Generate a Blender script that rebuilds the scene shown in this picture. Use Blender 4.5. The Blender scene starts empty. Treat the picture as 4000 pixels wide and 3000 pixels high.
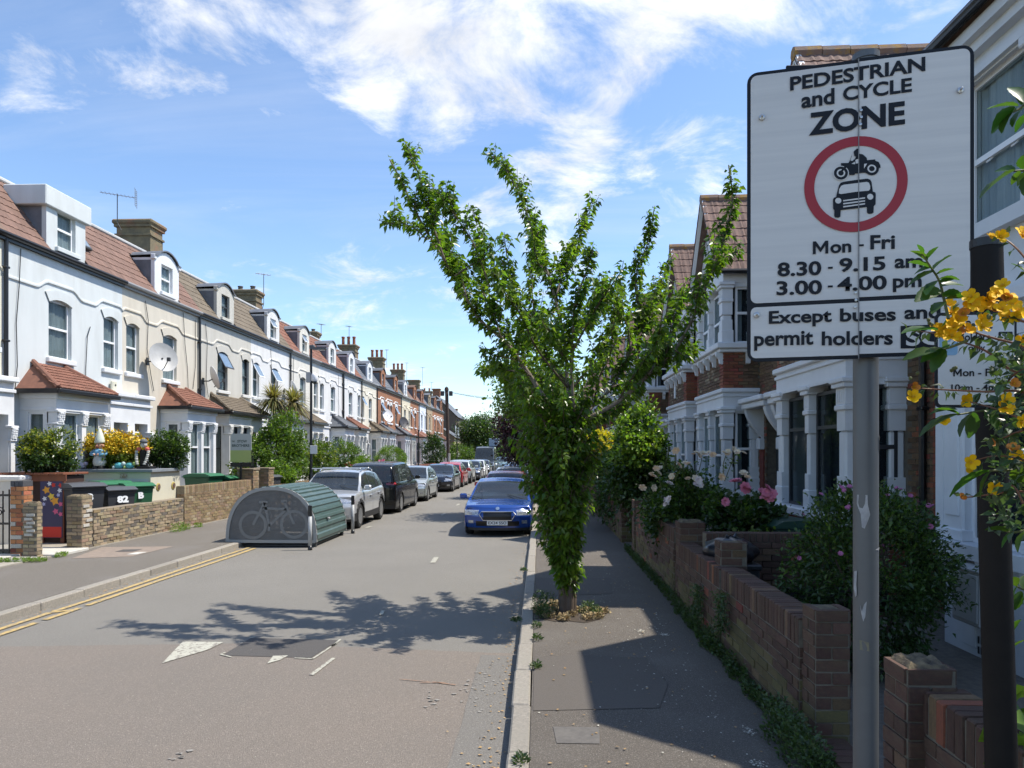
import bpy, math, random
import numpy as np
from mathutils import Vector, Matrix, Euler
rnd = random.Random(7)
D = bpy.data
SC = bpy.context.scene
COL = SC.collection
R = math.radians
# ------------------------------------------------------------------ camera, sky, sun, exposure
F = 2800.0
YAW = R(2.19)
CAMZ = 2.15
cd = D.cameras.new('camera'); cam = D.objects.new('camera', cd); COL.objects.link(cam)
cam.location = (0, 0, CAMZ); cam.rotation_euler = (R(90), 0, YAW)
cd.sensor_width = 36.0; cd.lens = 36.0 * F / 4000.0; cd.shift_y = 265.0 / 4000.0
cd.clip_start = 0.05; cd.clip_end = 4000
SC.camera = cam
SUN = Vector((0.577, 0.10, 1.0)).normalized()
sd = D.lights.new('sun', 'SUN'); sd.energy = 5.0; sd.angle = R(0.55); sd.color = (1.0, 0.935, 0.83)
so = D.objects.new('sun', sd); COL.objects.link(so)
so.rotation_euler = SUN.to_track_quat('Z', 'Y').to_euler(); so.location = (20, 5, 40)
w = D.worlds.new('World'); SC.world = w; w.use_nodes = True
def build_world():
    nt = w.node_tree; N = nt.nodes; Lk = nt.links
    for n in list(N): N.remove(n)
    out = N.new('ShaderNodeOutputWorld'); bg = N.new('ShaderNodeBackground')
    sky = N.new('ShaderNodeTexSky'); sky.sky_type = 'NISHITA'; sky.sun_disc = False
    sky.sun_elevation = math.asin(SUN.z); sky.sun_rotation = math.atan2(SUN.x, SUN.y)
    sky.air_density = 1.0; sky.dust_density = 0.3; sky.ozone_density = 2.6
    bg.inputs[1].default_value = 0.15
    tc = N.new('ShaderNodeTexCoord')
    sep = N.new('ShaderNodeSeparateXYZ'); Lk.new(tc.outputs['Generated'], sep.inputs[0])
    def math_(op, a, b=None, clamp=False):
        n = N.new('ShaderNodeMath'); n.operation = op; n.use_clamp = clamp
        for i, v in enumerate((a, b)):
            if v is None: continue
            if isinstance(v, (int, float)): n.inputs[i].default_value = v
            else: Lk.new(v, n.inputs[i])
        return n.outputs[0]
    zz = math_('ADD', math_('MAXIMUM', sep.outputs[2], 0.0), 0.16)
    px = math_('DIVIDE', sep.outputs[0], zz); py = math_('DIVIDE', sep.outputs[1], zz)
    cb = N.new('ShaderNodeCombineXYZ'); Lk.new(px, cb.inputs[0]); Lk.new(py, cb.inputs[1])
    def noise(scale, detail, rough, dist=0.0, vec=cb.outputs[0], off=None):
        if off:
            a = N.new('ShaderNodeVectorMath'); a.operation = 'ADD'; Lk.new(vec, a.inputs[0]); a.inputs[1].default_value = off; vec = a.outputs[0]
        n = N.new('ShaderNodeTexNoise'); n.inputs['Scale'].default_value = scale; n.inputs['Detail'].default_value = detail
        n.inputs['Roughness'].default_value = rough; n.inputs['Distortion'].default_value = dist
        Lk.new(vec, n.inputs['Vector']); return n.outputs[0]
    n1 = noise(3.1, 10, 0.66, 0.5, off=(3.1, 1.7, 0)); n2 = noise(0.9, 6, 0.55, 0.2, off=(7.3, 2.2, 0)); n3 = noise(7.0, 6, 0.6, 0.3)
    base = math_('ADD', math_('MULTIPLY', n1, 0.62), math_('MULTIPLY', n2, 0.26))
    base = math_('ADD', base, math_('MULTIPLY', n3, 0.12))
    # cloud masses: direction (pixel in the 4000x3000 frame) , angular radius, weight
    def dirp(u, v):
        x = (u - 2000) / F; z = (1765 - v) / F
        d = Vector((x * math.cos(YAW) - math.sin(YAW), math.cos(YAW) + x * math.sin(YAW), z)); return d.normalized()
    blobs = [(620, -80, .10, .22), (950, -90, .12, .28), (1250, -30, .11, .32), (1600, 60, .14, .38), (2050, 120, .17, .44), (2450, 60, .17, .42), (1500, 330, .075, .40), (1720, 420, .075, .42), (1650, 250, .09, .36), (2950, -40, .16, .30), (3600, -60, .2, .26),
             (2800, 60, .15, .30), (3300, -20, .18, .28), (1180, 250, .05, .16), (2400, 330, .07, .36), (2180, 280, .05, .2), (2780, 270, .05, .2), (620, 820, .07, .13), (850, 860, .09, .12), (1300, 900, .08, .15), (1330, 950, .05, .15),
             (2250, 640, .13, .36), (2480, 640, .09, .30), (2000, 880, .12, .22), (2150, 950, .1, .2), (2700, 480, .11, .32), (2850, 500, .08, .10), (1300, 1290, .17, .15), (1700, 1340, .18, .15), (2000, 1250, .13, .10),
             (30, 280, .05, .17), (350, 130, .07, .10), (0, 700, .12, .05)]
    tot = None
    for (u, v, r, wt) in blobs:
        d = dirp(u, v)
        dp = N.new('ShaderNodeVectorMath'); dp.operation = 'DISTANCE'; dp.inputs[1].default_value = d
        Lk.new(tc.outputs['Generated'], dp.inputs[0])
        m = N.new('ShaderNodeMapRange'); m.interpolation_type = 'SMOOTHSTEP'
        m.inputs[1].default_value = r * 1.5; m.inputs[2].default_value = 0.0; m.inputs[3].default_value = 0.0; m.inputs[4].default_value = wt
        Lk.new(dp.outputs['Value'], m.inputs[0])
        tot = m.outputs[0] if tot is None else math_('MAXIMUM', tot, m.outputs[0])
    base = math_('ADD', math_('MULTIPLY', math_('SUBTRACT', base, .5), 2.1), .5)
    s = math_('ADD', base, tot)
    cm = N.new('ShaderNodeMapRange'); cm.interpolation_type = 'SMOOTHSTEP'
    cm.inputs[1].default_value = 0.62; cm.inputs[2].default_value = 1.0; cm.inputs[3].default_value = 0; cm.inputs[4].default_value = 0.92
    Lk.new(s, cm.inputs[0])
    # thin high haze streaks
    st = N.new('ShaderNodeMapping'); st.inputs['Scale'].default_value = (0.55, 1.6, 1); st.inputs['Rotation'].default_value = (0, 0, R(35)); Lk.new(cb.outputs[0], st.inputs[0])
    nst = noise(1.1, 8, 0.6, 0.8, vec=st.outputs[0])
    m2 = N.new('ShaderNodeMapRange'); m2.inputs[1].default_value = .45; m2.inputs[2].default_value = .8; m2.inputs[3].default_value = 0; m2.inputs[4].default_value = .26
    Lk.new(nst, m2.inputs[0])
    shade = noise(3.2, 5, .6, .2, off=(1.0, 9.0, 0))
    cr = N.new('ShaderNodeMapRange'); cr.inputs[1].default_value = .35; cr.inputs[2].default_value = .65; cr.inputs[3].default_value = .72; cr.inputs[4].default_value = 1.0
    Lk.new(shade, cr.inputs[0])
    cc = N.new('ShaderNodeVectorMath'); cc.operation = 'SCALE'; cc.inputs[0].default_value = (6.7, 6.75, 6.85); Lk.new(cr.outputs[0], cc.inputs[3])
    tint = N.new('ShaderNodeMix'); tint.data_type = 'RGBA'; tint.blend_type = 'MULTIPLY'; tint.inputs[0].default_value = 1.0
    Lk.new(sky.outputs[0], tint.inputs[6]); tint.inputs[7].default_value = (1.10, 1.15, 1.20, 1)
    mx = N.new('ShaderNodeMix'); mx.data_type = 'RGBA'
    Lk.new(math_('MAXIMUM', cm.outputs[0], m2.outputs[0]), mx.inputs[0]); Lk.new(tint.outputs[2], mx.inputs[6]); Lk.new(cc.outputs[0], mx.inputs[7])
    Lk.new(mx.outputs[2], bg.inputs[0]); Lk.new(bg.outputs[0], out.inputs[0])
build_world()
SC.view_settings.view_transform = 'Standard'; SC.view_settings.look = 'None'; SC.view_settings.gamma = 1.0
SC.view_settings.exposure = 0.38
try:
    SC.view_settings.use_curve_mapping = False
except Exception: pass
SC.render.engine = 'CYCLES'
SC.cycles.use_denoising = True
SC.cycles.max_bounces = 6; SC.cycles.diffuse_bounces = 3; SC.cycles.glossy_bounces = 3; SC.cycles.transmission_bounces = 4; SC.cycles.transparent_max_bounces = 6
SC.cycles.use_adaptive_sampling = True; SC.cycles.adaptive_threshold = 0.02
SC.cycles.caustics_reflective = False; SC.cycles.caustics_refractive = False
# ------------------------------------------------------------------ helpers
def ray(u, v):
    x = (u - 2000) / F
    return Vector((x * math.cos(YAW) - math.sin(YAW), math.cos(YAW) + x * math.sin(YAW), (1765 - v) / F))
def atz(u, v, z=0.0):
    d = ray(u, v); return d * ((z - CAMZ) / d.z) + Vector((0, 0, CAMZ))
def atx(u, v, X):
    d = ray(u, v); return d * (X / d.x) + Vector((0, 0, CAMZ))
def aty(u, v, Y):
    d = ray(u, v); return d * (Y / d.y) + Vector((0, 0, CAMZ))
class MB:
    def __init__(s): s.v = []; s.f = []; s.m = []; s.cur = 0; s.M = None
    def add(s, vs, fs, m=None):
        o = len(s.v); m = s.cur if m is None else m
        if s.M is not None: vs = [s.M @ Vector(p) for p in vs]
        s.v.extend([tuple(p) for p in vs]); s.f.extend([tuple(i + o for i in f) for f in fs]); s.m.extend([m] * len(fs))
    def box(s, x0, x1, y0, y1, z0, z1, m=None):
        if x0 > x1: x0, x1 = x1, x0
        if y0 > y1: y0, y1 = y1, y0
        s.add([(x0, y0, z0), (x1, y0, z0), (x1, y1, z0), (x0, y1, z0), (x0, y0, z1), (x1, y0, z1), (x1, y1, z1), (x0, y1, z1)],
              [(0, 3, 2, 1), (4, 5, 6, 7), (0, 1, 5, 4), (1, 2, 6, 5), (2, 3, 7, 6), (3, 0, 4, 7)], m)
    def bbox(s, x0, x1, y0, y1, z0, z1, b=0.01, m=None):       # chamfered box
        if x0 > x1: x0, x1 = x1, x0
        if y0 > y1: y0, y1 = y1, y0
        vs = []
        for (X, Y, Z, sx, sy, sz) in [(x, y, z, 1 if x == x0 else -1, 1 if y == y0 else -1, 1 if z == z0 else -1) for x in (x0, x1) for y in (y0, y1) for z in (z0, z1)]:
            vs += [(X, Y + sy * b, Z + sz * b), (X + sx * b, Y, Z + sz * b), (X + sx * b, Y + sy * b, Z)]
        c = lambda i, j, k: (i * 4 + j * 2 + k) * 3
        fs = []
        for i in (0, 1):
            q = [c(i, 0, 0), c(i, 1, 0), c(i, 1, 1), c(i, 0, 1)]; fs.append(tuple(q if i else q[::-1]))
            q = [c(0, i, 0) + 1, c(1, i, 0) + 1, c(1, i, 1) + 1, c(0, i, 1) + 1]; fs.append(tuple(q[::-1] if i else q))
            q = [c(0, 0, i) + 2, c(1, 0, i) + 2, c(1, 1, i) + 2, c(0, 1, i) + 2]; fs.append(tuple(q if i else q[::-1]))
        for i in (0, 1):
            for j in (0, 1):
                for k in (0, 1): fs.append((c(i, j, k), c(i, j, k) + 1, c(i, j, k) + 2))
                a, b2 = c(i, j, 0), c(i, j, 1); fs.append((a, a + 1, b2 + 1, b2))
                a, b2 = c(i, 0, j), c(i, 1, j); fs.append((a, a + 2, b2 + 2, b2))
                a, b2 = c(0, i, j), c(1, i, j); fs.append((a + 1, a + 2, b2 + 2, b2 + 1))
        s.add(vs, fs, m)
    def prism(s, pts, a, b, axis='y', m=None):
        n = len(pts)
        def P(p, t):
            return (t, p[0], p[1]) if axis == 'x' else ((p[0], t, p[1]) if axis == 'y' else (p[0], p[1], t))
        vs = [P(p, a) for p in pts] + [P(p, b) for p in pts]
        fs = [tuple(range(n))[::-1], tuple(range(n, 2 * n))] + [(i, (i + 1) % n, n + (i + 1) % n, n + i) for i in range(n)]
        s.add(vs, fs, m)
    def tube(s, pts, r, n=8, m=None, cap=True):
        pts = [Vector(p) for p in pts]; rs = r if isinstance(r, (list, tuple)) else [r] * len(pts)
        vs = []; fs = []; up = None
        for i, p in enumerate(pts):
            t = (pts[min(i + 1, len(pts) - 1)] - pts[max(i - 1, 0)])
            t = t.normalized() if t.length > 1e-9 else Vector((0, 0, 1))
            if up is None: up = t.orthogonal().normalized()
            up = (up - t * up.dot(t)); up = up.normalized() if up.length > 1e-6 else t.orthogonal().normalized()
            w_ = t.cross(up)
            for k in range(n):
                a = 2 * math.pi * k / n; vs.append(p + (up * math.cos(a) + w_ * math.sin(a)) * rs[i])
        for i in range(len(pts) - 1):
            for k in range(n):
                fs.append((i * n + k, i * n + (k + 1) % n, (i + 1) * n + (k + 1) % n, (i + 1) * n + k))
        if cap: fs.append(tuple(range(n))[::-1]); fs.append(tuple(range((len(pts) - 1) * n, len(pts) * n)))
        s.add(vs, fs, m)
    def lathe(s, prof, c=(0, 0, 0), n=16, axis='z', m=None, sx=1.0, sy=1.0, sides=None):
        vs = []; fs = []
        for (r, h) in prof:
            for k in range(n):
                a = 2 * math.pi * (k + .5) / n
                x, y = r * math.cos(a) * sx, r * math.sin(a) * sy
                vs.append((c[0] + x, c[1] + y, c[2] + h) if axis == 'z' else ((c[0] + x, c[1] + h, c[2] + y) if axis == 'y' else (c[0] + h, c[1] + x, c[2] + y)))
        for i in range(len(prof) - 1):
            for k in range(n): fs.append((i * n + k, i * n + (k + 1) % n, (i + 1) * n + (k + 1) % n, (i + 1) * n + k))
        if prof[0][0] > 1e-5: fs.append(tuple(range(n))[::-1])
        if prof[-1][0] > 1e-5: fs.append(tuple(range((len(prof) - 1) * n, len(prof) * n)))
        s.add(vs, fs, m)
    def blob(s, c, r, n=8, sq=(1, 1, 1), m=None, jit=0.0):
        vs = []; fs = []
        for i in range(n // 2 + 1):
            t = math.pi * i / (n // 2)
            for k in range(n):
                a = 2 * math.pi * k / n; q = r * (1 + (rnd.random() - .5) * jit)
                vs.append((c[0] + q * math.sin(t) * math.cos(a) * sq[0], c[1] + q * math.sin(t) * math.sin(a) * sq[1], c[2] + q * math.cos(t) * sq[2]))
        for i in range(n // 2):
            for k in range(n): fs.append((i * n + k, (i + 1) * n + k, (i + 1) * n + (k + 1) % n, i * n + (k + 1) % n))
        s.add(vs, fs, m)
    def mesh(s, name, mats, smooth=False, flat_angle=None):
        me = D.meshes.new(name); me.from_pydata(s.v, [], s.f)
        mats = mats if isinstance(mats, (list, tuple)) else [mats]
        for m in mats: me.materials.append(m)
        if len(mats) > 1: me.polygons.foreach_set('material_index', s.m)
        if smooth:
            me.polygons.foreach_set('use_smooth', [True] * len(me.polygons))
            if flat_angle: me.set_sharp_from_angle(angle=R(flat_angle))
        me.update(); return me
    def build(s, name, mats, parent=None, smooth=False, loc=None, ang=None):
        if not s.v: return None
        return link(name, s.mesh(name, mats, smooth, ang), parent, loc)
def link(name, me, parent=None, loc=None, rot=None, scale=None):
    o = D.objects.new(name, me); COL.objects.link(o)
    if parent is not None: o.parent = parent
    if loc is not None: o.location = loc
    if rot is not None: o.rotation_euler = rot
    if scale is not None: o.scale = scale
    return o
def tag(o, label=None, cat=None, group=None, kind=None):
    if label: o['label'] = label
    if cat: o['category'] = cat
    if group: o['group'] = group
    if kind: o['kind'] = kind
    return o
def thing(name, label, cat, loc=(0, 0, 0), rz=0.0, group=None):
    o = D.objects.new(name, None); COL.objects.link(o); o.empty_display_size = .2
    o.location = loc; o.rotation_euler = (0, 0, rz); return tag(o, label, cat, group)
def dup(o, loc=None, rz=None, label=None, parent=None):
    c = o.copy(); COL.objects.link(c)
    if parent is not None: c.parent = parent
    for ch in o.children: dup(ch, parent=c)
    if loc is not None: c.location = loc
    if rz is not None: c.rotation_euler = (0, 0, rz)
    if label: c['label'] = label
    return c
# ------------------------------------------------------------------ materials
_mc = {}
def mat(name, col, rough=0.7, col2=None, scale=4.0, bump=0.0, bscale=30.0, metal=0.0, spec=0.5, rnd_=0.0, detail=5, coat=0.0, col3=None, s3=0.8, lo=.35, hi=.65, trans=0.0, hue=0.0, stretch=None, lo3=.5, hi3=.75, speck=()):
    if name in _mc: return _mc[name]
    m = D.materials.new(name); m.use_nodes = True; nt = m.node_tree; N = nt.nodes; L = nt.links
    b = N['Principled BSDF']; c4 = lambda c: (c[0], c[1], c[2], 1)
    b.inputs['Base Color'].default_value = c4(col); b.inputs['Roughness'].default_value = rough; b.inputs['Metallic'].default_value = metal
    b.inputs['Specular IOR Level'].default_value = spec
    if coat: b.inputs['Coat Weight'].default_value = coat; b.inputs['Coat Roughness'].default_value = .06
    tc = N.new('ShaderNodeTexCoord'); vec = tc.outputs['Object']
    if stretch:
        mp = N.new('ShaderNodeMapping'); mp.inputs['Scale'].default_value = stretch; L.new(vec, mp.inputs[0]); vec = mp.outputs[0]
    outc = None
    def nz(sc_, det=detail, rg=.6):
        n = N.new('ShaderNodeTexNoise'); n.inputs['Scale'].default_value = sc_; n.inputs['Detail'].default_value = det; n.inputs['Roughness'].default_value = rg
        L.new(vec, n.inputs['Vector']); return n.outputs[0]
    def rmp(f, a, bb):
        r = N.new('ShaderNodeMapRange'); r.inputs[1].default_value = a; r.inputs[2].default_value = bb; L.new(f, r.inputs[0]); return r.outputs[0]
    def mix(f, a, bb, blend='MIX'):
        x = N.new('ShaderNodeMix'); x.data_type = 'RGBA'; x.blend_type = blend
        if isinstance(f, float): x.inputs[0].default_value = f
        else: L.new(f, x.inputs[0])
        for i, q in ((6, a), (7, bb)):
            if isinstance(q, tuple): x.inputs[i].default_value = c4(q)
            else: L.new(q, x.inputs[i])
        return x.outputs[2]
    if col2: outc = mix(rmp(nz(scale), lo, hi), col, col2)
    if col3: outc = mix(rmp(nz(s3, 6), lo3, hi3), outc if outc else col, col3)
    for (ss, sa, sb, sc_) in speck: outc = mix(rmp(nz(ss, 2, .5), sa, sb), outc if outc else col, sc_)
    if rnd_:
        oi = N.new('ShaderNodeObjectInfo'); g = N.new('ShaderNodeNewGeometry')
        a = N.new('ShaderNodeMath'); a.operation = 'ADD'; L.new(oi.outputs['Random'], a.inputs[0]); L.new(g.outputs['Random Per Island'], a.inputs[1])
        fr = N.new('ShaderNodeMath'); fr.operation = 'FRACT'; L.new(a.outputs[0], fr.inputs[0])
        hs = N.new('ShaderNodeHueSaturation')
        mr = N.new('ShaderNodeMapRange'); mr.inputs[3].default_value = 1 - rnd_; mr.inputs[4].default_value = 1 + rnd_; L.new(fr.outputs[0], mr.inputs[0])
        L.new(mr.outputs[0], hs.inputs['Value'])
        if hue:
            f2 = N.new('ShaderNodeMath'); f2.operation = 'MULTIPLY'; f2.inputs[1].default_value = 7.31; L.new(fr.outputs[0], f2.inputs[0])
            f3 = N.new('ShaderNodeMath'); f3.operation = 'FRACT'; L.new(f2.outputs[0], f3.inputs[0])
            m3 = N.new('ShaderNodeMapRange'); m3.inputs[3].default_value = .5 - hue; m3.inputs[4].default_value = .5 + hue; L.new(f3.outputs[0], m3.inputs[0]); L.new(m3.outputs[0], hs.inputs['Hue'])
        if outc: L.new(outc, hs.inputs['Color'])
        else: hs.inputs['Color'].default_value = c4(col)
        outc = hs.outputs[0]
    if outc: L.new(outc, b.inputs['Base Color'])
    if bump:
        bp = N.new('ShaderNodeBump'); bp.inputs['Strength'].default_value = min(1, bump * 1.0); bp.inputs['Distance'].default_value = .01 * max(1, bump)
        L.new(nz(bscale, 4, .65), bp.inputs['Height']); L.new(bp.outputs[0], b.inputs['Normal'])
    if trans:
        tr = N.new('ShaderNodeBsdfTranslucent'); ms = N.new('ShaderNodeMixShader'); ms.inputs[0].default_value = trans
        tcn = N.new('ShaderNodeMix'); tcn.data_type = 'RGBA'; tcn.blend_type = 'MULTIPLY'; tcn.inputs[0].default_value = 1.0
        if outc: L.new(outc, tcn.inputs[6])
        else: tcn.inputs[6].default_value = c4(col)
        tcn.inputs[7].default_value = (1.9, 2.0, .75, 1); L.new(tcn.outputs[2], tr.inputs[0])
        L.new(b.outputs[0], ms.inputs[1]); L.new(tr.outputs[0], ms.inputs[2]); L.new(ms.outputs[0], N['Material Output'].inputs[0])
    _mc[name] = m; return m
def glass_mat(name='window_glass', col=(.03, .04, .05), rough=.03, see=0.8):
    if name in _mc: return _mc[name]
    m = D.materials.new(name); m.use_nodes = True; nt = m.node_tree; N = nt.nodes; L = nt.links
    b = N['Principled BSDF']; b.inputs['Base Color'].default_value = (*col, 1); b.inputs['Roughness'].default_value = rough; b.inputs['IOR'].default_value = 1.5; b.inputs['Specular IOR Level'].default_value = .8
    if see:
        t = N.new('ShaderNodeBsdfTransparent'); t.inputs[0].default_value = (.85, .9, .9, 1); ms = N.new('ShaderNodeMixShader'); ms.inputs[0].default_value = see
        L.new(b.outputs[0], ms.inputs[1]); L.new(t.outputs[0], ms.inputs[2]); L.new(ms.outputs[0], N['Material Output'].inputs[0])
    _mc[name] = m; return m
WHITE = mat('white_paint', (.74, .75, .76), .55, (.66, .67, .68), 1.5, .15, 60)
UPVC = mat('white_frame', (.80, .81, .82), .35)
BLACK = mat('black_paint', (.012, .012, .013), .35)
DARKM = mat('dark_metal', (.03, .032, .035), .45, (.05, .05, .05), 5)
GLASS = glass_mat()
CURT = mat('net_curtain', (.80, .82, .84), .9, (.42, .46, .50), 7, stretch=(1, 1, .06), rnd_=.3)
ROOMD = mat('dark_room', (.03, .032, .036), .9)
LEAD = mat('lead_sheet', (.11, .12, .135), .55, (.16, .17, .19), 3)
RIDGE = mat('ridge_mortar', (.42, .42, .42), .8, (.5, .5, .5), 9)
def brickmat(name, a, b, c=None, r=.28, hue=.015): return mat(name, a, .88, b, 9, .5, 55, rnd_=r, col3=c, s3=2.2, hue=hue)
MORTAR = mat('mortar', (.19, .165, .125), .95, (.13, .115, .09), 12, .5, 70)
BR_RED = brickmat('brick_red', (.27, .085, .045), (.20, .07, .045))
BR_ORANGE = brickmat('brick_orange', (.42, .17, .075), (.33, .13, .06))
BR_STOCK = brickmat('brick_yellow_stock', (.27, .19, .095), (.20, .14, .08), (.13, .10, .07))
BR_BROWN = brickmat('brick_brown_stock', (.17, .105, .058), (.125, .078, .045), (.09, .06, .04))
BR_WALL = brickmat('brick_weathered_red', (.112, .059, .041), (.080, .047, .034), (.13, .09, .055), .2, .008)
BR_YGREY = brickmat('brick_grey_yellow', (.33, .255, .15), (.25, .20, .135), (.16, .135, .11), .3)

# lettering is turned into meshes while the scene is still empty
_tx = {}
def _raw_text(s, bold):
    if (s, bold) in _tx: return _tx[(s, bold)]
    c = D.curves.new('t', 'FONT'); c.body = s; c.size = 1.0; c.align_x = 'CENTER'; c.align_y = 'CENTER'; c.offset = bold; c.resolution_u = 4
    o = D.objects.new('t', c); COL.objects.link(o); bpy.context.view_layer.update(); me = D.meshes.new_from_object(o.evaluated_get(bpy.context.evaluated_depsgraph_get())); D.objects.remove(o); D.curves.remove(c)
    if s[0] == 'M':                                  # the M is drawn by hand, its strokes are too close for the font offset
        cap = _raw_text('F', bold); ys = [v.co.y for v in cap.vertices]; y0, y1 = min(ys), max(ys); h = y1 - y0; w_ = h * 1.02; rest = _raw_text(s[1:] if len(s) > 1 else 'o', bold); x0 = min(v.co.x for v in rest.vertices) - h * .13 - w_
        P = [(0, 0), (0, 1), (.2, 1), (.5, .48), (.8, 1), (1, 1), (1, 0), (.81, 0), (.81, .64), (.5, .12), (.19, .64), (.19, 0)]
        vs = [tuple(v.co) for v in rest.vertices]; n = len(vs); fs = [tuple(p.vertices) for p in rest.polygons]
        vs += [(x0 + a * w_, y0 + b * h, 0) for a, b in P]; fs += [tuple(n + i for i in q) for q in ((0, 1, 10, 11), (1, 2, 3, 10), (10, 3, 9), (3, 4, 8, 9), (4, 5, 8), (5, 6, 7, 8))]
        me = D.meshes.new('lettering'); me.from_pydata(vs, [], fs); me.update()
    _tx[(s, bold)] = me; return me
def text_mesh(s, size, m, bold=0.0, width=None, name='lettering'):
    b = round(bold / size, 3); me = _raw_text(s, b).copy(); me.materials.clear(); me.materials.append(m); me.name = name
    xs = [v.co.x for v in me.vertices]; k = width / (max(xs) - min(xs)) if width else size; c0 = (max(xs) + min(xs)) / 2
    for v in me.vertices: v.co.x = (v.co.x - c0) * k; v.co.y *= size
    return me
for s_ in ('PEDESTRIAN', 'CYCLE', 'and', 'Mon', '-', 'Fri', '8.30', '9.15', 'am', '3.00', '4.00', 'pm', 'Except', 'buses', 'permit', 'holders', 'SC'): _raw_text(s_, .028)
for s_ in ('P', 'Permit', 'holders', 'only', 'Mon - Fri', '10am - 4pm', 'SC'): _raw_text(s_, .02)
_raw_text('F', .028); _raw_text('F', .02); _raw_text('on', .028); _raw_text('on - Fri', .02); _raw_text('Mon', .028); _raw_text('ZONE', .036); _raw_text('EX24 SSO', .016); _raw_text('BW1', .016)
for s_ in ('THE', 'STOW', 'BROTHERS'): _raw_text(s_, .031)
for s_ in ('3', '82', 'A', 'B'): _raw_text(s_, .06)
# ------------------------------------------------------------------ ground, road, pavements, kerbs, markings
ASPH = mat('asphalt', (.208, .195, .171), .93, (.152, .143, .126), 55, .9, 160, speck=((95, .56, .66, (.275, .262, .24)), (150, .60, .70, (.115, .105, .095))), col3=(.21, .197, .172), s3=.55, detail=8, lo=.3, hi=.7, lo3=.35, hi3=.8)
ASPH_PINK = mat('asphalt_pink', (.225, .190, .158), .93, (.165, .141, .118), 60, .9, 150, speck=((95, .56, .66, (.28, .24, .205)), (150, .60, .70, (.13, .11, .095))), col3=(.165, .148, .128), s3=.38, detail=8, lo=.3, hi=.7, lo3=.4, hi3=.8)
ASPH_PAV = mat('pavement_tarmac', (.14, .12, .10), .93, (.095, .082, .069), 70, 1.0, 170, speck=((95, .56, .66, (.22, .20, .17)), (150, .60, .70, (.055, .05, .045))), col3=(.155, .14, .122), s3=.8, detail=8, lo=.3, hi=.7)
ASPH_PATCH = mat('asphalt_patch', (.097, .088, .08), .93, (.068, .065, .064), 80, .6, 190, detail=6)
ASPH_PATCH2 = mat('asphalt_patch_grey', (.175, .163, .145), .93, (.13, .121, .108), 80, .5, 190, detail=6, speck=((95, .56, .66, (.24, .225, .2)), (150, .60, .70, (.115, .105, .095))))
KERB = mat('kerb_granite', (.33, .30, .255), .9, (.23, .21, .18), 45, .6, 90, rnd_=.12, col3=(.27, .25, .21), s3=3)
YELLOW = mat('yellow_line', (.46, .33, .13), .85, (.22, .19, .14), 24, .4, 120, lo=.48, hi=.62)
WLINE = mat('worn_white_line', (.42, .41, .34), .85, (.21, .19, .165), 26, .4, 120, lo=.50, hi=.62)
CONC = mat('concrete', (.34, .32, .28), .9, (.26, .245, .22), 8, .4, 60)
SLABM = mat('pale_step', (.55, .53, .47), .85, (.46, .44, .40), 7, .2, 60)
SOIL = mat('soil', (.075, .055, .038), .95, (.04, .03, .022), 20, 1, 60)
GROUND = mat('ground_earth', (.10, .09, .06), .95, (.06, .07, .035), 3, .5, 20)
def sheet(name, pts, z, m, kind='structure', sub=0):
    b = MB(); b.add([(p[0], p[1], z) for p in pts], [tuple(range(len(pts)))])
    o = b.build(name, m); tag(o, kind=kind); return o
LK, RK = -6.72, -0.22                       # road edges
b = MB(); b.add([(-1500, -60, -.03), (1500, -60, -.03), (1500, 2500, -.03), (-1500, 2500, -.03)], [(0, 1, 2, 3)]); tag(b.build('ground', GROUND), kind='structure')
sheet('road', [(LK - .1, -30), (RK + .1, -30), (RK + .1, 420), (LK - .1, 420)], 0, ASPH)
# pink surfacing with a slightly ragged far edge
ed = [(LK - .05, 7.62)]
for i in range(1, 60):
    x = LK + (RK - LK) * i / 60.; ed.append((x, (7.62 + (x - LK) * .085 if x < -3.2 else 7.92 - (x + 3.2) * .10) + rnd.uniform(-.012, .012)))
ed.append((RK + .05, 7.6))
pk = sheet('road_pink_surfacing', [(LK - .05, -30), (RK + .05, -30)] + ed[::-1], .004, ASPH_PINK)
# greyer strip by the right-hand kerb
st = [(-.62 + rnd.uniform(-.01, .01), 7.55 - i * .25) for i in range(0, 60)]
sheet('road_gutter_strip', [(RK + .04, 7.5)] + st + [(RK + .04, -7.2)], .008, ASPH_PATCH2)
def quad_px(name, px, m, z, lab=None):
    return sheet(name, [tuple(atz(u, v, 0)[:2]) for u, v in px], z, m)
quad_px('road_patch', [(981, 2494), (1325, 2503), (1216, 2572), (868, 2563)], ASPH_PATCH, .008)
def marks(name, label, polys, m, cat, z=.012):
    b = MB()
    for px in polys: b.add([(*atz(u, v, 0)[:2], z) for u, v in px], [tuple(range(len(px)))])
    o = b.build(name, m); tag(o, label, cat); return o
def stripe(a, c, w):
    a, c = atz(*a), atz(*c); d = (c - a).normalized(); n = Vector((-d.y, d.x, 0)) * w / 2
    return [tuple((a + n)[:2]), tuple((a - n)[:2]), tuple((c - n)[:2]), tuple((c + n)[:2])]
def sheets(name, polys, z, m):
    b = MB()
    for p in polys: b.add([(q[0], q[1], z) for q in p], [tuple(range(len(p)))])
    return tag(b.build(name, m), kind='structure')
sheets('painted_triangle_marking', [[tuple(atz(u, v)[:2]) for u, v in px] for px in ([(714, 2510), (873, 2512), (811, 2542), (720, 2569), (633, 2595)],)], .012, WLINE)
sheets('painted_fragment_marking', [[tuple(atz(u, v)[:2]) for u, v in px] for px in ([(1067, 2566), (1126, 2564), (1094, 2582), (1044, 2596)],)], .012, WLINE)
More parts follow.
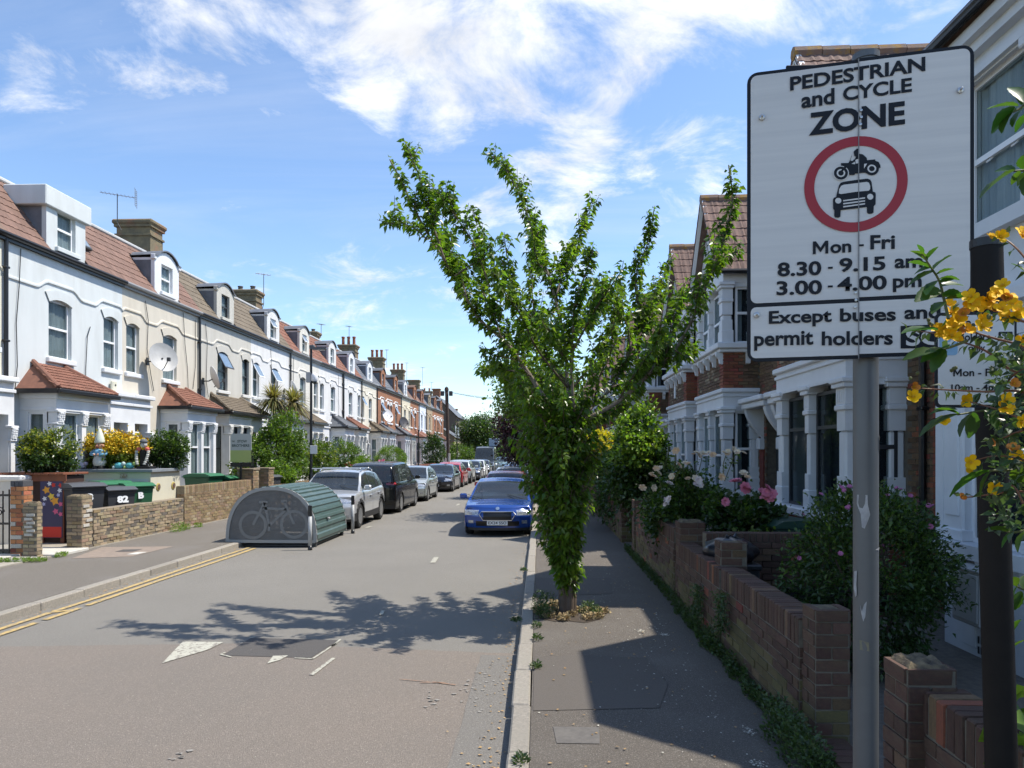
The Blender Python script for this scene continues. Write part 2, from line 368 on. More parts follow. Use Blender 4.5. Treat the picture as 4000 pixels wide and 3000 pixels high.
sheets('painted_short_line_marking', [[tuple(atz(u, v)[:2]) for u, v in px] for px in ([(1298, 2573), (1311, 2575), (1225, 2641), (1207, 2640)],)], .012, WLINE)
fr = []
for a, c in (((975, 2496), (1000, 2490)), ((1330, 2501), (1295, 2530)), ((1316, 2515), (1222, 2577)), ((1222, 2577), (1150, 2574)), ((862, 2560), (902, 2570)), ((862, 2560), (880, 2552))):
    fr.append(stripe(a, c, .024))
sheets('patch_outline_marking', fr, .0125, WLINE)
cl = [stripe((1705, 2178), (1690, 2200), .10), stripe((1450, 2057), (1430, 2063), .1), stripe((1497, 2388), (1488, 2404), .05)]
for y in (24, 28.5, 33, 38, 43, 48, 54, 60): cl.append([(-3.35, y), (-3.25, y), (-3.25, y + .9), (-3.35, y + .9)])
sheets('centre_line_marking', cl, .012, WLINE)
fl_ = []
for cx_, cy_, n_, sp_ in ((-.6, 6.45, 26, .16), (-.5, 6.75, 8, .1), (-.95, 6.15, 12, .07), (-2.55, 4.93, 8, .05), (-2.35, 9.6, 6, .06)):
    for _ in range(n_):
        x, y, r1 = cx_ + rnd.gauss(0, sp_ * .6), cy_ + rnd.gauss(0, sp_ * 1.3), rnd.uniform(.006, .026); fl_.append([(x + r1 * 1.3 * math.cos(k) * rnd.uniform(.4, 1), y + r1 * math.sin(k) * rnd.uniform(.4, 1)) for k in (0, .9, 1.8, 2.7, 3.6, 4.5, 5.4)])
sheets('white_paint_splash', fl_, .0125, mat('splash', (.29, .275, .25), .9, (.20, .185, .165), 40))
sheets('orange_utility_mark', [stripe((1560, 2657), (1680, 2668), .012), stripe((1690, 2668), (1780, 2680), .016), stripe((1640, 2672), (1740, 2670), .012)], .0125, mat('orange_spray', (.32, .17, .09), .9, (.2, .14, .11), 30))
# double yellow lines, worn
def yline(x0, segs, jit):
    b = MB()
    for a, c in segs:
        n = max(2, int((c - a) / .5)); L_ = []; R_ = []
        for i in range(n + 1):
            y = a + (c - a) * i / n; dx = x0 + .012 * math.sin(y * 1.3 + jit)
            L_.append((dx - .045 + rnd.uniform(-.006, .006), y)); R_.append((dx + .045 + rnd.uniform(-.006, .006), y))
        pts = L_ + R_[::-1]; b.add([(p[0], p[1], .0125) for p in pts], [tuple(range(len(pts)))])
    return tag(b.build('double_yellow_line', YELLOW), kind='structure')
yline(-6.50, [(-20, 9.3), (9.34, 15.9)], 0); yline(-6.31, [(-20, 8.75), (8.9, 9.6), (9.75, 15.7)], 2)
yb = MB(); yb.add([(-6.5, 9.25, .0105), (-6.31, 9.45, .0105), (-6.29, 9.55, .0105), (-6.5, 9.4, .0105)], [(0, 1, 2, 3)])
tag(yb.build('yellow_line_overlap', YELLOW), kind='structure')
# pavements
def slab(name, x0, x1, y0, y1, z, m):
    b = MB(); b.box(x0, x1, y0, y1, -.02, z); return tag(b.build(name, m), kind='structure')
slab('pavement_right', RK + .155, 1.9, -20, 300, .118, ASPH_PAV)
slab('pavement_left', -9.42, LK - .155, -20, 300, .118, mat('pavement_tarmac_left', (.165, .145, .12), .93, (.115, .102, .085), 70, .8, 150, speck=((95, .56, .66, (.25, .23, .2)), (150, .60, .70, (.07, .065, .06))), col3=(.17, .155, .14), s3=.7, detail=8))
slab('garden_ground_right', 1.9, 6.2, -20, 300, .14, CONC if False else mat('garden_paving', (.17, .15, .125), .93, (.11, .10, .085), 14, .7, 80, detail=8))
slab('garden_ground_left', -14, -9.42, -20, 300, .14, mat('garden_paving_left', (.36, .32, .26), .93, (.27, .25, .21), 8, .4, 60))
# reinstatement patches on the footway
def pav(name, pts, m, z=.1225): return sheet(name, pts, z, m)
FPATCH = mat('footway_patch_tarmac', (.118, .103, .088), .93, (.095, .083, .072), 80, .6, 190, detail=6)
pav('footway_patch', [(-.05, 5.62), (.95, 5.72), (1.12, 6.3), (1.05, 7.1), (.4, 7.18), (-.05, 7.1)], FPATCH)
pav('footway_patch_dark', [(-.04, 10.1), (1.05, 10.3), (1.15, 11.6), (-.04, 11.5)], FPATCH)
pav('footway_cover_repair', [(.12, 5.0), (.42, 5.0), (.44, 5.3), (.1, 5.3)], mat('cement_repair', (.13, .12, .108), .9, (.10, .092, .085), 20))
pav('footway_patch_sandy', [(-8.9, 13.3), (-7.9, 13.6), (-7.85, 15.1), (-9.3, 14.9)], mat('sandy_repair', (.27, .215, .17), .92, (.21, .17, .14), 12, .3, 90))
pav('manhole_cover', [(-8.6, 14.2), (-8.25, 14.25), (-8.25, 14.6), (-8.62, 14.55)], ASPH_PATCH, .1265)
pav('pale_cover_plate', [(-8.15, 13.85), (-7.95, 13.85), (-7.92, 14.2), (-8.12, 14.2)], SLABM, .1265)
# tree pit
tp = MB(); tp.add([(-.03 if i == 0 else .40 + .47 * math.cos(i * .42) * (1 + rnd.uniform(-.12, .12)), 9.05 + .5 * math.sin(i * .42) * (1 + rnd.uniform(-.12, .12)), .1235) for i in range(15)], [tuple(range(15))])
tag(tp.build('tree_pit_soil', SOIL), kind='structure')
# kerb stones, each its own piece
def kerb(xa, xb, side, y0, y1, nm):
    root = thing(nm, None, None); root['kind'] = 'structure'
    bm = MB(); bm.bbox(0, xb - xa, 0, .905, -.1, .1215, .014); me = bm.mesh('kerb_stone', KERB)
    y = y0; k = 0
    while y < y1:
        o = link('kerb_stone', me, root, (xa + rnd.uniform(-.006, .006), y, rnd.uniform(-.004, .003)), (0, rnd.uniform(-.01, .01), rnd.uniform(-.006, .006)))
        y += .915; k += 1
    b2 = MB()
    while y < 300: b2.box(xa, xb, y, y + .9, -.1, .12); y += .915
    o = b2.build('kerb_stones_distant', KERB, root); o['kind'] = 'stuff'
kerb(RK, RK + .15, 1, -4.3, 75, 'kerb')
kerb(LK - .15, LK, -1, -4.3, 75, 'kerb_left')
# far side street and hill of treetops at the horizon
# ------------------------------------------------------------------ terrace houses on the sunny side
def tiles(root_roof, x0, x1, p0, p1, tw, th, m, maxn=300, lift=.0, shape=None, clip=None, thick=.022):
    """rows of tiles on the slope from p0 (y,z low) to p1 (y,z high) over x0..x1, each tile its own piece"""
    p0 = Vector((0, *p0)); p1 = Vector((0, *p1)); L_ = (p1 - p0).length; d = (p1 - p0) / L_
    ang = math.atan2(d.z, d.y)
    key = ('tile', round(tw, 3), round(th, 3), m.name)
    me = _mc.get(key)
    if me is None:
        t = MB(); hw = tw / 2 - .003; k = .35 * tw
        prof = [(-hw, .016), (-hw * .55, .03), (-hw * .1, .012), (hw * .35, .012), (hw * .7, .03), (hw, .02)]
        n = len(prof)
        vs = [(x, 0, z + .016) for x, z in prof] + [(x, th * 1.06, z * .5) for x, z in prof] + [(x, 0, -.004) for x, z in prof]
        fs = [(i, i + 1, n + i + 1, n + i) for i in range(n - 1)] + [(2 * n + i, 2 * n + i + 1, i + 1, i) for i in range(n - 1)]
        t.add(vs, fs); me = t.mesh('tile', m, False); _mc[key] = me
    rows = max(1, round(L_ / th)); cols = max(1, round((x1 - x0) / tw)); sx = (x1 - x0) / (cols * tw); sy = L_ / (rows * th)
    cnt = 0; rest = MB()
    for r_ in range(rows):
        for c in range(cols):
            x = x0 + (c + .5) * tw * sx; q = p0 + d * (r_ * th * sy)
            if clip and not clip(x, q.y, q.z): continue
            loc = (x, q.y, q.z); rot = (ang + .035 + rnd.uniform(-.012, .012), 0, rnd.uniform(-.01, .01))
            if cnt < maxn:
                link('tile', me, root_roof, loc, rot, (sx, sy, 1)); cnt += 1
            else:
                M = Matrix.LocRotScale(Vector(loc), Euler(rot), Vector((sx, sy, 1)))
                rest.add([M @ v.co for v in me.vertices], [tuple(p.vertices) for p in me.polygons])
    if rest.v: o = rest.build('tiles_remaining', m, root_roof); o['kind'] = 'stuff'
TILE = {'brown': mat('tile_brown', (.20, .125, .09), .85, (.155, .105, .08), 6, .3, 60, rnd_=.16, col3=(.13, .10, .08), s3=1.2),
        'pink': mat('tile_pinkish', (.205, .118, .088), .85, (.165, .10, .078), 6, .3, 60, rnd_=.15, col3=(.17, .12, .095), s3=1.0),
        'olive': mat('tile_olive', (.17, .135, .095), .85, (.135, .11, .08), 6, .3, 60, rnd_=.15),
        'red': mat('tile_red', (.235, .105, .068), .85, (.175, .08, .055), 6, .3, 60, rnd_=.18),
        'slate': mat('slate', (.13, .14, .16), .65, (.10, .11, .125), 6, .2, 60, rnd_=.15)}
def wallmat(name, c, c2=None, b=.25, sc=2.0): return mat('render_' + name, c, .85, c2 or tuple(x * .9 for x in c), sc, b, 35, col3=tuple(x * y for x, y in zip(c, (.74, .72, .68))), s3=1.6, lo3=.5, hi3=.95, stretch=(1, 1, .22))
def arch_pts(x0, x1, z0, z1, rise, n=6):
    pts = [(x0, z0), (x1, z0)]
    for i in range(n + 1):
        t = i / n; pts.append((x1 + (x0 - x1) * t, z1 - rise + rise * 4 * t * (1 - t)))
    return pts
def wall_with_holes(mb, x0, x1, z0, z1, y, holes, th=.22, m=0):
    """front wall plane at y (outside) with rectangular openings and reveals th deep"""
    xs = sorted(set([x0, x1] + [h[0] for h in holes] + [h[1] for h in holes])); zs = sorted(set([z0, z1] + [h[2] for h in holes] + [h[3] for h in holes]))
    for i in range(len(xs) - 1):
        for j in range(len(zs) - 1):
            cx, cz = (xs[i] + xs[i + 1]) / 2, (zs[j] + zs[j + 1]) / 2
            if any(h[0] < cx < h[1] and h[2] < cz < h[3] for h in holes): continue
            mb.add([(xs[i], y, zs[j]), (xs[i + 1], y, zs[j]), (xs[i + 1], y, zs[j + 1]), (xs[i], y, zs[j + 1])], [(0, 1, 2, 3)], m)
    for h in holes:
        a, c, e, f = h
        mb.add([(a, y, e), (c, y, e), (c, y, f), (a, y, f), (a, y + th, e), (c, y + th, e), (c, y + th, f), (a, y + th, f)], [(0, 4, 5, 1), (1, 5, 6, 2), (2, 6, 7, 3), (3, 7, 4, 0)], m)
def window(root, x0, x1, z0, z1, y, style='sash', fm=None, sill=True, sm=None, curtain=True, open_=False, yd=None, frac=.5, arch=0, name='window'):
    """a window filling an opening; y = outer wall plane; glass set back"""
    fm = fm or UPVC; yb = y + .09; f = .05
    b = MB(); b.box(x0, x0 + f, yb, yb + .06, z0, z1); b.box(x1 - f, x1, yb, yb + .06, z0, z1); b.box(x0 + f, x1 - f, yb, yb + .06, z0, z0 + f); b.box(x0 + f, x1 - f, yb, yb + .06, z1 - f - arch * .6, z1)
    zm = z0 + (z1 - z0) * frac
    if style == 'sash': b.box(x0 + f, x1 - f, yb - .012, yb + .05, zm - .028, zm + .028)
    if style == 'casement' : b.box(x0 + f, x1 - f, yb - .004, yb + .055, zm - .035, zm + .035)
    if style == 'cross':
        b.box(x0 + f, x1 - f, yb - .004, yb + .055, zm - .03, zm + .03); xm = (x0 + x1) / 2; b.box(xm - .03, xm + .03, yb - .002, yb + .05, z0 + f, zm - .03)
    w_ = b.build(name, fm, root)
    g = MB(); g.box(x0 + f, x1 - f, yb + .02, yb + .028, z0 + f, z1 - f); g.build('pane', GLASS, w_)
    if curtain:
        c = MB(); n = max(4, int((x1 - x0) / .07)); vs = []
        for i in range(n + 1):
            x = x0 + f + (x1 - x0 - 2 * f) * i / n; d = .02 * (i % 2) + .01 * math.sin(i)
            vs += [(x, yb + .065 + d, z0 + .03), (x, yb + .065 + d, z1 - .03)]
        c.add(vs, [(2 * i, 2 * i + 2, 2 * i + 3, 2 * i + 1) for i in range(n)]); c.build('curtain', CURT, w_)
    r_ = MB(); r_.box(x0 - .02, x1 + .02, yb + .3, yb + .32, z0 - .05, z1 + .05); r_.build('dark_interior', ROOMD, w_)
    if sill: s = MB(); s.bbox(x0 - .1, x1 + .1, y - .09, y + .02, z0 - .13, z0 - .005, .015); s.build('sill', sm or WHITE, w_)
    if open_:
        h = (z1 - zm) if open_ != 'low' else (zm - z0); zt = z1 if open_ != 'low' else zm
        a = R(28); o = MB(); o.M = Matrix.Translation((0, yb - .01, zt - .03)) @ Matrix.Rotation(-a, 4, 'X')
        o.box(x0 + .03, x0 + .075, -.03, .0, -h + .03, 0); o.box(x1 - .075, x1 - .03, -.03, 0, -h + .03, 0); o.box(x0 + .075, x1 - .075, -.03, 0, -.045, 0); o.box(x0 + .075, x1 - .075, -.03, 0, -h + .03, -h + .075)
        s_ = o.build('open_sash', fm, w_)
        g2 = MB(); g2.M = o.M; g2.box(x0 + .075, x1 - .075, -.018, -.012, -h + .075, -.045)
        g2.build('open_pane', glass_mat('sky_glass', (.2, .28, .38), .05, .2), w_)
    return w_
def column(mb, x, y, z0, z1, w=.2, d=.2, cap=True):
    mb.bbox(x - w / 2 - .03, x + w / 2 + .03, y - .03, y + d, z0, z0 + .28, .01)
    mb.box(x - w / 2, x + w / 2, y, y + d, z0 + .28, z1 - .34)
    mb.bbox(x - w / 2 - .025, x + w / 2 + .025, y - .025, y + d, z0 + .28, z0 + .33, .008)
    mb.bbox(x - w / 2 - .03, x + w / 2 + .03, y - .03, y + d, z1 - .36, z1 - .31, .01)
    if cap:
        mb.bbox(x - w / 2 - .055, x + w / 2 + .055, y - .06, y + d, z1 - .06, z1, .01)
        for i in range(5):
            for k in (-1, 0, 1): mb.blob((x + k * w * .36 + rnd.uniform(-.01, .01), y - .02 - i * .007, z1 - .28 + i * .05), .042, 6, jit=.2)
    mb.box(x - w / 2 - .01, x + w / 2 + .01, y - .01, y + d, z1 - .31, z1 - .06)
def dormer(root, x0, x1, kind, wm, zg, roofm, open_=False, wstyle='sash', fm=None):
    yf = -.02; zt = zg + 1.42
    r_ = thing('dormer', None, None); r_.parent = root; r_['_'] = 0; del r_['_']
    b = MB()
    cx = (x0 + x1) / 2; hw = .36; wz0 = zg + .22; wz1 = zg + 1.12
    if kind == 'box':
        wall_with_holes(b, x0, x1, zg - .02, zt + .15, yf, [(cx - hw, cx + hw, wz0, wz1 + .12)], .2)
        b.box(x0, x0 + .12, yf + .001, 1.25, zg - .02, zt); b.box(x1 - .12, x1, yf + .001, 1.25, zg - .02, zt)
        b.bbox(x0 - .14, x1 + .14, yf - .09, 1.0, zt - .28, zt + .22, .02); wz1 += .1
    else:
        n = 12; top = []
        for i in range(n + 1):
            t = i / n; x = x0 + (x1 - x0) * t
            sh = .30 * math.sin(math.pi * min(1, max(0, (t - .08) / .84))) ** .7; top.append((x, zt - .18 + sh))
        wall_with_holes(b, x0, x1, zg - .02, zt - .18, yf, [(cx - hw, cx + hw, wz0, wz1)], .2)
        b.prism([(x0, zt - .18)] + top + [(x1, zt - .18)], yf, yf + .14, 'y')
        b.box(x0, x0 + .1, yf + .001, 1.2, zg - .02, zt - .2); b.box(x1 - .1, x1, yf + .001, 1.2, zg - .02, zt - .2)
        for s_, xx in ((-1, x0), (1, x1)): b.bbox(xx - .07, xx + .07, yf - .05, yf + .1, zt - .26, zt - .1, .015)
        rr = MB(); vs = []
        for (x, z) in top: vs += [(x * 1.0 + (x - cx) * .07, yf - .07, z + .02), (x + (x - cx) * .07, 1.25, z + .02), (x + (x - cx) * .07, yf - .07, z + .07)]
        fs = []
        for i in range(n): fs += [(3 * i, 3 * i + 3, 3 * i + 5, 3 * i + 2), (3 * i + 2, 3 * i + 5, 3 * i + 4, 3 * i + 1)]
        rr.add(vs, fs); rr.build('dormer_roof', roofm, r_)
    b.build('dormer_wall', wm, r_)
    for xc in (x0 - .006, x1): ch = MB(); ch.box(xc, xc + .006, yf + .12, 1.2, zg, zt - .28); ch.build('dormer_cheek', LEAD, r_)
    ww = MB(); xa, xb = cx - hw, cx + hw
    window(root, xa, xb, wz0, wz1, yf, wstyle, fm, True, wm, True, open_, name='dormer_window')
def chimney(root, x, y0, y1, zt, m=None, pots=3, potm=None, potr=.12, poth=.55, w=.8, alt=None):
    m = m or mat('chimney_brick', (.22, .175, .10), .9, (.15, .125, .08), 5, .6, 30, col3=(.27, .13, .08), s3=2.0)
    r_ = thing('chimney', None, None); r_.parent = root
    b = MB(); b.box(x - w / 2, x + w / 2, y0, y1, 7.2, zt - .62); b.bbox(x - w / 2 - .05, x + w / 2 + .05, y0 - .05, y1 + .05, zt - .62, zt - .54, .01)
    b.box(x - w / 2 + .01, x + w / 2 - .01, y0 + .01, y1 - .01, zt - .54, zt - .3)
    b.bbox(x - w / 2 - .06, x + w / 2 + .06, y0 - .06, y1 + .06, zt - .3, zt - .2, .01); b.bbox(x - w / 2 - .12, x + w / 2 + .12, y0 - .12, y1 + .12, zt - .2, zt - .03, .05); b.build('chimney_stack', m, r_)
    for i in range(pots):
        p = MB(); yy = y0 + (y1 - y0) * (i + .5) / pots
        p.lathe([(potr * 1.15, 0), (potr * .95, .12), (potr * .9, poth * .8), (potr * 1.15, poth * .86), (potr * 1.1, poth), (potr * .7, poth), (potr * .7, poth * .5)], (x, yy, zt - .03), 10)
        p.build('chimney_pot', potm or mat('terracotta', (.33, .11, .06), .8, (.25, .09, .05), 6), r_)
def terrace(i, y0, W, flip, wm, roof, trim=None, bayroof='red', dkind='curved', chim=False, detail=2, wframe=None, label='', bay_w=None, openw=(), course=True, stat=None, brick=False, dorm_m=None, blinds=True):
    root = thing('terraced_house', label, 'house', (-12.4, y0, 0), R(90), 'terraced houses on the sunny side of the street')
    X = (lambda a: W - a) if flip else (lambda a: a)
    def span(a, c): p, q = X(a), X(c); return (min(p, q), max(p, q))
    trim = trim or WHITE; ZG = 7.12; fm = wframe or UPVC
    wins = [(*span(1.56, 2.45), 4.55, 6.1), (*span(3.85, 4.55), 4.55, 6.1)]
    bx = span(.55, 2.6)
    hole_door = span(3.88, 4.58)
    b = MB(); holes = wins + [(hole_door[0], hole_door[1], .32, 3.1), (bx[0] + .15, bx[1] - .15, .9, 3.1)]
    wall_with_holes(b, 0, W, .1, ZG, 0, holes)
    b.box(0, W, .6, 8.5, .1, ZG - .1) if False else None
    b.box(.0, .12, .24, 8.4, .1, ZG); b.box(W - .12, W, .24, 8.4, .1, ZG); b.box(0.12, W - .12, 8.2, 8.4, .1, ZG + 1.6)
    b.build('wall', wm, root)
    # string course, lifting over each window
    if course:
        n = 44; c = MB(); vs = []
        for k in range(n + 1):
            x = W * k / n; z = 6.22
            for (a, e, _, _) in wins:
                cx = (a + e) / 2; t = abs(x - cx) / ((e - a) / 2 + .22)
                if t < 1.35: z = max(z, 6.22 + .20 * (1 if t < .7 else .5 + .5 * math.cos((t - .7) / .65 * math.pi)))
            vs += [(x, -.035, z), (x, -.035, z + .045), (x, .002, z + .075), (x, .002, z - .02)]
        fs = []
        for k in range(n):
            o = 4 * k; fs += [(o, o + 4, o + 5, o + 1), (o + 1, o + 5, o + 6, o + 2), (o + 3, o + 7, o + 4, o)]
        c.add(vs, fs); c.build('string_course', trim if brick else wm, root)
    for k, (a, e, z0, z1) in enumerate(wins):
        window(root, a, e, z0, z1, 0, 'casement' if k in openw else 'sash', fm, True, trim, blinds, (k in openw), arch=.1)
        h = MB()                                         # arched head and surround
        ap = arch_pts(a - .14, e + .14, z1 - .05, z1 + .2, .12); ip = arch_pts(a, e, z1 - .05, z1 + .06, .1)
        n = 6
        vs = [(p[0], -.03, p[1]) for p in ap[2:]] + [(p[0], -.03, p[1] - .1) for p in [(x, z) for x, z in ip[2:]]]
        vs += [(p[0], .01, p[1]) for p in ap[2:]] + [(p[0], .01, p[1] - .1) for p in ip[2:]]
        m_ = n + 1; fs = []
        for q in range(n): fs += [(q, q + 1, m_ + q + 1, m_ + q), (q, 2 * m_ + q, 2 * m_ + q + 1, q + 1), (m_ + q, m_ + q + 1, 3 * m_ + q + 1, 3 * m_ + q)]
        h.add(vs, fs)
        if brick: h.bbox(a - .14, a - .02, -.03, .01, z1 - .16, z1 + .085, .006); h.bbox(e + .02, e + .14, -.03, .01, z1 - .16, z1 + .085, .006)
        h.build('window_head', trim if brick else wm, root)
    # bay
    by = -.9; bay = thing('bay', None, None); bay.parent = root
    z0, z1 = .1, 3.1
    bb = MB(); mid = (bx[0] + bx[1]) / 2
    wall_with_holes(bb, bx[0], bx[1], z0, .95, by, [], 0)
    bb.add([(bx[0], by, z0), (bx[0], 0, z0), (bx[0], 0, .95), (bx[0], by, .95)], [(0, 1, 2, 3)]); bb.add([(bx[1], by, z0), (bx[1], 0, z0), (bx[1], 0, .95), (bx[1], by, .95)], [(3, 2, 1, 0)])
    bb.bbox(bx[0] - .07, bx[1] + .07, by - .07, 0, .93, 1.02, .012)
    bb.box(bx[0], bx[1], by, 0, z1, 3.58); bb.bbox(bx[0] - .05, bx[1] + .05, by - .05, 0, 3.42, 3.6, .02); bb.bbox(bx[0] - .02, bx[1] + .02, by - .02, 0, 3.14, 3.2, .008)
    for sx in (bx[0], bx[1]):                           # side walls with a narrow window
        s_ = 1 if sx == bx[0] else -1
        bb.box(sx, sx + s_ * .1, -.2, -.0, 1.02, z1); bb.box(sx, sx + s_ * .1, by + .2, by + .3, 1.02, z1)
    bb.build('bay_wall', trim, bay)
    for x in (bx[0] + .11, mid, bx[1] - .11):
        cc = MB(); column(cc, x, by - .01, 1.02, z1 + .06, .2 if x != mid else .17, .24, detail > 0); cc.build('bay_column', trim, bay)
    for (a, e) in ((bx[0] + .23, mid - .1), (mid + .1, bx[1] - .23)): window(root, a, e, 1.02, z1, by, 'sash', fm, False, None, blinds, name='bay_window', frac=.62)
    # side lights facing along the street
    for sx, s_ in ((bx[0], 1), (bx[1], -1)):
        if detail < 1 and s_ < 0: continue
        f = MB(); xa, xb = sx + s_ * .03, sx + s_ * .08
        f.box(xa, xb, by + .3, by + .35, 1.02, z1); f.box(xa, xb, -.25, -.2, 1.02, z1); f.box(xa, xb, by + .35, -.25, 1.02, 1.07); f.box(xa, xb, by + .35, -.25, z1 - .05, z1); f.box(xa, xb, by + .35, -.25, 2.25, 2.3)
        wn = f.build('side_window', fm, root); g = MB(); g.box(sx + s_ * .05, sx + s_ * .058, by + .35, -.25, 1.07, z1 - .05); g.build('pane', GLASS, wn)
        k_ = MB(); k_.box(sx + s_ * .16, sx + s_ * .165, by + .3, -.2, 1.03, z1); k_.build('curtain', CURT, wn)
    # bay roof: hipped, tiled
    rf = thing('bay_roof', None, None); rf.parent = root
    rx0, rx1 = bx[0] - .16, bx[1] + .16
    if bay_w: 
        if flip: rx0 = X(bay_w)
        else: rx1 = X(bay_w)
        fb = MB(); xx = span(2.62, bay_w - .1); fb.box(xx[0], xx[1], by + .15, 0, 2.95, 3.6); fb.build('porch_fascia', trim, root)
        window(root, xx[0] + .03, xx[1] - .03, 1.3, 2.95, by + .3, 'sash', BLACK, False, None, False, name='porch_window', frac=.4)
        lb = MB(); lb.box(xx[0] + .02, xx[1] - .02, by + .42, 0, .12, 1.28); lb.build('porch_base', trim, root)
    base = MB(); hy = -.0; ry = by - .16; hz0, hz1 = 3.64, 4.32; hip = .62
    base.add([(rx0, ry, hz0), (rx1, ry, hz0), (rx1, hy, hz0), (rx0, hy, hz0), (rx0 + hip, hy, hz1), (rx1 - hip, hy, hz1)], [(0, 1, 5, 4), (0, 4, 3), (1, 2, 5), (0, 3, 2, 1)])
    tm = TILE[bayroof]; base.build('roof_board', tm, rf)
    if detail > 0:
        sl = (hz1 - hz0) / (hy - ry)
        def clip(x, y, z): t = (z - hz0) / (hz1 - hz0); return rx0 + hip * t * .9 < x < rx1 - hip * t * .9
        tiles(rf, rx0, rx1, (ry - .02, hz0 + .015), (hy, hz1 + .015), .17, .17, tm, 300, clip=clip)
        for (p, q) in (((rx0, ry, hz0 + .03), (rx0 + hip, hy, hz1 + .05)), ((rx1, ry, hz0 + .03), (rx1 - hip, hy, hz1 + .05))):
            hp = MB(); hp.tube([p, q], .065, 8); hp.build('hip_tile', tm, rf)
    g = MB(); g.bbox(rx0 - .04, rx1 + .04, ry - .08, ry + .03, hz0 - .1, hz0 + .01, .02, 0); g.box(rx0 - .05, rx0 + .03, ry, 0, hz0 - .1, hz0 + .01); g.box(rx1 - .03, rx1 + .05, ry, 0, hz0 - .1, hz0 + .01); g.build('bay_gutter', BLACK, root)
    # porch half with arch, door behind
    px = span(3.72, W); dx = hole_door
    p = MB(); wall_with_holes(p, px[0], px[1], .12, 3.5, -.28, [(dx[0], dx[1], .12, 3.0)], .26)
    p.bbox(px[0] - .04 * (not flip), px[1] + .04 * flip, -.34, 0, 3.5, 3.58, .01); p.bbox(px[0] - .06 * (not flip), px[1] + .06 * flip, -.42, 0, 3.74, 3.86, .02); p.box(px[0], px[1], -.28, 0, 3.58, 3.74)
    p.box(px[0] if not flip else px[1] - .01, px[0] + .01 if not flip else px[1], -.279, 0, .12, 3.5)
    p.build('porch', trim, root)
    for xp in (3.8, 4.66):
        pc = MB(); column(pc, X(xp), -.33, .3, 2.75, .13, .1, detail > 0); pc.build('porch_column', trim, root)
    dd = MB(); dd.box(dx[0], dx[1], .24, .29, .32, 3.0); d_ = dd.build('front_door', mat('door_grey', (.35, .34, .33), .5) if not stat else stat, root)
    for q in ((dx[0] + .12, (dx[0] + dx[1]) / 2 - .04), ((dx[0] + dx[1]) / 2 + .04, dx[1] - .12)):
        d2 = MB(); d2.bbox(q[0], q[1], .225, .24, .6, 2.0, .008); d2.build('door_panel', stat or mat('door_grey', (.35, .34, .33), .5), d_)
    st_ = MB(); st_.bbox(dx[0] - .2, dx[1] + .2, -.6, .24, .1, .3, .015); st_.build('doorstep', SLABM, root)
    # main roof, mansard slope then flat top
    rt = thing('roof', None, None); rt.parent = root; y1r, z1r = 1.2, 9.0
    rb = MB(); rb.add([(0, -.02, ZG + .1), (W, -.02, ZG + .1), (W, y1r, z1r - .03), (0, y1r, z1r - .03), (0, 8.4, z1r - .1), (W, 8.4, z1r - .1)], [(0, 1, 2, 3), (3, 2, 5, 4)]); rb.build('roof_board', TILE['slate'], rt)
    dx0, dx1 = span(1.45, 3.0); dcx = (dx0 + dx1) / 2
    tm = TILE[roof]
    def clip2(x, y, z): return not (dx0 + .05 < x < dx1 - .05 and z < ZG + 1.35)
    if detail > 0 and roof != 'slate': tiles(rt, 0, W, (-.1, ZG + .1), (y1r, z1r), .30, .27, tm, 300, clip=clip2)
    elif detail > 0: tiles(rt, 0, W, (-.1, ZG + .1), (y1r, z1r), .30, .27, TILE['slate'], 300, clip=clip2)
    else:
        q = MB(); sl_ = 8
        for r_ in range(sl_):
            t0, t1 = r_ / sl_, (r_ + 1) / sl_; q.add([(0, -.1 + 1.3 * t0, ZG + .15 + 1.78 * t0), (W, -.1 + 1.3 * t0, ZG + .15 + 1.78 * t0), (W, -.1 + 1.3 * t1, ZG + .12 + 1.78 * t1), (0, -.1 + 1.3 * t1, ZG + .12 + 1.78 * t1), (0, -.1 + 1.3 * t0, ZG + .11 + 1.78 * t0), (W, -.1 + 1.3 * t0, ZG + .11 + 1.78 * t0)], [(0, 1, 2, 3), (4, 5, 1, 0)])
        q.build('tile_course', tm, rt)
    rc = MB(); rc.bbox(0, W, y1r - .1, y1r + .14, z1r - .04, z1r + .07, .03); rc.build('ridge', RIDGE, rt)
    gu = MB(); gu.tube([(0, -.13, ZG + .06), (W, -.13, ZG + .06)], .065, 8); gu.box(0, W, -.09, .0, ZG - .07, ZG + .12); gu.build('gutter', BLACK if i % 3 != 1 else mat('grey_gutter', (.25, .25, .25), .5), root)
    dormer(root, dx0, dx1, dkind, dorm_m or wm, ZG + .08, tm if brick else LEAD, (i in (3, 4)), 'sash', fm)
    return root
TH = []
WLT = 4.76; Y0T = 16.1
wm = [wallmat('pale_blue_grey', (.62, .655, .655), b=.08), wallmat('cream', (.62, .575, .485), b=.5), wallmat('warm_grey', (.55, .53, .475), b=.2), wallmat('white', (.70, .70, .69), b=.35), wallmat('ivory', (.68, .66, .60), b=.3),
      wallmat('bright_white', (.71, .71, .70), b=.3), wallmat('white_b', (.69, .70, .70), b=.3), wallmat('light_cream', (.70, .66, .56), b=.3), None, None, wallmat('buttery', (.66, .60, .46), b=.3), None,
      wallmat('bluish_white', (.66, .70, .76), b=.2), wallmat('tan', (.38, .29, .19), b=.3), None, None, wallmat('white_c', (.70, .70, .69), b=.2)]
BRF = mat('orange_brick_front', (.33, .145, .075), .9, (.25, .115, .065), 14, .6, 40, col3=(.34, .17, .09), s3=1.5, stretch=(1, 1, 3))
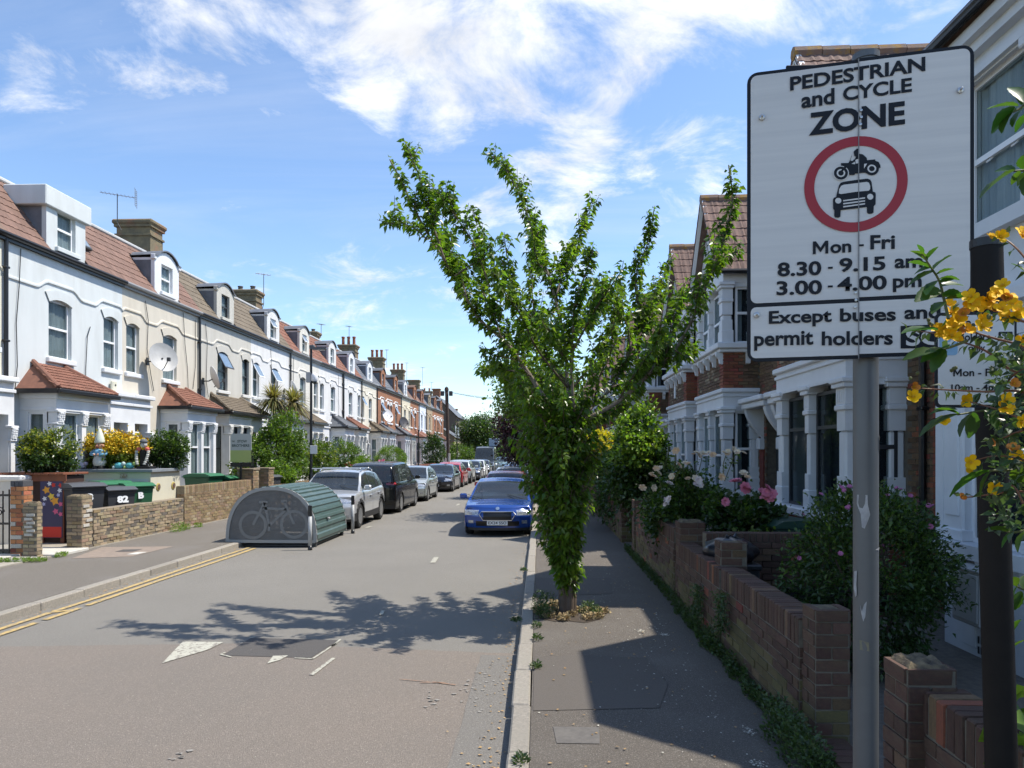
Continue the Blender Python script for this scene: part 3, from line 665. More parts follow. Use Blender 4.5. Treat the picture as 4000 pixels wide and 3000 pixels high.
names = ['pale blue grey rendered house with boxy dormer and red tiled bay roof', 'cream painted brick house with large satellite dish on its front', 'warm grey house with dark framed windows and brown tiled bay roof',
         'white painted house with two top-hung windows tilted open upstairs', 'ivory painted house rising behind the spiky cordyline palm', 'bright white house right of the camera-topped black lamp post',
         'white house with small hipped bay roof, one side slate and one red', 'light cream house just before the orange brick fronts', 'orange brick house with white arched window heads and a white dish', 'orange brick house with slate roof and open white windows',
         'buttery cream house between two orange brick fronts', 'single orange brick house after the buttery cream one', 'bluish white house in the far part of the terrace', 'tan painted house beside the bluish white one', 'orange brick house near the far end of the terrace', 'last orange brick house at the far end of the terrace', 'white end house before the side road gap']
roofs = ['pink', 'pink', 'olive', 'olive', 'red', 'red', 'red', 'slate', 'slate', 'slate', 'olive', 'pink', 'pink', 'slate', 'slate', 'slate']
for i in range(16):
    y0 = Y0T + WLT * i; flip = i % 2 == 1; brick = wm[i] is None
    DF = mat('anthracite_frame', (.035, .037, .042), .4)
    h = terrace(i, y0, WLT, flip, wm[i] or BRF, roofs[i], WHITE if brick or i in (0, 1, 3, 5) else mat('trim_%d' % i, (.72, .715, .69) if i % 2 else (.70, .69, .65), .55, (.62, .61, .58), 2),
                bayroof=['red', 'red', 'olive', 'slate', 'olive', 'slate', 'red', 'olive', 'slate', 'slate', 'red', 'red', 'red', 'red', 'slate', 'red'][i],
                dkind='box' if i == 0 else ('curved'), detail=2 if i < 5 else (1 if i < 10 else 0), wframe=DF if i == 2 else None,
                label=names[i], openw=((0, 1) if i == 3 else ((0,) if i in (2, 8, 9) else ((1,) if i in (7, 11, 15) else ()))), bay_w=4.2 if i == 2 else None, brick=brick, course=True, dorm_m=(BRF if i in (8, 9, 11, 12, 14) else (WHITE if i in (1, 6, 7, 10) else None)), blinds=True)
    TH.append(h)
terrace(0, Y0T - WLT, WLT, False, wallmat('light_cream', (.70, .66, .56)), 'brown', WHITE, bayroof='red', detail=1, label='house cut off by the left frame edge beside the pale blue grey one')
# chimneys stand on every other party wall, as part of the house they rise from
for k, (hi, zt, pots, w_, ph) in enumerate(((1, 10.5, 0, .85, .4), (3, 10.15, 2, .8, .25), (5, 9.7, 2, .7, .2), (7, 10.3, 3, .9, .65), (9, 10.6, 3, .9, .7), (11, 10.6, 3, .9, .65), (13, 10.5, 0, .9, .3), (15, 10.0, 2, .8, .4))):
    chimney(TH[hi], WLT - .08, 1.5, 2.75, zt, pots=pots, w=w_, poth=ph, potm=None if k > 2 else mat('dark_pot', (.10, .09, .08), .8))
# downpipes
def pipe_on(root, x, z0, z1, m=BLACK, r=.045, y=-.07):
    p = MB(); p.tube([(x, y, z0), (x, y, z1)], r, 8)
    z = z0 + .8
    while z < z1: p.bbox(x - .07, x + .07, y - .05, y + .06, z, z + .05, .01); z += 1.7
    p.build('downpipe', m, root)
for i in (0, 1, 3, 5, 6, 7, 9, 11, 12): pipe_on(TH[i], WLT - .02 if i else .03, 3.6 if i in (1,) else 3.9, 7.1)
pipe_on(TH[6], .12, 3.9, 7.1)
# box on h1: skylight
sk = MB(); a_ = math.atan2(1.88, 1.3)
sk.M = Matrix.Translation((3.35, .5, 8.15)) @ Matrix.Rotation(a_, 4, 'X'); sk.bbox(-.3, .3, -.45, .45, 0, .09, .02); fr_ = sk.build('skylight', DARKM, TH[0])
sk2 = MB(); sk2.M = sk.M; sk2.box(-.24, .24, -.38, .38, .088, .094); sk2.build('skylight_pane', glass_mat('sky_glass', (.2, .28, .38), .05, .2), fr_)
# satellite dishes, aerials (things of their own)
def dish(loc, r, label, face, m=None, arm=.35, group='satellite dishes on the terrace'):
    t = thing('satellite_dish', label, 'satellite dish', loc, 0, group)
    d = Vector(face).normalized(); q = d.to_track_quat('Z', 'Y')
    b = MB(); b.M = Matrix.Translation(Vector((arm, 0, .12))) @ q.to_matrix().to_4x4()
    b.lathe([(0, -.06), (r * .4, -.05), (r * .75, -.02), (r, .03), (r, .045), (r * .75, -.005), (r * .4, -.035), (0, -.045)], (0, 0, 0), 24, sy=1.12)
    b.build('dish', m or mat('dish_grey', (.42, .42, .41), .5, (.35, .35, .34), 5), t, True, ang=40)
    a = MB(); a.tube([(0, 0, 0), (arm * .5, 0, 0), (arm, 0, .1)], .022, 6); a.bbox(-.02, .02, -.06, .06, -.12, .12, .005)
    tip = Vector((arm, 0, .12)) + d * r * .95 + Vector((0, 0, -r * .55)); a.tube([Vector((arm, 0, .12 - r * .9)), tip], .015, 6); a.bbox(tip.x - .04, tip.x + .06, tip.y - .04, tip.y + .04, tip.z - .05, tip.z + .07, .01)
    a.build('arm', DARKM, t)
    return t
dish((-12.35, 22.15, 5.0), .44, 'large grey dish on the cream house throwing a shadow', (.75, -.62, .35), arm=.5)
dish((-12.35, 25.9, 4.75), .38, 'pale dish seen edge on beside the warm grey house downpipe', (.9, .75, .4), mat('dish_pale', (.62, .62, .62), .5), arm=.4)
dish((-12.35, 34.3, 5.1), .36, 'white dish edge on below the tilted windows', (.9, .6, .4), mat('dish_pale', (.62, .62, .62), .5), arm=.45)
dish((-12.35, 56.3, 4.9), .5, 'round white dish on the first orange brick front', (.7, -.6, .35), mat('dish_pale', (.62, .62, .62), .5))
dish((-12.35, 63.2, 4.6), .5, 'black dish on the second orange brick front', (.7, -.6, .35), mat('dish_black', (.04, .04, .045), .5))
def aerial(loc, h, label, n=8, rot=0.0, grid=False, L_=.9):
    t = thing('tv_aerial', label, 'aerial', loc, rot, 'television aerials on the roofs')
    b = MB(); b.tube([(0, 0, 0), (.12, 0, h * .2), (.12, 0, h)], .017, 6); b.build('mast', DARKM, t)
    e = MB(); al = mat('aerial_metal', (.45, .45, .46), .35, metal=.8); z = h - .08
    e.tube([(-L_ * .4, 0, z), (L_ * .6, 0, z + .08)], .014, 6)
    for k in range(n):
        x = -L_ * .4 + L_ * (k + .5) / n; zz = z + (x + L_ * .4) * .08; e.tube([(x, -.16, zz), (x, .16, zz)], .006, 5)
    if grid:
        for k in range(9): e.tube([(-L_ * .42, -.22, z - .3 + k * .07), (-L_ * .42, .22, z - .3 + k * .07)], .007, 5)
        for s_ in (-.2, 0, .2): e.tube([(-L_ * .42, s_, z - .32), (-L_ * .42, s_, z + .3)], .007, 5)
    e.build('antenna', al, t); return t
aerial((-14.6, 24.5, 9.9), 1.25, 'grid aerial leaning off the first chimney', 9, R(200), True, 1.1)
aerial((-13.9, 35.4, 9.2), 1.9, 'thin tall aerial by the second chimney', 5, R(60), False, .9)
aerial((-13.9, 45.0, 9.4), .9, 'low wide aerial behind the third chimney', 7, R(80))
aerial((-14.3, 53.2, 9.4), 2.2, 'aerial at the stack with three tall orange pots', 6, R(80))
aerial((-13.9, 64.9, 9.8), 1.7, 'many-armed aerial next to the banded red pots', 9, R(110))
aerial((-13.9, 74.5, 9.6), 1.9, 'aerial right of the plain red pots', 6, R(80)); aerial((-13.9, 84.6, 10.0), 2.2, 'two-bar aerial above the squat potless chimney', 4, R(80), L_=1.5); aerial((-13.9, 91.5, 9.2), 1.9, 'farthest aerial near the terrace end', 4, R(80), L_=1.4)

# cables, alarm boxes and vents that make each front its own
def cable(h, pts, nm='cable'):
    c = MB(); c.tube([(x, -.03 - .012 * (i % 2), z) for i, (x, z) in enumerate(pts)], .011, 4); c.build(nm, DARKM, h)
cable(TH[0], [(.55, 7.0), (.48, 6.1), (.4, 5.2), (.42, 4.2), (.3, 3.2), (.28, 1.2)]); cable(TH[0], [(3.2, 5.6), (3.05, 5.3), (3.0, 4.4), (2.98, 3.9)]); cable(TH[1], [(1.2, 6.9), (1.35, 6.3), (1.3, 5.4), (1.5, 4.6), (1.7, 4.1)]); cable(TH[1], [(3.6, 7.0), (3.7, 5.9), (3.9, 5.1), (3.95, 4.0)]); cable(TH[1], [(4.5, 6.9), (4.45, 5.2), (4.3, 4.4)])
cable(TH[2], [(.5, 6.9), (.62, 6.2), (.55, 4.8), (.7, 4.2)]); cable(TH[3], [(2.2, 6.9), (2.3, 5.8), (2.2, 4.5)]); cable(TH[4], [(.5, 6.9), (.45, 5.3), (.5, 4)]); cable(TH[5], [(3.9, 6.9), (3.8, 5.5), (3.9, 4)])
al = thing('alarm_box', 'cream burglar alarm box beside the porch of the pale blue grey house', 'alarm box', (-12.36, 20.3, 4.05)); q = MB(); q.bbox(0, .09, -.12, .12, -.16, .16, .03); q.build('box', mat('alarm_cream', (.62, .60, .48), .5), al); q = MB(); q.lathe([(.03, 0), (.03, .01), (0, .012)], (.09, 0, .03), 8, 'x'); q.build('strobe', BLACK, al)
# ------------------------------------------------------------------ houses on the shaded side: gabled two-storey bays
def brick_mesh(m):
    key = ('brk', m.name)
    if key not in _mc:
        b = MB(); b.bbox(-.5, .5, -.5, .5, -.5, .5, .035); _mc[key] = b.mesh('brick', m)
    return _mc[key]
BMC = [0]
def bricks(parent, org, ux, W, H, pick, depth=.03, maxn=300, holes=(), z0=0.0, ch=.075, bl=.225, jit=1.0, order=None, name='brick', soldier=False, cap=None):
    """stretcher-bonded face bricks on the plane org + ux*s + z*t, proud of the mortar behind"""
    ux = Vector(ux).normalized(); n = Vector((ux.y, -ux.x, 0)); ang = math.atan2(ux.y, ux.x)
    rows = int(round(H / ch)); ch = H / rows; items = []
    for r_ in range(rows):
        s = -bl / 2 if r_ % 2 else 0.0
        while s < W - .02:
            a, e = max(s, 0), min(s + bl, W); s += bl
            if e - a < .05: continue
            c = (a + e) / 2; z = z0 + (r_ + .5) * ch
            if any(h[0] < c < h[1] and h[2] < z < h[3] for h in holes): continue
            items.append((c, z, e - a))
    if order == 'near_end': items.sort(key=lambda q: -q[0])
    elif order == 'near_start': items.sort(key=lambda q: q[0])
    rest = {}
    for k, (c, z, L_) in enumerate(items):
        m = pick(c, z); me = brick_mesh(m); o = Vector(org)
        p = o + ux * c + n * (rnd.uniform(-.003, .004) * jit); p.z = o.z + z
        rot = (rnd.uniform(-.01, .01) * jit, rnd.uniform(-.01, .01) * jit, ang + rnd.uniform(-.012, .012) * jit); sc = (L_ - .011, depth, ch - .011)
        if k < maxn: link(name, me, parent, p, rot, sc)
        else: rest.setdefault(m.name, (m, []))[1].append(Matrix.LocRotScale(p, Euler(rot), Vector(sc)))
    for nm, (m, Ms) in rest.items():
        q = MB()
        for M in Ms: q.M = M; q.box(-.5, .5, -.5, .5, -.5, .5)
        o = q.build('bricks_remaining', m, parent); o['kind'] = 'stuff'
def gable_house(Y0, Y1, Ya, Yb, door, label, frame=None, near=0, plaque=False, roofm='pinkb', trim=None):
    Yc = Y1; root = thing('gabled_house', label, 'house', (5.15, Yc, .1), R(-90), 'gabled brick houses on the shaded side of the street')
    S = lambda Y: Yc - Y
    Wd = Y1 - Y0; xa, xb = S(Yb), S(Ya); fm = frame or UPVC; tr = trim or WHITE; O = .1       # z values below are world, minus O
    zz = lambda z: z - O
    BW = mat('brick_wall_far', (.155, .10, .058), .9, (.11, .075, .045), 14, .6, 40, col3=(.19, .10, .06), s3=1.2, stretch=(1, 1, 3))
    # main wall
    b = MB(); dX = (S(door) - .5, S(door) + .5); up = (S(door) - .4, S(door) + .4)
    wall_with_holes(b, 0, Wd, 0, zz(6.3), 0, [(dX[0], dX[1], zz(.2), zz(3.0)), (up[0], up[1], zz(4.4), zz(5.9)), (xa + .15, xb - .15, zz(.9), zz(3.2)), (xa + .15, xb - .15, zz(4.7), zz(6.1))])
    b.box(0, .15, .24, 8, 0, zz(6.3)); b.box(Wd - .15, Wd, .24, 8, 0, zz(6.3)); b.box(.15, Wd - .15, 7.8, 8, 0, zz(6.3))
    b.build('wall', BW if near > 1 else mat('mortar_dark', (.17, .145, .11), .95, (.12, .10, .08), 12, .5, 70), root)
    window(root, up[0], up[1], zz(4.4), zz(5.9), 0, 'sash', UPVC, True, tr, True)
    dd = MB(); dd.bbox(dX[0], dX[1], .22, .28, zz(.2), zz(2.7), .01); d_ = dd.build('front_door', mat('door_dark', (.06, .07, .075), .4), root)
    for q in ((.12, .45), (.55, .88)):
        for zq in ((.5, 1.1), (1.3, 2.3)): p_ = MB(); p_.bbox(dX[0] + q[0], dX[0] + q[1], .2, .222, zz(zq[0]), zz(zq[1]), .008); p_.build('door_panel', mat('door_dark', (.06, .07, .075), .4), d_)
    # porch canopy with scrolled brackets, red brick piers
    pc = MB(); pc.bbox(dX[0] - .35, dX[1] + .35, -.55, 0, zz(3.25), zz(3.36), .02); pc.bbox(dX[0] - .3, dX[1] + .3, -.48, 0, zz(3.12), zz(3.25), .02); pc.build('porch_canopy', tr, root)
    for sx in (dX[0] - .2, dX[1] + .2):
        k = MB(); pts = [(0, zz(3.12))] + [(-.42 + .36 * (t / 6) ** 1.6, zz(3.12) - .62 * (t / 6)) for t in range(7)] + [(0, zz(2.45))]
        k.prism(pts, sx - .09, sx + .09, 'x'); k.bbox(sx - .13, sx + .13, -.14, 0, zz(2.2), zz(2.46), .02); k.build('porch_bracket', tr, root)
        rp = MB(); rp.box(sx - .12, sx + .12, -.05, 0, 0, zz(2.2)); rp.build('brick_pier', BR_RED, root)
        if near == 0: bricks(root, (sx - .12, -.055, 0), (1, 0, 0), .24, 2.1, lambda c, z: BR_RED, .03, 60)
    # brick facing around the door on the near houses
    if near < 2:
        pick = lambda c, z: BR_BROWN if rnd.random() < .9 else BR_RED
        holes = [(dX[0], dX[1], 0, 3.0), (dX[0] - .35, dX[1] + .35, 2.9, 3.4), (up[0] - .12, up[1] + .12, 4.1, 6.0), (xa - .05, xb + .05, -1, 9)]
        bricks(root, (0, -.004, 0), (1, 0, 0), Wd, 6.15, pick, .02, 300, holes, order='near_end')
    # bay, ground floor
    by = -.85; z1 = zz(3.2)
    bw = MB(); bw.box(xa + .02, xb - .02, by + .04, 0, 0, zz(1.08)); bw.bbox(xa - .1, xb + .1, by - .12, 0, zz(1.10), zz(1.24), .02)
    bay = bw.build('bay', tr, root); bw = MB()
    bw.box(xa, xb, by, 0, z1, zz(3.58)); bw.bbox(xa - .06, xb + .06, by - .06, 0, zz(3.54), zz(3.64), .02); bw.bbox(xa - .03, xb + .03, by - .03, 0, zz(3.44), zz(3.5), .01)
    bw.build('bay_fascia', tr, bay)
    mid = (xa + xb) / 2
    def pier_col(x, y, w_, za, zb, side=None):
        c = MB(); h = w_ / 2
        c.bbox(x - h - .02, x + h + .02, y - .02, y + .26, za, za + .3, .012); c.box(x - h + .02, x + h - .02, y, y + .24, za + .3, za + .55)
        c.prism([(x - h + .02, y), (x - h + .06, y - .0), (x - h + .06, y + .24), (x - h + .02, y + .24)], za + .55, za + .56, 'z')
        c.bbox(x - h + .045, x + h - .045, y + .012, y + .24, za + .5, zb - .75, .03); c.box(x - h + .02, x + h - .02, y, y + .24, zb - .75, zb - .42)
        c.bbox(x - h - .02, x + h + .02, y - .03, y + .26, zb - .46, zb - .38, .015); c.bbox(x - h, x + h, y - .01, y + .25, zb - .38, zb - .14, .008)
        for q in (-.3, -.1, .1, .3): c.box(x + q * w_ - .012, x + q * w_ + .012, y - .02, y - .008, zb - .34, zb - .18)
        c.bbox(x - h - .05, x + h + .05, y - .06, y + .27, zb - .14, zb - .07, .012); c.bbox(x - h - .08, x + h + .08, y - .085, y + .28, zb - .07, zb, .012)
        c.build('bay_column', tr, bay)
    def lintel(x0, x1, y, zt):
        q = MB(); q.prism([(x0, zt), (x0, zt - .14), (x0 + .05, zt - .14), (x0 + .14, zt - .05), (x1 - .14, zt - .05), (x1 - .05, zt - .14), (x1, zt - .14), (x1, zt)], y - .035, y + .2, 'y')
        q.build('shaped_lintel', tr, bay)
    for (za, zb, dy) in ((zz(1.24), z1, 0), (zz(4.7), zz(6.12), -.02)):
        pier_col(xa + .16, by + dy, .30, za, zb); pier_col(xb - .16, by + dy, .32, za, zb); pier_col(mid, by + dy, .2, za, zb)
        pier_col(xb - .13, by + .62, .2, za, zb) if near < 2 else None
        for (a, e) in ((xa + .33, mid - .11), (mid + .11, xb - .34)):
            window(root, a, e, za, zb - .12, by + .02 + dy, 'sash', fm if za < 2 else UPVC, False, None, True if (near or za > 2) else False, frac=.45 if fm is UPVC or za > 2 else .7, name='bay_window')
            lintel(a - .02, e + .02, by + dy, zb + .02)
        # side light facing down the street
        sx = xb - .1; f = MB(); ya, yb = by + .3, -.1; xs = (sx - .03, sx + .03)
        f.box(*xs, ya, ya + .05, za, zb - .1); f.box(*xs, yb - .05, yb, za, zb - .1); f.box(*xs, ya + .05, yb - .05, za, za + .05); f.box(*xs, ya + .05, yb - .05, zb - .15, zb - .1)
        f.box(xs[0] + .003, xs[1] + .003, ya + .05, yb - .05, (za + zb) / 2 - .03, (za + zb) / 2 + .03); wn = f.build('side_window', fm if za < 2 else UPVC, root)
        g = MB(); g.box(sx - .006, sx + .002, ya + .05, yb - .05, za + .05, zb - .15); g.build('pane', GLASS, wn)
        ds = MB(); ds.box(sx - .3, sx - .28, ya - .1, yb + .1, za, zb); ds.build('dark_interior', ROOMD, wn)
        if za > 2 or near: cu = MB(); cu.box(sx - .12, sx - .11, ya + .02, (ya + yb) / 2 - .04, za + .05, zb - .15); cu.build('curtain', CURT, wn)
        lw = MB(); lw.box(xb - .06, xb - .02, by + .25, 0, zb - .1, zb + .02); lw.build('side_lintel', tr, bay)
        ow = MB(); ow.box(xa + .02, xa + .1, by + .25, 0, za, zb); ow.build('bay_side_wall', tr, bay)
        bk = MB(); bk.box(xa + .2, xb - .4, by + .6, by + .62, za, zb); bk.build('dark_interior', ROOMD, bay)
    # brick band between the floors
    cb = MB(); cb.box(xa + .03, xb - .03, by + .03, 0, zz(3.64), zz(4.5)); cb.build('band_core', MORTAR, root)
    W1 = xb - xa - .04
    pick = lambda c, z: BR_RED if (c > W1 - .34 or c < .2) else (BR_BROWN if rnd.random() < .85 else BR_YGREY)
    pick2 = lambda c, z: BR_RED if c < .36 else BR_BROWN
    plq = [(W1 * .38, W1 * .38 + .2, .2, .62)] if plaque else []
    bricks(root, (xa + .02, by + .022, zz(3.64)), (1, 0, 0), W1, .86, pick, .03, 220 if near < 2 else 0, plq)
    bricks(root, (xb - .022, by + .02, zz(3.64)), (0, 1, 0), .83, .86, pick2, .03, 80 if near < 2 else 0)
    if plaque: pp = MB(); pp.bbox(xa + .02 + W1 * .38, xa + .22 + W1 * .38, by - .02, by + .03, zz(3.84), zz(4.28), .01); pp.build('date_plaque', WHITE, root)
    if near < 2:
        bricks(root, (xa, by + .03, 0), (1, 0, 0), xb - xa, 1.0, lambda c, z: BR_RED, .03, 60)
        bricks(root, (xb - .01, by + .04, 0), (0, 1, 0), .8, 1.0, lambda c, z: BR_RED, .03, 60)
    sl = MB(); sl.bbox(xa - .16, xb + .16, by - .18, 0, zz(4.56), zz(4.7), .02); sl.bbox(xa - .08, xb + .08, by - .1, 0, zz(4.48), zz(4.56), .012); sl.build('upper_sill', tr, root)
    for k in range(5):
        x = xa + .1 + (xb - xa - .2) * k / 4; c = MB(); c.prism([(by - .15, zz(4.5)), (by - .15, zz(4.4)), (by - .08, zz(4.33)), (by - .06, zz(4.22)), (by + .03, zz(4.2)), (by + .03, zz(4.5))], x - .05, x + .05, 'x'); c.build('corbel', tr, root)
    for y in (-.28,):
        c = MB(); c.prism([(xb + .13, zz(4.5)), (xb + .13, zz(4.4)), (xb + .06, zz(4.33)), (xb + .04, zz(4.22)), (xb - .03, zz(4.2)), (xb - .03, zz(4.5))], y - .05, y + .05, 'y'); c.build('corbel', tr, root)
    # gable
    g = MB(); cx = mid; e0, e1 = xa - .12, xb + .12; za, zr = zz(6.36), zz(8.56)
    g.box(xa, xb, by, 0, zz(6.12), zz(6.36)); g.prism([(xa, zz(6.36)), (xb, zz(6.36)), (cx, zz(8.4))], by + .04, 1.0, 'y'); g.build('gable_wall', tr, root)
    bb = MB()
    for s_, ex in ((1, e0), (-1, e1)):
        bb.add([(ex, by - .2, za - .12), (cx, by - .2, zr - .12), (cx, by - .2, zr + .06), (ex, by - .2, za + .05), (ex, by - .12, za - .12), (cx, by - .12, zr - .12), (cx, by - .12, zr + .06), (ex, by - .12, za + .05)], [(0, 1, 2, 3), (4, 7, 6, 5), (0, 4, 5, 1), (3, 2, 6, 7), (0, 3, 7, 4)])
    for zt_ in (.35, .75): g2 = (cx - (1 - zt_) * (cx - xa) * .9, cx + (1 - zt_) * (xb - cx) * .9); 
    bb.build('bargeboard', tr, root)
    RT = thing('gable_roof', None, None); RT.parent = root; RT.rotation_euler = (0, 0, R(90))
    TM = mat('tile_weathered', (.20, .12, .095), .88, (.13, .085, .07), 7, .5, 50, rnd_=.2, col3=(.24, .19, .16), s3=1.3)
    rb = MB(); rb.add([(by - .22, -e1, za - .02), (3.2, -e1, za - .02), (3.2, -cx, zr - .03), (by - .22, -cx, zr - .03), (by - .22, -e0, za - .02), (3.2, -e0, za - .02)], [(0, 1, 2, 3), (3, 2, 5, 4)]); rb.build('roof_board', TM, RT)
    tiles(RT, by - .22, 2.2 if near < 2 else 1.6, (-e1 - .05, za), (-cx, zr), .30, .30, TM, 300)
    fs_ = MB(); n = 8
    for q in range(n):
        t0, t1 = q / n, (q + 1) / n; f0 = lambda t, dz: (-e0 + .05 + (-cx + e0 - .05) * t, za + (zr - za) * t + dz)
        a, c = f0(t0, .05), f0(t1, .02); fs_.add([(by - .22, a[0], a[1]), (3.2, a[0], a[1]), (3.2, c[0], c[1]), (by - .22, c[0], c[1]), (by - .22, a[0], a[1] - .04), (3.2, a[0], a[1] - .04)], [(0, 1, 2, 3), (4, 5, 1, 0)])
    fs_.build('tile_course', TM, RT)['kind'] = 'stuff'
    LICH = mat('ridge_tile_lichen', (.23, .15, .11), .9, (.35, .20, .05), 5, .5, 40, col3=(.2, .19, .17), s3=8, lo=.5, hi=.62)
    x = by - .22
    while x < 2.6:
        rr = MB(); rr.tube([(x, -cx, zr + .0), (x + .43, -cx, zr + .01)], .11, 8); rr.build('ridge_tile', LICH, RT); x += .44
    gt = MB(); gt.tube([(e1 + .06, by - .2, za - .02), (e1 + .06, .1, za - .02)], .06, 8); gt.build('gutter', BLACK, root); gt = MB(); gt.tube([(e0 - .06, by - .2, za - .02), (e0 - .06, .1, za - .02)], .06, 8); gt.build('gutter', BLACK, root)
    # main roof
    mr = MB(); mr.add([(0, -.2, zz(6.25)), (Wd, -.2, zz(6.25)), (Wd, 4.2, zz(8.9)), (0, 4.2, zz(8.9)), (0, 8, zz(6.4)), (Wd, 8, zz(6.4))], [(0, 1, 2, 3), (3, 2, 5, 4)]); mr.build('main_roof', TM, root)
    mg = MB(); mg.tube([(0, -.24, zz(6.24)), (Wd, -.24, zz(6.24))], .06, 8); mg.build('main_gutter', BLACK, root)
    return root
AF = mat('anthracite_frame', (.035, .037, .042), .4)
GH1 = gable_house(8.95, 15.05, 10.24, 13.19, 14.1, 'gabled brick house with charcoal framed bay windows behind the pink roses', AF, 0)
GH2 = gable_house(15.05, 20.5, 16.96, 19.77, 16.0, 'gabled brick house with white sash bays, next beyond the charcoal framed one', None, 1)
GH3 = gable_house(20.5, 25.9, 21.21, 24.14, 25.0, 'gabled brick house with a small white plaque on its bay, partly behind the leafy camellia', None, 1, True)
GH4 = gable_house(25.9, 31.6, 28.3, 31.1, 27.0, 'gabled brick house seen through the right side of the street tree', None, 2, True)
GH5 = gable_house(31.6, 37.2, 32.3, 35.1, 36.2, 'gabled house mostly hidden by the street tree crown', None, 2)
GH6 = gable_house(37.2, 42.8, 39.3, 42.2, 38.2, 'gabled house behind the yellow leaved shrub', None, 2)
for k in range(5):
    y = 42.8 + k * 5.6
    gable_house(y, y + 5.6, y + .8, y + 3.6, y + 4.6, ['far gabled house first past the yellow shrub', 'far gabled house in line behind the purple tree', 'far gabled house hidden by the tall green tree', 'far gabled house beside the purple tree trunk', 'farthest gabled house on the shaded side'][k], None, 2)
pipe_on(GH1, 15.05 - 9.72, .1, 6.1); pipe_on(GH2, 20.5 - 15.2, .1, 6.1)
# red brick strip right of the downpipe
bricks(GH1, (15.05 - 9.55, -.012, 0), (1, 0, 0), .6, 6.1, lambda c, z: BR_RED, .03, 200)
cbl = MB(); cbl.tube([(15.05 - 9.3, -.04, 0.1), (15.05 - 9.32, -.045, 3), (15.05 - 9.28, -.04, 6)], .012, 5); cbl.build('wall_cable', BLACK, GH1)
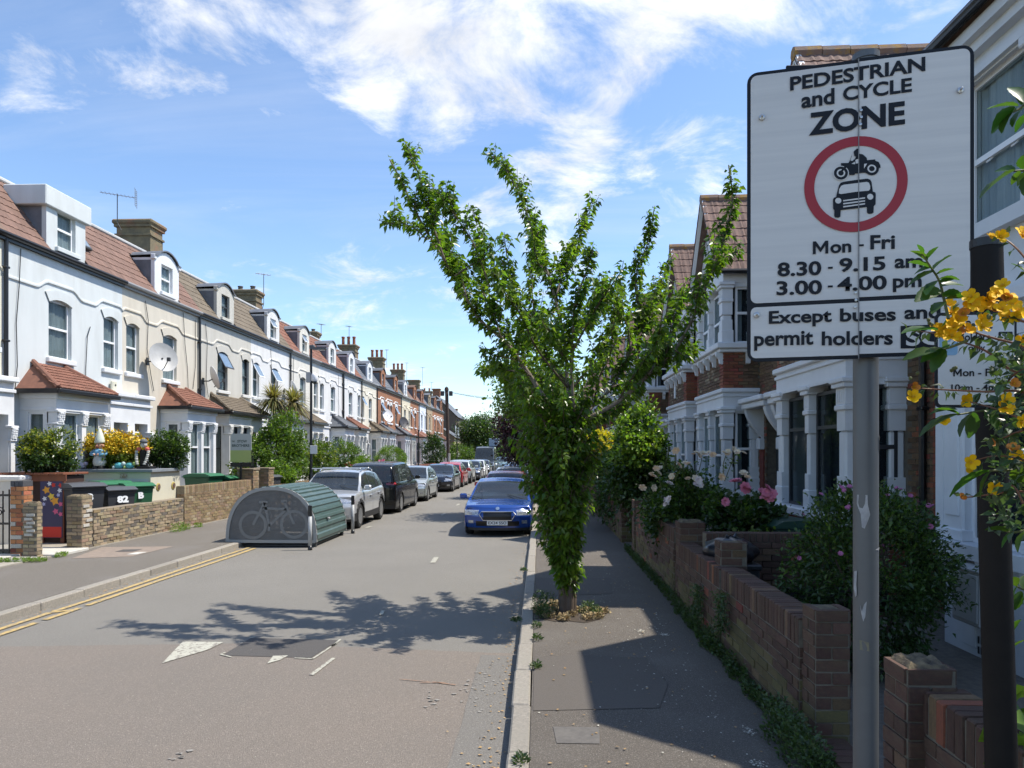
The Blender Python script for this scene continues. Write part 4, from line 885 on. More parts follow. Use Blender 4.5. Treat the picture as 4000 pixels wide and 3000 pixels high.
# the nearest house: white render, canted bay
def near_house():
    Yc = 8.95; root = thing('white_bay_house', 'white rendered house with canted bay and meter box behind the black post', 'house', (5.15, Yc, .1), R(-90)); S = lambda Y: Yc - Y; zz = lambda z: z - .1
    WR = mat('white_render', (.66, .69, .72), .7, (.60, .63, .66), 3, .2, 50)
    b = MB(); b.box(0, 8.0, .0, 8, 0, zz(6.3)); b.build('wall', WR, root)
    # bay outline (x, y) : splay, front, splay
    A, B_, C_, E = (S(8.6), 0), (S(7.78), -.85), (S(6.2), -.85), (S(5.35), 0)
    w_ = MB()
    def face(p, q, z0, z1): w_.add([(p[0], p[1], z0), (q[0], q[1], z0), (q[0], q[1], z1), (p[0], p[1], z1)], [(0, 1, 2, 3)])
    for p, q in ((A, B_), (B_, C_), (C_, E)): face(p, q, 0, zz(1.1)); face(p, q, zz(3.2), zz(4.3)); face(p, q, zz(5.8), zz(6.2))
    face(A, B_, zz(1.1), zz(3.2)); face(A, B_, zz(4.3), zz(5.8)); face(C_, E, zz(1.1), zz(3.2)); face(C_, E, zz(4.3), zz(5.8))
    wl = w_.build('bay', WR, root)
    for (z0, z1, o) in ((zz(1.1), zz(1.24), .14), (zz(4.2), zz(4.34), .12), (zz(3.2), zz(3.3), .06), (zz(3.5), zz(3.62), .1), (zz(5.82), zz(5.9), .05), (zz(6.02), zz(6.12), .1), (zz(6.12), zz(6.24), .18)):
        m_ = MB(); pts = [(A[0] - o, .0), (B_[0] - o * .7, B_[1] - o), (C_[0] + o * .7, C_[1] - o), (E[0] + o, .0)]; m_.prism(pts, z0, z1, 'z'); m_.build('moulding', WR, wl)
    for (z0, z1) in ((zz(1.24), zz(3.2)), (zz(4.34), zz(5.82))):
        for x in (B_[0] + .18, C_[0] - .12):
            c = MB(); c.bbox(x - .18, x + .18, -.87, -.6, z0, z1, .02); c.bbox(x - .12, x + .12, -.885, -.86, z0 + .25, z1 - .25, .01); c.bbox(x - .2, x + .2, -.9, -.6, z0, z0 + .12, .012); c.bbox(x - .21, x + .21, -.91, -.6, z1 - .1, z1, .012); c.build('bay_pier', WR, wl)
        for (a, e) in ((B_[0] + .36, C_[0] - .3),):
            wn = window(root, a, e, z0, z1, -.87, 'sash', UPVC, False, None, z0 > 2, frac=.47)
            if z0 > 2:
                for q in (.3, .7): hk = MB(); xx = a + (e - a) * q; hk.tube([(xx - .03, -.76, z0 + (z1 - z0) * .47 - .03), (xx - .02, -.79, z0 + (z1 - z0) * .47 - .06), (xx + .02, -.79, z0 + (z1 - z0) * .47 - .06), (xx + .03, -.76, z0 + (z1 - z0) * .47 - .03)], .008, 6); hk.build('sash_lift', UPVC, wn)
    # corner shaft of the splay with frieze pilasters
    c = MB(); c.M = Matrix.Translation((B_[0] - .0, B_[1] + .0, 0)); c.bbox(-.16, .02, -.02, .12, zz(1.24), zz(3.2), .02); c.build('corner_shaft', WR, wl)
    g = MB(); pts = [(A[0] - .3, .15), (B_[0] - .16, B_[1] - .26), (C_[0] + .16, C_[1] - .26), (E[0] + .3, .15)]; g.tube([(p[0], p[1], zz(6.3)) for p in pts], .065, 8); g.build('gutter', BLACK, root)
    r_ = MB(); top = [(A[0] + .9, .9), (C_[0] - .5, .9)]
    r_.add([(pts[0][0], pts[0][1], zz(6.28)), (pts[1][0], pts[1][1], zz(6.28)), (pts[2][0], pts[2][1], zz(6.28)), (pts[3][0], pts[3][1], zz(6.28)), (top[0][0], top[0][1], zz(7.6)), (top[1][0], top[1][1], zz(7.6))], [(0, 1, 4), (1, 2, 5, 4), (2, 3, 5), (0, 3, 2, 1)]); r_.build('bay_roof', _mc['tile_weathered'], root)
    mr = MB(); mr.add([(0, -.2, zz(6.25)), (8, -.2, zz(6.25)), (8, 4.2, zz(8.9)), (0, 4.2, zz(8.9)), (0, 8, zz(6.4)), (8, 8, zz(6.4))], [(0, 1, 2, 3), (3, 2, 5, 4)]); mr.build('main_roof', _mc['tile_weathered'], root)
    mg = MB(); mg.tube([(-.1, -.26, zz(6.26)), (8, -.26, zz(6.26))], .06, 8); mg.build('main_gutter', BLACK, root)
    # plinth band, corbels under the sill, air brick
    pb = MB(); pb.bbox(B_[0] - .03, C_[0], -.88, -.84, zz(.82), zz(.87), .008); pb.build('plinth_band', WR, wl)
    for x in (B_[0] + .15, (B_[0] + C_[0]) / 2, C_[0] - .15):
        k = MB(); k.prism([(-.97, zz(1.1)), (-.96, zz(1.0)), (-.9, zz(.96)), (-.88, zz(.88)), (-.85, zz(.88)), (-.85, zz(1.1))], x - .07, x + .07, 'x'); k.build('corbel', WR, wl)
    ab = MB(); ab.bbox(.95 + .55, 1.72, -.862, -.845, .12, .34, .003); a_ = ab.build('air_brick', WR, wl)
    # meter box
    mx = thing('meter_box', 'white gas meter box fixed to the nearest white bay', 'meter box', (0, 0, 0))
    q = MB(); y0 = S(7.28)
    q.bbox(y0, y0 + .46, -1.06, -.85, zz(.50), zz(1.02), .015); q.prism([(-1.08, zz(1.02)), (-1.08, zz(1.035)), (-.85, zz(1.1)), (-.85, zz(1.02))], y0 - .01, y0 + .47, 'x')
    mx.location = (5.15, Yc, .1); mx.rotation_euler = (0, 0, R(-90)); GM = mat('meter_grey', (.42, .43, .43), .5); q.build('box', GM, mx)
    q2 = MB(); q2.bbox(y0 + .03, y0 + .43, -1.072, -1.058, zz(.54), zz(.99), .006); q2.build('door', GM, mx)
    q3 = MB(); q3.lathe([(.014, 0), (.014, -.012)], (y0 + .06, -1.072, zz(.74)), 8, 'y'); q3.build('lock', DARKM, mx)
    vn = MB()
    for r_i in range(2):
        for k in range(5): vn.box(y0 + .1 + k * .05, y0 + .125 + k * .05, -.868, -.864, zz(.26) + r_i * .1 - .08, zz(.26) + r_i * .1 - .01)
    o = vn.build('air_brick_slots', BLACK, wl); o['kind'] = 'stuff'
near_house()
# ------------------------------------------------------------------ garden walls and piers
def picker(ms): return lambda c, z: ms[0] if rnd.random() < .72 else rnd.choice(ms[1:])
MOSSY = brickmat('brick_mossy', (.145, .11, .045), (.10, .085, .04), None, .25)
PALE = brickmat('brick_pale_worn', (.30, .22, .15), (.22, .14, .09), None, .2)
MORT_M = mat('mortar_mossy', (.20, .19, .12), .95, (.13, .12, .08), 9, .6, 60)
def brick_wall(label, X, Y0, Y1, h, th=.215, ms=None, z0=.12, maxn=300, face=-1, coping='soldier', mort=None, name='garden_wall', group=None, moss=True, other=False, order='near_start', hstep=None, cat='garden wall', bl=.232, ch=.083, crumb=1.0):
    """wall along Y at X (front face), bricks face -X (face=-1) or +X (+1)"""
    root = thing(name, label, cat, (X, Y0, z0), 0, group)
    ms = ms or [BR_WALL, BR_WALL, BR_WALL, BR_BROWN, BR_WALL, BR_RED]; mort = mort or MORTAR; L_ = Y1 - Y0
    s = 1 if face < 0 else -1
    c = MB(); c.box(s * .003, s * (th - .003), .002, L_ - .002, 0, h - .02); c.build('mortar_core', mort, root)
    hb = h - (.21 if coping == 'soldier' else 0)
    base = picker(ms)
    def pk(c_, z):
        if moss and z < .36 + .12 * math.sin(c_ * 2.1) and rnd.random() < .72: return MOSSY
        return base(c_, z)
    if face < 0: bricks(root, (.020, L_, 0), (0, -1, 0), L_, hb, pk, .05, maxn, order='near_end', jit=1.6 * crumb, ch=ch, bl=bl)
    else: bricks(root, (-.020, 0, 0), (0, 1, 0), L_, hb, pk, .05, maxn, order='near_start', jit=1.6 * crumb, ch=ch, bl=bl)
    # ends
    bricks(root, (0 if face < 0 else -th, .020, 0), (1, 0, 0), th, hb, pk, .05, 40, jit=1.5, ch=ch, bl=bl)
    if coping == 'soldier':                         # bricks on edge along the top
        y = 0; k = 0
        while y < L_ - .03:
            m = base(y, 1); me = brick_mesh(m)
            link('coping_brick', me, root, (s * th / 2 + rnd.uniform(-.004, .004), y + .0375, h - .105 + rnd.uniform(-.003, .004)), (rnd.uniform(-.02, .02), 0, rnd.uniform(-.02, .02)), (th + .006, .064, .205)); y += .0755; k += 1
            if k > 290: break
    else: t = MB(); t.bbox(0, s * th, 0, L_, h - .03, h + .004, .008); t.build('coping', coping, root)
    return root
def pier(label, X, Y, w, h, ms=None, z0=.12, cap=None, mort=None, group=None, moss=True, name='brick_pier', ch=.085, broken=False, wy=None):
    root = thing(name, label, 'brick pier', (X, Y, z0), 0, group); ms = ms or [BR_WALL, BR_WALL, BR_WALL, BR_BROWN, BR_WALL]; mort = mort or MORTAR; wy = wy or w
    c = MB(); c.box(.003, w - .003, .003, wy - .003, 0, h - .015); c.build('mortar_core', mort, root); base = picker(ms)
    def pk(c_, z): return MOSSY if moss and z < .3 and rnd.random() < .7 else base(c_, z)
    bricks(root, (.020, wy, 0), (0, -1, 0), wy, h, pk, .05, 80, jit=1.8, ch=ch); bricks(root, (0, .020, 0), (1, 0, 0), w, h, pk, .05, 80, jit=1.8, ch=ch); bricks(root, (w - .020, 0, 0), (0, 1, 0), wy, h, pk, .05, 80, jit=1.8, ch=ch)
    if broken:                                      # crumbled mortar bed on top
        t = MB(); n = 7
        vs = [(w * i / n, wy * j / n, h - .02 + (.035 + rnd.uniform(-.012, .012)) * (0 < i < n and 0 < j < n)) for i in range(n + 1) for j in range(n + 1)]
        t.add(vs, [(i * (n + 1) + j, (i + 1) * (n + 1) + j, (i + 1) * (n + 1) + j + 1, i * (n + 1) + j + 1) for i in range(n) for j in range(n)]); t.build('broken_mortar_bed', mat('mortar_bed', (.20, .155, .09), .95, (.07, .055, .04), 16, 1.0, 50), root)
    elif cap == 'rim':
        t = MB(); t.box(.03, w - .03, .03, wy - .03, h - .03, h - .012); t.build('mortar_bed', mat('mortar_bed', (.20, .155, .09), .95, (.07, .055, .04), 16, 1.0, 50), root)
    elif cap: t = MB(); t.bbox(-.03, w + .03, -.03, wy + .03, h - .002, h + .06, .012); t.build('cap', cap, root)
    return root
WR_ = 1.86
brick_wall('low brick wall nearest the camera, running up to the broken topped pier', WR_ + .02, .6, 3.58, .86, order='near_end')
pier('short brick pier with crumbled mortar top beside the black post', WR_ - .06, 3.58, .235, .97, broken=True)
pier('brick pier with a hollow pale bedded top just left of the grey sign pole', WR_ + .03, 4.99, .235, .95, cap='rim')
brick_wall('long mossy brick wall between the hollow topped pier and the capless pier', WR_, 5.22, 7.42, .84)
brick_wall('second stretch of mossy brick wall along the pavement', WR_ - .015, 7.44, 9.62, .83)
pier('brick pier with a brick cap standing behind the wall by the black bag', WR_ + .05, 7.62, .27, 1.08, cap='rim', moss=False)
pier('brick pier where the dividing wall meets the pavement wall, topped by a worn brick', WR_ + .02, 9.64, .33, 1.09, broken=True)
brick_wall('third stretch of brick wall below the cream and pink roses', WR_, 10.0, 13.9, .98)
pier('narrow brick pier at the near side of the second gateway', WR_ - .03, 13.92, .33, 1.1, cap=None)
pier('narrow brick pier at the far side of the second gateway', WR_ - .03, 16.1, .33, 1.1, cap=None)
brick_wall('brick wall stretch in front of the dark hedge shrub', WR_, 16.45, 20.6, .95, order='near_start', maxn=250)
pier('small distant pier past the camellia', WR_ - .03, 20.62, .33, 1.05)
brick_wall('distant brick wall past the camellia', WR_, 22.4, 27.0, .9, maxn=60)
brick_wall('farthest visible brick wall on the shaded side', WR_, 28.2, 36.0, .9, maxn=0)
# wall dividing two gardens
dv = thing('garden_wall', 'dividing brick wall between two shaded front gardens', 'garden wall', (2.05, 8.9, .12))
c = MB(); c.box(0, 2.2, .012, .2, 0, 1.02); c.build('mortar_core', MORTAR, dv)
bricks(dv, (0, .006, 0), (1, 0, 0), 2.2, .92, picker([BR_WALL, BR_BROWN, BR_RED]), .05, 150, jit=1.8)
for k in range(29): link('coping_brick', brick_mesh(BR_WALL), dv, (.038 + k * .0757, .105, .975), (0, rnd.uniform(-.02, .02), rnd.uniform(-.02, .02)), (.065, .215, .108))
# entrance step between the two nearest piers
es = thing('brick_step', 'worn brick doorstep in the gateway beside the grey pole', 'step', (WR_ + .02, 3.9, .12))
for k in range(11):
    link('brick', brick_mesh(BR_WALL), es, (.1, .05 + k * .1, .035), (0, rnd.uniform(-.02, .02), rnd.uniform(-.02, .02)), (.21, .09, .07))
# ---- sunny side walls
YG = [BR_YGREY, BR_STOCK, mat('brick_dark_grey', (.15, .125, .10), .9, (.11, .095, .08), 12, .6, 50, rnd_=.2), PALE]
PAINTY = mat('brick_painted_white', (.55, .54, .50), .8, (.33, .29, .23), 14, .5, 50, rnd_=.15)
MORT_D = mat('mortar_grey', (.16, .14, .11), .95, (.11, .10, .08), 12, .6, 60)
LW = -9.45
brick_wall('grey yellow rustic brick wall in front of the green bins', LW, 14.85, 18.7, .80, ms=YG, mort=MORT_D, face=1, moss=False, order='near_start', coping=mat('worn_brick_coping', (.27, .22, .16), .9, (.20, .165, .125), 9, .7, 40), ch=.07, crumb=2.0)
pl = pier('grey yellow brick pier with smeared white paint beside the grey bin', LW - .32, 14.46, .32, 1.12, ms=YG, mort=MORT_D, moss=False, broken=True, ch=.075, wy=.36)
for k in range(5): link('painted_brick', brick_mesh(PAINTY), pl, (.32 - .004, .13 + .10 * (k % 2), .5 + k * .1), (0, 0, 0), (.05, .2, .062))
brick_wall('taller yellow stock brick wall left of the bike shelter', LW, 18.75, 23.2, 1.12, ms=[BR_STOCK, BR_YGREY, PALE, BR_STOCK], mort=mat('mortar_sandy', (.30, .25, .17), .95, (.22, .18, .13), 12, .6, 60), face=1, moss=False, order='near_start', ch=.075)
pier('square yellow brick pier behind the estate agent board', LW - .45, 23.2, .5, 1.42, ms=[BR_STOCK, BR_YGREY, PALE], moss=False, cap=mat('pier_cap', (.24, .19, .13), .9, (.17, .14, .10), 8, .6, 30))
pier('second yellow brick pier right of the estate agent board', LW - .45, 24.55, .5, 1.42, ms=[BR_STOCK, BR_YGREY, PALE], moss=False, cap=mat('pier_cap', (.24, .19, .13)))
brick_wall('low brick wall beneath the big garden shrub', LW, 25.1, 35.2, .85, ms=[BR_STOCK, BR_RED, PALE], face=1, moss=False, maxn=120)
brick_wall('low red brick wall behind the parked black people carrier', LW, 36.4, 47, .85, ms=[BR_RED, BR_WALL, PALE], face=1, moss=False, maxn=0)
brick_wall('low red brick wall far along the terrace', LW, 48.4, 62, 1.0, ms=[BR_RED, BR_WALL], face=1, moss=False, maxn=0)
brick_wall('farthest low brick wall on the sunny side', LW, 63, 92, 1.0, ms=[BR_RED, BR_WALL], face=1, moss=False, maxn=0)
# red pier with dark blue-black capping and its ironwork at the frame edge
DB = mat('brick_blue_black', (.05, .052, .06), .8, (.07, .07, .075), 8, .4, 40, rnd_=.2)
rp = pier('red brick pier with blue black brick cap at the frame edge', -10.20, 13.45, .26, 1.36, ms=[BR_ORANGE, BR_RED, BR_ORANGE, PAINTY], moss=False, wy=.26, ch=.083)
for k in range(3): link('cap_brick', brick_mesh(DB), rp, (.044 + k * .086, .13, 1.36 + .055), (0, 0, 0), (.08, .27, .11))
rub = pier('rubbly yellow brick pier stub with white paint smears', -9.84, 13.30, .27, 1.06, ms=[BR_YGREY, PALE, BR_STOCK], mort=MORT_D, moss=False, broken=True, ch=.068, wy=.16)
for k in range(6): link('painted_brick', brick_mesh(PAINTY), rub, (.12 + .04 * (k % 2), -.003, .45 + k * .075), (0, 0, .05), (.15, .05, .05))
gt = thing('iron_gate', 'dark wrought iron gate at the left frame edge', 'gate', (-10.24, 13.5, .14))
IR = mat('dark_iron', (.035, .03, .028), .6)
g = MB(); 
for z in (.08, .6, 1.15): g.box(-1.3, 0, -.02, .02, z, z + .04)
g.build('rail', IR, gt)
for k in range(11): q = MB(); q.box(-1.28 + k * .125, -1.26 + k * .125, -.01, .01, .05, 1.3 + .06 * math.sin(k * .6)); q.build('bar', IR, gt)
for k in range(4):
    q = MB(); q.tube([(-.2 - k * .3 + .1 * math.cos(a * .5) * (1 - a / 22), -.02, .85 + .1 * math.sin(a * .5) * (1 - a / 22)) for a in range(18)], .011, 5); q.build('scroll', IR, gt)
wp = thing('white_wall', 'white capped garden wall cut off by the left frame edge', 'garden wall', (-12.62, 15.1, .12))
q = MB(); q.box(0, 1.35, 0, .3, 0, 1.4); q.build('wall_body', wallmat('white_c', (.70, .70, .69)), wp); q = MB(); q.bbox(-.1, 1.45, -.06, .36, 1.4, 1.52, .03); q.build('coping', WHITE, wp)
st = thing('doorstep', 'pale stone step in the gateway between the rubbly pier and the painted pier', 'step', (-9.75, 13.5, .12)); q = MB(); q.bbox(-.55, .42, 0, 1.02, -.05, .05, .012); q.build('step_slab', SLABM, st)
q = MB(); q.bbox(-1.2, -.6, .05, 1.0, .0, .13, .012); q.build('upper_step', mat('step_grey', (.30, .29, .26), .9, (.24, .23, .21), 6), st)
st2 = thing('doorstep', 'pale step before the iron gate', 'step', (-11.3, 13.0, .12)); q = MB(); q.bbox(0, 1.3, 0, .5, -.03, .06, .012); q.build('step_slab', SLABM, st2)
k2 = thing('concrete_kerb_edge', 'weathered concrete edging with weeds under the red pier', 'edging', (-10.9, 12.75, .12)); q = MB(); q.bbox(0, 1.45, 0, .5, -.03, .045, .02); q.build('edging', CONC, k2)
# white picket style gate posts farther along
for (x, y, lab) in ((-9.3, 33.2, 'white gate pier with flat cap nearer of two behind the silver hatchback'), (-9.3, 34.3, 'white gate pier with flat cap farther of two behind the silver hatchback'), (-9.3, 47.6, 'lone white gate pier past the round clipped bush')):
    t = thing('white_pier', lab, 'gate pier', (x, y, .12)); q = MB(); q.box(-.17, .17, -.17, .17, 0, 1.15); q.build('shaft', WHITE, t); q = MB(); q.bbox(-.22, .22, -.22, .22, 1.15, 1.23, .02); q.add([(-.2, -.2, 1.23), (.2, -.2, 1.23), (.2, .2, 1.23), (-.2, .2, 1.23), (0, 0, 1.32)], [(0, 1, 4), (1, 2, 4), (2, 3, 4), (3, 0, 4)]); q.build('cap', WHITE, t)
# ------------------------------------------------------------------ vegetation
nr = np.random.RandomState(11)
def leafmat(name, c, c2=None, rough=.38, trans=.35, rv=.35, hue=.02): return mat(name, c, rough, c2 or tuple(x * .8 for x in c), 1.3, rnd_=rv, trans=trans, hue=hue, spec=.5)
L_CH = leafmat('cherry_leaf', (.115, .185, .022), (.060, .12, .016), trans=.5, rough=.32)
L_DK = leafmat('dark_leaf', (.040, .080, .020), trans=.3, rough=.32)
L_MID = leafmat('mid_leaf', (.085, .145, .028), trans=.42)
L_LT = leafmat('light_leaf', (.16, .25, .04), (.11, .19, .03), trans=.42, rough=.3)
L_YEL = leafmat('golden_leaf', (.50, .42, .04), (.38, .36, .035), trans=.4, rv=.2)
L_YG = leafmat('yellow_green_leaf', (.24, .25, .035), (.08, .13, .022), trans=.4)
L_PUR = leafmat('purple_leaf', (.035, .010, .018), (.022, .007, .012), trans=.2)
L_PALM = leafmat('palm_blade', (.17, .19, .075), (.26, .21, .09), trans=.2)
L_TOP = leafmat('clipped_leaf', (.12, .19, .02), (.08, .15, .02), trans=.35)
L_HYP = leafmat('bluish_leaf', (.05, .085, .035), (.035, .065, .03), trans=.35)
L_SER = leafmat('serrated_leaf', (.045, .10, .018), (.035, .08, .015), trans=.45, rv=.15)
BARK = mat('bark', (.13, .095, .07), .9, (.08, .06, .045), 14, 1, 50, stretch=(1, 1, .3)); BARK_L = mat('bark_light', (.24, .20, .16), .85, (.15, .12, .09), 20, .6, 50, stretch=(1, 1, .4)); STEM = mat('green_stem', (.10, .11, .035), .7); REDSTEM = mat('red_stem', (.17, .07, .035), .6)
def leaf_arrays(P, A, size, wid=.36, fold=.12, droop=.12, upb=.6, rs=nr):
    """P positions, A leaf axis directions; returns verts, quads"""
    n = len(P); A = A / (np.linalg.norm(A, axis=1, keepdims=True) + 1e-9)
    up = rs.normal(size=(n, 3)) * .55; up[:, 2] += upb; s = np.cross(A, up); s /= (np.linalg.norm(s, axis=1, keepdims=True) + 1e-9); nn = np.cross(s, A)
    sz = (size * rs.uniform(.65, 1.2, n))[:, None]
    b = P; m = P + A * sz * .5; l = P + A * sz * .42 - s * sz * wid + nn * sz * fold; r = P + A * sz * .42 + s * sz * wid + nn * sz * fold
    t = P + A * sz - nn * sz * droop; t[:, 2] -= (sz[:, 0] * droop)
    V = np.stack([b, l, r, m, t], 1).reshape(-1, 3); i = np.arange(n)[:, None] * 5
    Q = np.concatenate([i + np.array([[0, 2, 4, 3]]), i + np.array([[0, 3, 4, 1]])], 1).reshape(-1, 4)
    return V, Q
def np_mesh(name, V, Q, m):
    me = D.meshes.new(name); me.vertices.add(len(V)); me.vertices.foreach_set('co', V.astype(np.float32).ravel())
    me.loops.add(Q.size); me.loops.foreach_set('vertex_index', Q.astype(np.int32).ravel()); me.polygons.add(len(Q))
    me.polygons.foreach_set('loop_start', np.arange(0, Q.size, 4, dtype=np.int32)); me.polygons.foreach_set('loop_total', np.full(len(Q), 4, dtype=np.int32))
    me.materials.append(m); me.update(calc_edges=True); me.validate(); return me
def foliage(parent, P, A, size, m, name='foliage', n_ind=0, **k):
    P = np.asarray(P, float); A = np.asarray(A, float)
    if n_ind:
        idx = nr.permutation(len(P)); a = idx[:n_ind]; rest = idx[n_ind:]
        V, Q = leaf_arrays(np.zeros((1, 3)), np.array([[0, 1., 0]]), 1.0, **{**k, 'upb': 1.0}, rs=np.random.RandomState(5))
        V = V - 0; key = ('leafone', m.name)
        if key not in _mc:
            s = 1.0; Vn = np.array([[0, 0, 0], [-.34, .42, .1], [.34, .42, .1], [0, .5, 0], [0, 1, -.16]], float); _mc[key] = np_mesh('leaf', Vn, np.array([[0, 2, 4, 3], [0, 3, 4, 1]]), m)
        for j in a:
            q = Vector(A[j]).to_track_quat('Y', 'Z') @ Euler((0, rnd.uniform(-.7, .7), 0)).to_quaternion(); z = size * rnd.uniform(.65, 1.2)
            link('leaf', _mc[key], parent, P[j], q.to_euler(), (z, z, z))
        P, A = P[rest], A[rest]
    V, Q = leaf_arrays(P, A, size, **k)
    o = link(name, np_mesh(name, V, Q, m), parent); o['kind'] = 'stuff' if n_ind else 'thing'
    if not n_ind and name not in ('lit_or_golden_tops', 'crown_highlight'): del o['kind']
    return o
def sm(pts, sub=5):
    """smooth polyline (Catmull-Rom)"""
    pts = [Vector(p) for p in pts]; out = []
    for i in range(len(pts) - 1):
        p0, p1, p2, p3 = pts[max(i - 1, 0)], pts[i], pts[i + 1], pts[min(i + 2, len(pts) - 1)]
        for k in range(sub):
            t = k / sub; out.append(.5 * ((2 * p1) + (p2 - p0) * t + (2 * p0 - 5 * p1 + 4 * p2 - p3) * t * t + (3 * p1 - p0 - 3 * p2 + p3) * t ** 3))
    out.append(pts[-1]); return out
def rv(s=1.0): v = Vector((rnd.gauss(0, 1), rnd.gauss(0, 1), rnd.gauss(0, 1))); return v.normalized() * s
def leaves_on(path, P, A, sp, out=.03, start=0.0, droop=.35, fw=.5):
    n = len(path); acc = 0
    for i in range(int(start * n), n - 1):
        seg = path[i + 1] - path[i]; L_ = seg.length; k = max(1, int(L_ / sp + rnd.random())); d = seg.normalized()
        for _ in range(k):
            q = path[i] + seg * rnd.random(); side = rv(); side = (side - d * side.dot(d)).normalized(); a = (side + d * fw + Vector((0, 0, -droop - .25)))
            P.append(q + side * out * rnd.random()); A.append(a)
# ---- the young street tree
def street_tree():
    root = thing('street_tree', 'young leafy street tree with upswept limbs growing by the kerb', 'tree', (.35, 9.03, .12))
    base = Vector((.35, 9.03, .12))
    def px(lst, d0, d1, o=(1450, 500), f=1500 / 2074.):
        n = len(lst); out = []
        for i, (x, y) in enumerate(lst): out.append(aty(o[0] + x * f, o[1] + y * f, 9.03 + d0 * 1.3 + (d1 * 1.4 + .68 - d0 * 1.3) * (i / (n - 1)) ** 1.0) - base)
        return out
    tr = [Vector((0, 0, -.08)), Vector((-.01, 0, .3)), Vector((.03, 0, .9)), Vector((.06, .0, 1.5)), Vector((.08, 0, 2.0)), aty(2246, 1657, 9.03) - base]
    t = MB(); p = sm(tr, 4); n = len(p); t.tube(p, [.115 if i == 0 else .088 - .025 * i / n for i in range(n)], 12)
    for k in range(5):
        a = k * 1.3; t.tube(sm([Vector((.06 * math.cos(a), .06 * math.sin(a), -.05)), Vector((.075 * math.cos(a), .075 * math.sin(a), .3)), Vector((.05 * math.cos(a) + .02, .05 * math.sin(a), .8))], 3), [.05] * 3 + [.04] * 3 + [.02], 6)
    t.build('trunk', BARK, root, True)
    F_ = tr[-1]
    limbs = [
        ([(1100, 1600), (1010, 1560), (860, 1340), (800, 1250), (700, 1130), (600, 1050), (520, 930), (450, 800), (400, 720), (300, 560), (230, 430), (170, 300), (100, 170)], 0, -.35, .045),
        ([(400, 720), (345, 560), (325, 480), (280, 320), (220, 160), (180, 70)], -.2, -.1, .016),
        ([(300, 600), (230, 540), (160, 510), (90, 480)], -.25, -.6, .012),
        ([(640, 860), (560, 640), (470, 500), (400, 400), (315, 300)], -.3, -.7, .016),
        ([(1100, 1600), (1060, 1400), (1050, 1200), (1000, 950), (960, 800), (880, 600), (830, 430), (760, 280), (680, 170), (620, 145)], 0, .7, .038),
        ([(1000, 900), (1040, 780), (1080, 680), (1150, 540), (1200, 390)], .35, .9, .016),
        ([(1100, 1600), (1080, 1300), (1090, 1100), (1100, 950), (1160, 780), (1200, 660)], 0, -.9, .03),
        ([(1110, 1600), (1200, 1500), (1300, 1400), (1400, 1200), (1450, 1000), (1430, 800), (1500, 600), (1530, 420)], 0, .5, .03),
        ([(1110, 1600), (1330, 1480), (1500, 1330), (1640, 1200), (1750, 1000), (1830, 800), (1900, 600), (1950, 400), (1930, 200)], 0, -.5, .042),
        ([(1400, 1200), (1490, 1050), (1560, 900), (1600, 720)], .2, .9, .018),
        ([(700, 1130), (660, 1000), (600, 860), (590, 640), (550, 430)], -.1, .45, .016),
        ([(860, 1340), (760, 1310), (660, 1300), (600, 1325)], -.05, .3, .012),
        ([(1050, 1200), (900, 1060), (780, 900), (740, 740), (720, 590)], .2, -.3, .018),
        ([(1060, 1400), (900, 1200), (800, 1000), (700, 860), (660, 780)], .1, -1.1, .02),
        ([(1090, 1200), (1200, 1000), (1290, 860), (1370, 750)], -.3, -1.2, .018),
        ([(1090, 1400), (1250, 1200), (1330, 1000), (1350, 850)], .0, 1.2, .018),
        ([(1080, 1400), (960, 1250), (900, 1100), (870, 900), (880, 740), (920, 600)], .1, 1.3, .02),
        ([(1640, 1200), (1700, 1230), (1730, 1190)], -.2, -.3, .01),
        ([(1300, 1400), (1450, 1340), (1560, 1250), (1680, 1210)], .1, .8, .016),
        ([(1500, 1330), (1600, 1150), (1640, 980), (1700, 880)], -.2, .3, .016),
        ([(1110, 1600), (1250, 1560), (1380, 1470), (1440, 1420)], .1, .9, .014), ([(700, 1130), (780, 1180), (880, 1120), (940, 1000)], -.1, .6, .012), ([(860, 1340), (760, 1250), (660, 1230), (580, 1180)], 0, -.5, .012), ([(900, 1400), (820, 1400), (740, 1360), (690, 1280)], 0, .8, .012), ([(1200, 1500), (1230, 1350), (1290, 1220), (1300, 1080)], 0, -.8, .014), ([(1400, 1200), (1380, 1060), (1310, 960), (1290, 860)], .2, -.3, .012), ([(1090, 1300), (1000, 1180), (960, 1080)], 0, -1.0, .012), ([(1330, 1480), (1420, 1330), (1520, 1200), (1560, 1080)], 0, -.9, .014), ([(1090, 1100), (1160, 1050), (1230, 960), (1240, 860)], 0, .9, .012), ([(450, 800), (540, 740), (610, 700), (640, 620)], -.3, -.9, .012), ([(960, 800), (900, 720), (880, 640), (900, 560)], .3, -.2, .012),
        ([(1100, 1650), (900, 1560), (760, 1400), (720, 1290)], .1, .9, .018), ([(1100, 1650), (960, 1600), (860, 1500), (800, 1380)], .0, -1.0, .016),
        ([(1750, 1000), (1760, 900), (1800, 780)], -.35, -.9, .012), ([(520, 930), (470, 760), (400, 640), (380, 560)], -.3, .3, .012), ([(1830, 800), (1880, 720), (1985, 670)], -.4, -.5, .01)]
    P, A = [], []
